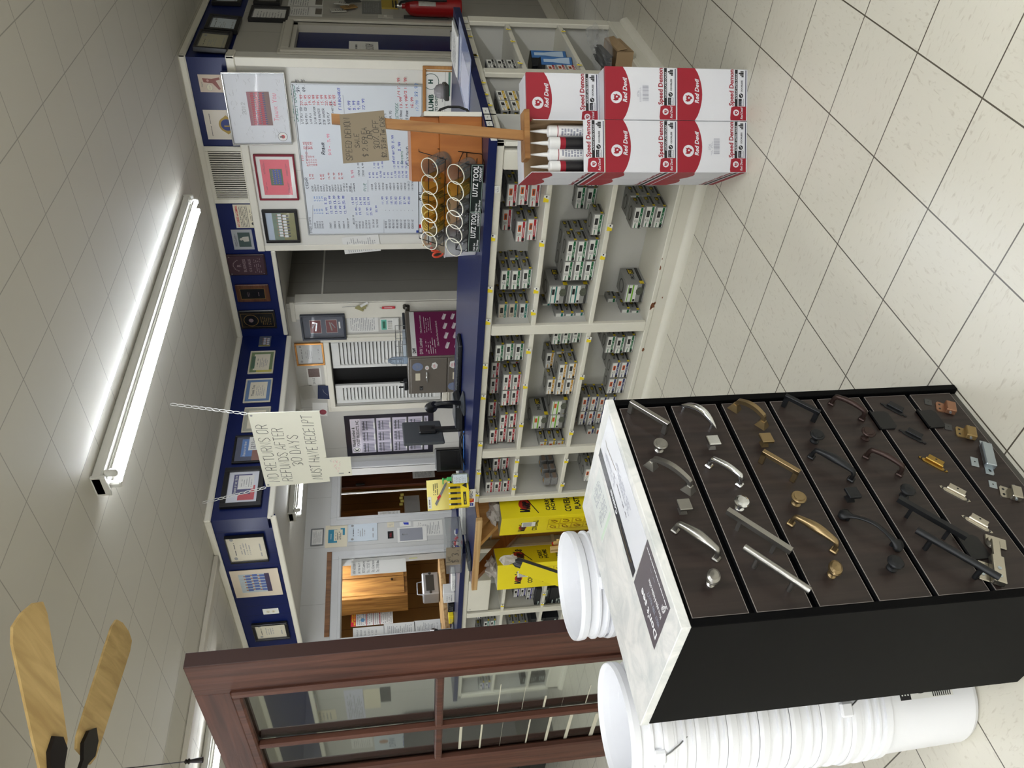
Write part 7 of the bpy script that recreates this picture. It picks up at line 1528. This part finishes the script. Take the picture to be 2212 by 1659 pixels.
for i in range(4): flat('sticky_note', 'yellow sticky note in a row on the brown cupboard', 'note', ZF(1075+10*(i % 2), 1072-30*i), ZF(1105+10*(i % 2), 1046-30*i), None, m=M('sticky_yellow', (206, 190, 96), .6, var=.03), X=-6.17, group='sticky notes on the brown cupboard')
# through window 2: cupboard, poster, lists, radio
XC = -5.9; T = thing('wall_cupboard', 'pine wall cupboard with two doors behind the left interior window', 'cupboard', loc(0, 0, 0)); c0, c1 = at(ZG(1210, 1010), X=XC), at(ZG(1690, 700), X=XC)
b = MB(); b.box(XC-.3, c0.y, c1.z, XC, c1.y+.35, c0.z+.3, pine, .004); b.build('case', T); ym = at(ZG(1450, 845), X=XC).y
for y0, y1 in ((c0.y+.03, ym-.005), (ym+.005, c1.y+.3)):
    b = MB(); b.box(XC+.0005, y0, c1.z+.03, XC+.018, y1, c0.z+.28, pine, .006); dd = b.build('door', T); b = MB(); yk = y1-.05 if y0 < ym-.1 else y0+.05; b.at(basis((XC+.018, yk, c1.z+.16), EY, EZ)); b.lathe([(.006, 0), (.006, .012), (.014, .016), (.012, .024), (0, .026)], M('knob_dark', (60, 44, 30), .4, .5, var=.1), 12); b.build('knob', dd)
def d_emg(b, W, H):
    r_ = hred; b.rect(-W/2, H*.38, W/2, H/2, 0, r_); b.text('EMERGENCY', 0, H*.445, .0003, H*.035, dyel, 'c', .03, wmax=W*.8); b.text('FIRST AID GUIDELINES', 0, H*.395, .0003, H*.035, dyel, 'c', .03, wmax=W*.9)
    for k in range(3): b.rect(-W/2, H*(.12-.16*k), W/2, H*(.135-.16*k), 0, r_)
    b.scrib(-W*.45, -H*.48, W*.45, H*.36, .0004, inkl, 18, fill=.8); b.disc(-W*.2, H*.22, W*.1, .0006, col('cpr_blue', (100, 150, 190)), 12); b.disc(W*.2, H*.22, W*.1, .0006, col('cpr_blue', None), 12)
flat('poster', 'red headed EMERGENCY FIRST AID poster on the pine wall', 'poster', ZG(1285, 1205), ZG(1590, 1040), d_emg, X=-6.4)
def d_list(b, W, H):
    for k in range(7): b.hand(('deliver daily', '2x4 order', 'call back', 'saw blades', 'rebar 20', 'paint mon', 'keys')[k], -W*.4, H*(.34-.12*k), 0, H*.06, ink, wmax=W*.75)
flat('paper_sheet', 'hand-written list taped in the left interior window', 'paper', ZG(1285, 830), ZG(1685, 650), lambda b, W, H: [b.hand(s_, -W*.42, H*(.42-.085*k), 0, H*.045, ink, wmax=W*.8) for k, s_ in enumerate(('NEW ACCOUNT 2017', 'do you want this?', '803 Carpenter Ln', 'Tel 2852 4556', 'Tel Cemetery 555', 'Tel 2786 Bradford'))], X=XW-.05)
flat('paper_sheet', 'hand-written order list beside the brown door top', 'paper', ZG(1300, 1330), ZG(1530, 1195), d_list, X=XW-.05)
flat('paper_sheet', 'typed sheet beside the hand-written order list', 'paper', ZG(1530, 1325), ZG(1755, 1165), d_note, X=XW-.05); flat('paper_sheet', 'printed table sheet low in the left interior window', 'paper', ZG(1757, 1300), ZG(1940, 1145), d_note, X=XW-.05)
flat('sticky_note', 'pale yellow sticky note on the left interior window edge', 'note', ZG(1712, 706), ZG(1770, 655), None, m=M('sticky_pale', (216, 214, 150), .6, var=.02), X=XW-.05)
q0, q1 = at(ZG(1815, 965), X=-5.35), at(ZG(1918, 795), X=-5.35)
b = MB(); b.box(-5.7, YL+.13, q1.z-.06, Xb-.02, 1.9, q1.z-.012, pinee, .003); solo(b, 'desk', 'wooden desk edge under the silver radio behind the left interior window', 'desk')
T = thing('radio', 'silver radio with dark window on the back room desk', 'radio', basis((-5.35, (q0.y+q1.y)/2, (q0.z+q1.z)/2), EY, EZ)); W, H = abs(q1.y-q0.y), abs(q0.z-q1.z); b = MB(); slv = M('radio_silver', (176, 178, 182), .35, .5, var=.05); b.box(-W/2, -H/2-.01, -.18, W/2, H/2, 0, slv, .012); b.build('case', T); b = MB(); b.box(-W*.36, -H*.25, 0, W*.36, H*.28, .003, gdk, .002); b.build('window', T); b = MB(); b.tube([(-W*.3, H/2, -.09), (-W*.26, H/2+.05, -.09), (W*.26, H/2+.05, -.09), (W*.3, H/2, -.09)], .006, slv, 8); b.build('handle', T)
for s_ in (-1, 1): b = MB(); b.lathe([(.014, 0), (.013, .01), (0, .011)], gdk, 12); b.build('knob', T, Matrix.Translation((s_*W*.43, 0, 0)))
# ---- things on the left-hand counter
L0 = ZTT
p = at((1001, 1215), Z=L0)
T = thing('clear_bin', 'clear plastic bin of small goods with a cardboard card reading TAPE $3.99', 'bin', loc(p.x-.03, p.y+.17, L0, .1)); b = MB(); b.box(-.17, -.11, 0, .17, .11, .004, clrp); b.frame(-.17, -.11, .17, .11, .004, .004, .11, clrp); b.build('tub', T); b = MB(); rr = random.Random(5)
for k in range(10): x, y = rr.uniform(-.13, .13), rr.uniform(-.07, .07); b.T = loc(x, y, .03, rr.uniform(0, 3), rr.uniform(0, 1)); b.box(-.02, -.014, -.008, .02, .014, .008, (hred, tagw, hblue, gdk)[k % 4], .003)
b.T = Matrix.Identity(4); b.build('contents', T)
b = MB(); b.T = Matrix.Translation((.02, -.1145, .0)) @ Matrix.Rotation(math.pi/2, 4, 'X'); b.box(-.09, .012, 0, .09, .115, .003, card_); b.hand('Tape', -.07, .085, .0035, .024, mk); b.hand('$ 3.99', -.07, .03, .0035, .045, mk, wd=.004); b.build('price_card', T)
p = at((1012, 1165), Z=ZT-.008)
b = MB(); b.box(-.05, -.10, 0, .05, .10, .022, bgrey, .006); b.box(-.04, -.02, .022, .04, .08, .026, M('screen_dark', None), .003)
for r in range(4):
    for c in range(3): b.box(-.035+c*.025, -.085+r*.016, .022, -.017+c*.025, -.074+r*.016, .026, gdk, .001)
solo(b, 'card_terminal', 'dark card payment terminal on the wooden shelf', 'terminal', loc(p.x-.02, .48, ZT-.0086, .2))
b = MB(); b.box(-.11, -.12, 0, .11, .12, .03, tagw, .004); b.scrib(-.09, -.1, .09, .1, .0305, inkl, 8); solo(b, 'paper_stack', 'stack of white forms on the shelf beside the card terminal', 'paper', loc(p.x-.06, .88, ZT-.0086, .4))
monitor('black monitor on the left counter just above the brown door edge', at((930, 1368), Y=YL2+.5).x-.12, YL2+.5, math.radians(15), .4, .25, 0, .07)
p = at((960, 1362), Y=YL2+.16); T = thing('barcode_scanner', 'black handheld scanner on a stand on the left counter', 'scanner', loc(p.x, YL2+.16, L0, -.5)); b = MB(); b.lathe([(0, 0), (.06, 0), (.06, .01), (.015, .02), (0, .02)], bgrey, 20); b.build('base', T); b = MB(); b.tube([(0, 0, .02), (.03, 0, .10), (0, 0, .15)], .012, bplas, 8); b.tube([(.03, 0, .15), (-.06, 0, .17)], [.02, .03], bplas, 10); b.build('scanner_head', T)
for i, (px, sz, m_, lb) in enumerate((((985, 1250), (.09, .05, .03), tagw, 'white box of cards on the left counter nearest the clear bin'), ((984, 1280), (.06, .05, .09), pap, 'white folded card standing on the left counter'), ((984, 1305), (.05, .04, .05), gbk, 'small black box on the left counter'), ((985, 1330), (.05, .04, .04), dyel, 'small yellow tape box on the left counter'))):
    p = at(px, Y=YL2+.25); b = MB(); b.box(-sz[0], -sz[1], 0, sz[0], sz[1], sz[2], m_, .003); b.T = Matrix(((1, 0, 0, 0), (0, 0, -1, -sz[1]-.0005), (0, 1, 0, 0), (0, 0, 0, 1))); b.scrib(-sz[0]*.7, sz[2]*.2, sz[0]*.7, sz[2]*.8, 0, inkl, 3); solo(b, 'box', lb, 'box', loc(p.x, YL2+.25, L0, .1))
# ---- yellow cartons of plastic sheeting in the niche, bag and bundle
wy = M('carton_yellow', (232, 214, 20), .4, var=.03); wred = M('carton_red', (168, 40, 30), .45, var=.03); wyd = M('carton_lid_olive', (196, 178, 20), .45, var=.03)
def d_warp(b, W, H, sticker=False):
    b.disc(W*.5, H*.80, W*.20, .0003, wred, 24); b.hand("Warp's", W*.20, H*.765, .0006, H*.075, inkb, wmax=W*.62, wd=.010); b.ribbon([(W*.16, H*.70, .0007), (W*.84, H*.80, .0007)], .006, inkb)
    for s_, y in (('CARRY', .60), ('HOME', .555)): b.text(s_, W*.22, H*y, .0003, H*.034, inkb, bold=.03, wmax=W*.5)
    b.text('COVERALL', W*.12, H*.43, .0003, H*.05, inkb, bold=.03, wmax=W*.72, sl=.1); b.text('PLASTIC', W*.2, H*.35, .0003, H*.045, inkb, bold=.03, wmax=W*.6); b.text('4 MIL 10 FT X 25 FT', W*.3, H*.1, .0003, H*.025, inkb, bold=.02, wmax=W*.5)
def warp_box(px_corner, px_right, px_left, zt, label, dx, dy, open_tilt=.0):
    """corner nearest the viewer; right face looks to +X, left face to -Y"""
    T = thing('sheeting_carton', label, 'carton', None, 'yellow plastic sheeting cartons'); c = px_corner; T.matrix_basis = loc(c[0], c[1], 0, c[2]); b = MB(); h = zt
    b.box(-dx, 0, .0005, 0, dy, h, wy, .002, ) ; b.T = Matrix(((1, 0, 0, -dx), (0, 0, -1, -.0005), (0, 1, 0, 0), (0, 0, 0, 1))); d_warp2(b, dx, h); b.T = Matrix(((0, 0, 1, .0005), (1, 0, 0, 0), (0, 1, 0, 0), (0, 0, 0, 1))); d_warp(b, dy, h); b.build('carton', T)
    b = MB(); b.box(-dx+.004, .004, h+.0002, -.004, dy-.004, h+.001, M('carton_lining', (150, 148, 130), .6, var=.05)); crumple(b, (-dx*.5, dy*.6, h+.02), dx*.35, dy*.36, .045, M('film_cloudy', (214, 208, 200), .18, var=.1, trans=.35, ior=1.1), 14, 8, .35, len(label)); b.build('plastic_film', T); return T
def d_warp2(b, W, H):
    b.disc(W*.42, H*.82, W*.13, .0003, wred, 20); b.hand("Warp's", W*.2, H*.80, .0006, H*.05, inkb, wmax=W*.5, wd=.007); b.text('COVERALL', W*.2, H*.70, .0003, H*.04, inkb, bold=.03, wmax=W*.6)
    for r in range(4):
        for c in range(2):
            x, y = W*(.2+.32*c), H*(.22+.1*r); b.frame(x, y, x+W*.3, y+H*.095, .0015, .0002, .0004, M('sketch_brown', (150, 90, 20), .5, var=0))
            for k in range(4): a = random.uniform(0, 6.28); b.ribbon([(x+W*.15+W*.09*math.cos(a+j*1.3), y+H*.048+H*.03*math.sin(a+j*1.7), .0004) for j in range(4)], .003, M('sketch_brown', None))
    b.rect(W*.46, H*.72, W*.72, H*.83, .0008, tagw)
    for k in range(8): b.rect(W*(.48+.028*k), H*.75, W*(.492+.028*k), H*.82, .001, ink)
z1 = .80
ca = at((1084, 1122), Z=z1); wa = warp_box((ca.x, ca.y, -.10), None, None, z1, 'yellow plastic sheeting carton nearer the main counter, its two printed faces showing', .20, .20)
cb = at((1075, 1222), Z=z1); wb_ = warp_box((cb.x, cb.y, .35), None, None, z1, 'yellow plastic sheeting carton farther left under the dark bracket', .20, .20)
p = at((1110, 1215), Y=.22); 
T = thing('poly_roll', 'rolled black plastic sheeting pack leaning between the yellow cartons', 'roll', None); a_, c_ = at((1110, 1212), Y=.10), at((1225, 1250), Y=.04); d = (c_-a_).normalized()
b = MB(); ext = c_+d*.45; b.tube([a_, a_+d*.02, ext], [.02, .032, .032], M('poly_black', (54, 54, 58), .2, var=.15, scale=30), 14); b.build('roll', T)
b = MB(); s1 = d.cross(EX).normalized(); n = Vector((.65, -.75, .1)).normalized(); u_ = d.cross(n).normalized(); q = a_+d*.05
for w0, m_ in ((.055, wy),): b.add([q+n*.034+u_*w0, q+n*.034-u_*.02, ext+n*.034-u_*.02, ext+n*.034+u_*w0], [(0, 1, 2, 3)], m_)
b.build('label', T); b = MB(); crumple(b, tuple(a_-d*.035), .03, .03, .05, M('film_cloudy', None), 10, 6, .4, 12); b.build('twisted_end', T)
p = at((1200, 1180), Y=.25); b = MB(); rr = random.Random(8)
for k in range(9):
    x = rr.uniform(-.06, .06); y = rr.uniform(-.03, .03); b.tube([(x, y, 0), (x*1.2+rr.uniform(-.02, .02), y, p.z-.05+rr.uniform(0, .08))], .012, (M('stake_pale', (206, 176, 120), .6, var=.08), wred)[k % 3 == 0], 4, smooth=False)
solo(b, 'stake_bundle', 'bundle of pale and red tipped wooden stakes behind the nearest pail', 'bundle', loc(p.x, .28, .0008))

# ---- seen through the glazed door: papers on the shop's north wall, display bins
N_ = dict(Y=YL+.089)
def d_fly(b, W, H): b.rect(-W*.42, -H*.45, W*.0, -H*.05, 0, hred); b.scrib(-W*.4, H*.05, W*.4, H*.4, 0, ink, 5); b.scrib(.05*W, -H*.4, W*.4, 0, 0, inkl, 4)
flat('flyer', 'white flyer with red block seen through the upper door pane', 'flyer', ZM(985, 850), ZM(1290, 655), d_fly, **N_)
flat('flyer', 'beige flyer beside the red and white one through the door glass', 'flyer', ZM(1130, 935), ZM(1480, 800), d_docs, m=cream, off=.004, **N_)
flat('paper_sheet', 'pale lilac sheet seen through the upper door pane', 'paper', ZM(1600, 920), ZM(1740, 605), d_docs, m=M('paper_lilac', (206, 206, 220), .6, var=.02), **N_)
flat('paper_sheet', 'cream sheet with torn edge seen through the upper door pane', 'paper', ZM(1760, 800), ZM(1900, 600), None, m=cream, **N_)
flat('photo_card', 'black and white deckle-edged photo seen through the upper door pane', 'photo', ZM(1915, 735), ZM(2005, 585), None, m=M('photo_dark_grey', (60, 60, 60), .4, var=.6, scale=60), **N_)
def d_dfw(b, W, H): b.text('DFW', 0, H*.05, 0, H*.14, dblue, 'c', .0); b.text('FIRST AID', 0, -H*.2, 0, H*.09, hblue, 'c', .03, wmax=W*.8); b.scrib(-W*.4, -H*.45, W*.4, -H*.28, 0, inkl, 3); b.disc(W*.1, H*.3, H*.1, 0, col('photo_skin', (170, 120, 90)), 10)
flat('poster', 'pale blue DFW FIRST AID poster seen through the left door pane', 'poster', ZM(1860, 1205), ZM(2300, 1010), d_dfw, m=pale, **N_)
flat('paper_sheet', 'green and white leaflet seen through the left door pane', 'paper', ZM(1640, 1180), ZM(1830, 1060), d_docs, **N_)
T = thing('bin_rack', 'dark rack of small black and blue bins beyond the door glass', 'rack', loc(-6.9, .55, .72)); b = MB(); b.box(-.5, 0, -.72, .5, .36, .75, bplas, .004); b.build('rack_body', T)
for r in range(7):
    for c in range(5): b = MB(); x = -.44+c*.18; z = -.55+r*.18; b.box(x, -.02, z, x+.15, .0, z+.13, gbk if (r+c) % 3 else M('bin_blue', (24, 40, 110), .35, var=.05), .004); b.rect(x, 0, x, 0, 0, tagw) if 0 else None; b.build('bin', T)

# goods in the left counter's far bays, seen through the glass
q = at(ZN(1630, 560), Y=YL2+.05)
for i in range(6):
    b = MB(); b.box(-.05, 0, 0, .05, .16, .075, bkc, .004); b.T = Matrix(((1, 0, 0, 0), (0, 0, -1, -.0006), (0, 1, 0, 0), (0, 0, 0, 1))); b.scrib(-.04, .012, .04, .06, 0, pal, 3, th=.4)
    solo(b, 'carton', 'small black printed pack in the dark stack seen through the lower door pane', 'carton', loc(q.x+.055+.105*(i % 2), YL2+.05, z2[0]+.0758*(i//2)), 'small black packs behind the door glass')
q = at(ZN(870, 640), Y=YL2+.05)
stack(0, None, [(0, 0, 2, 0), (1, 0, 3, 0)], 'violet', 'seen through the door glass', zs=z2[2], xy=(q.x+.2, YL2+.04))
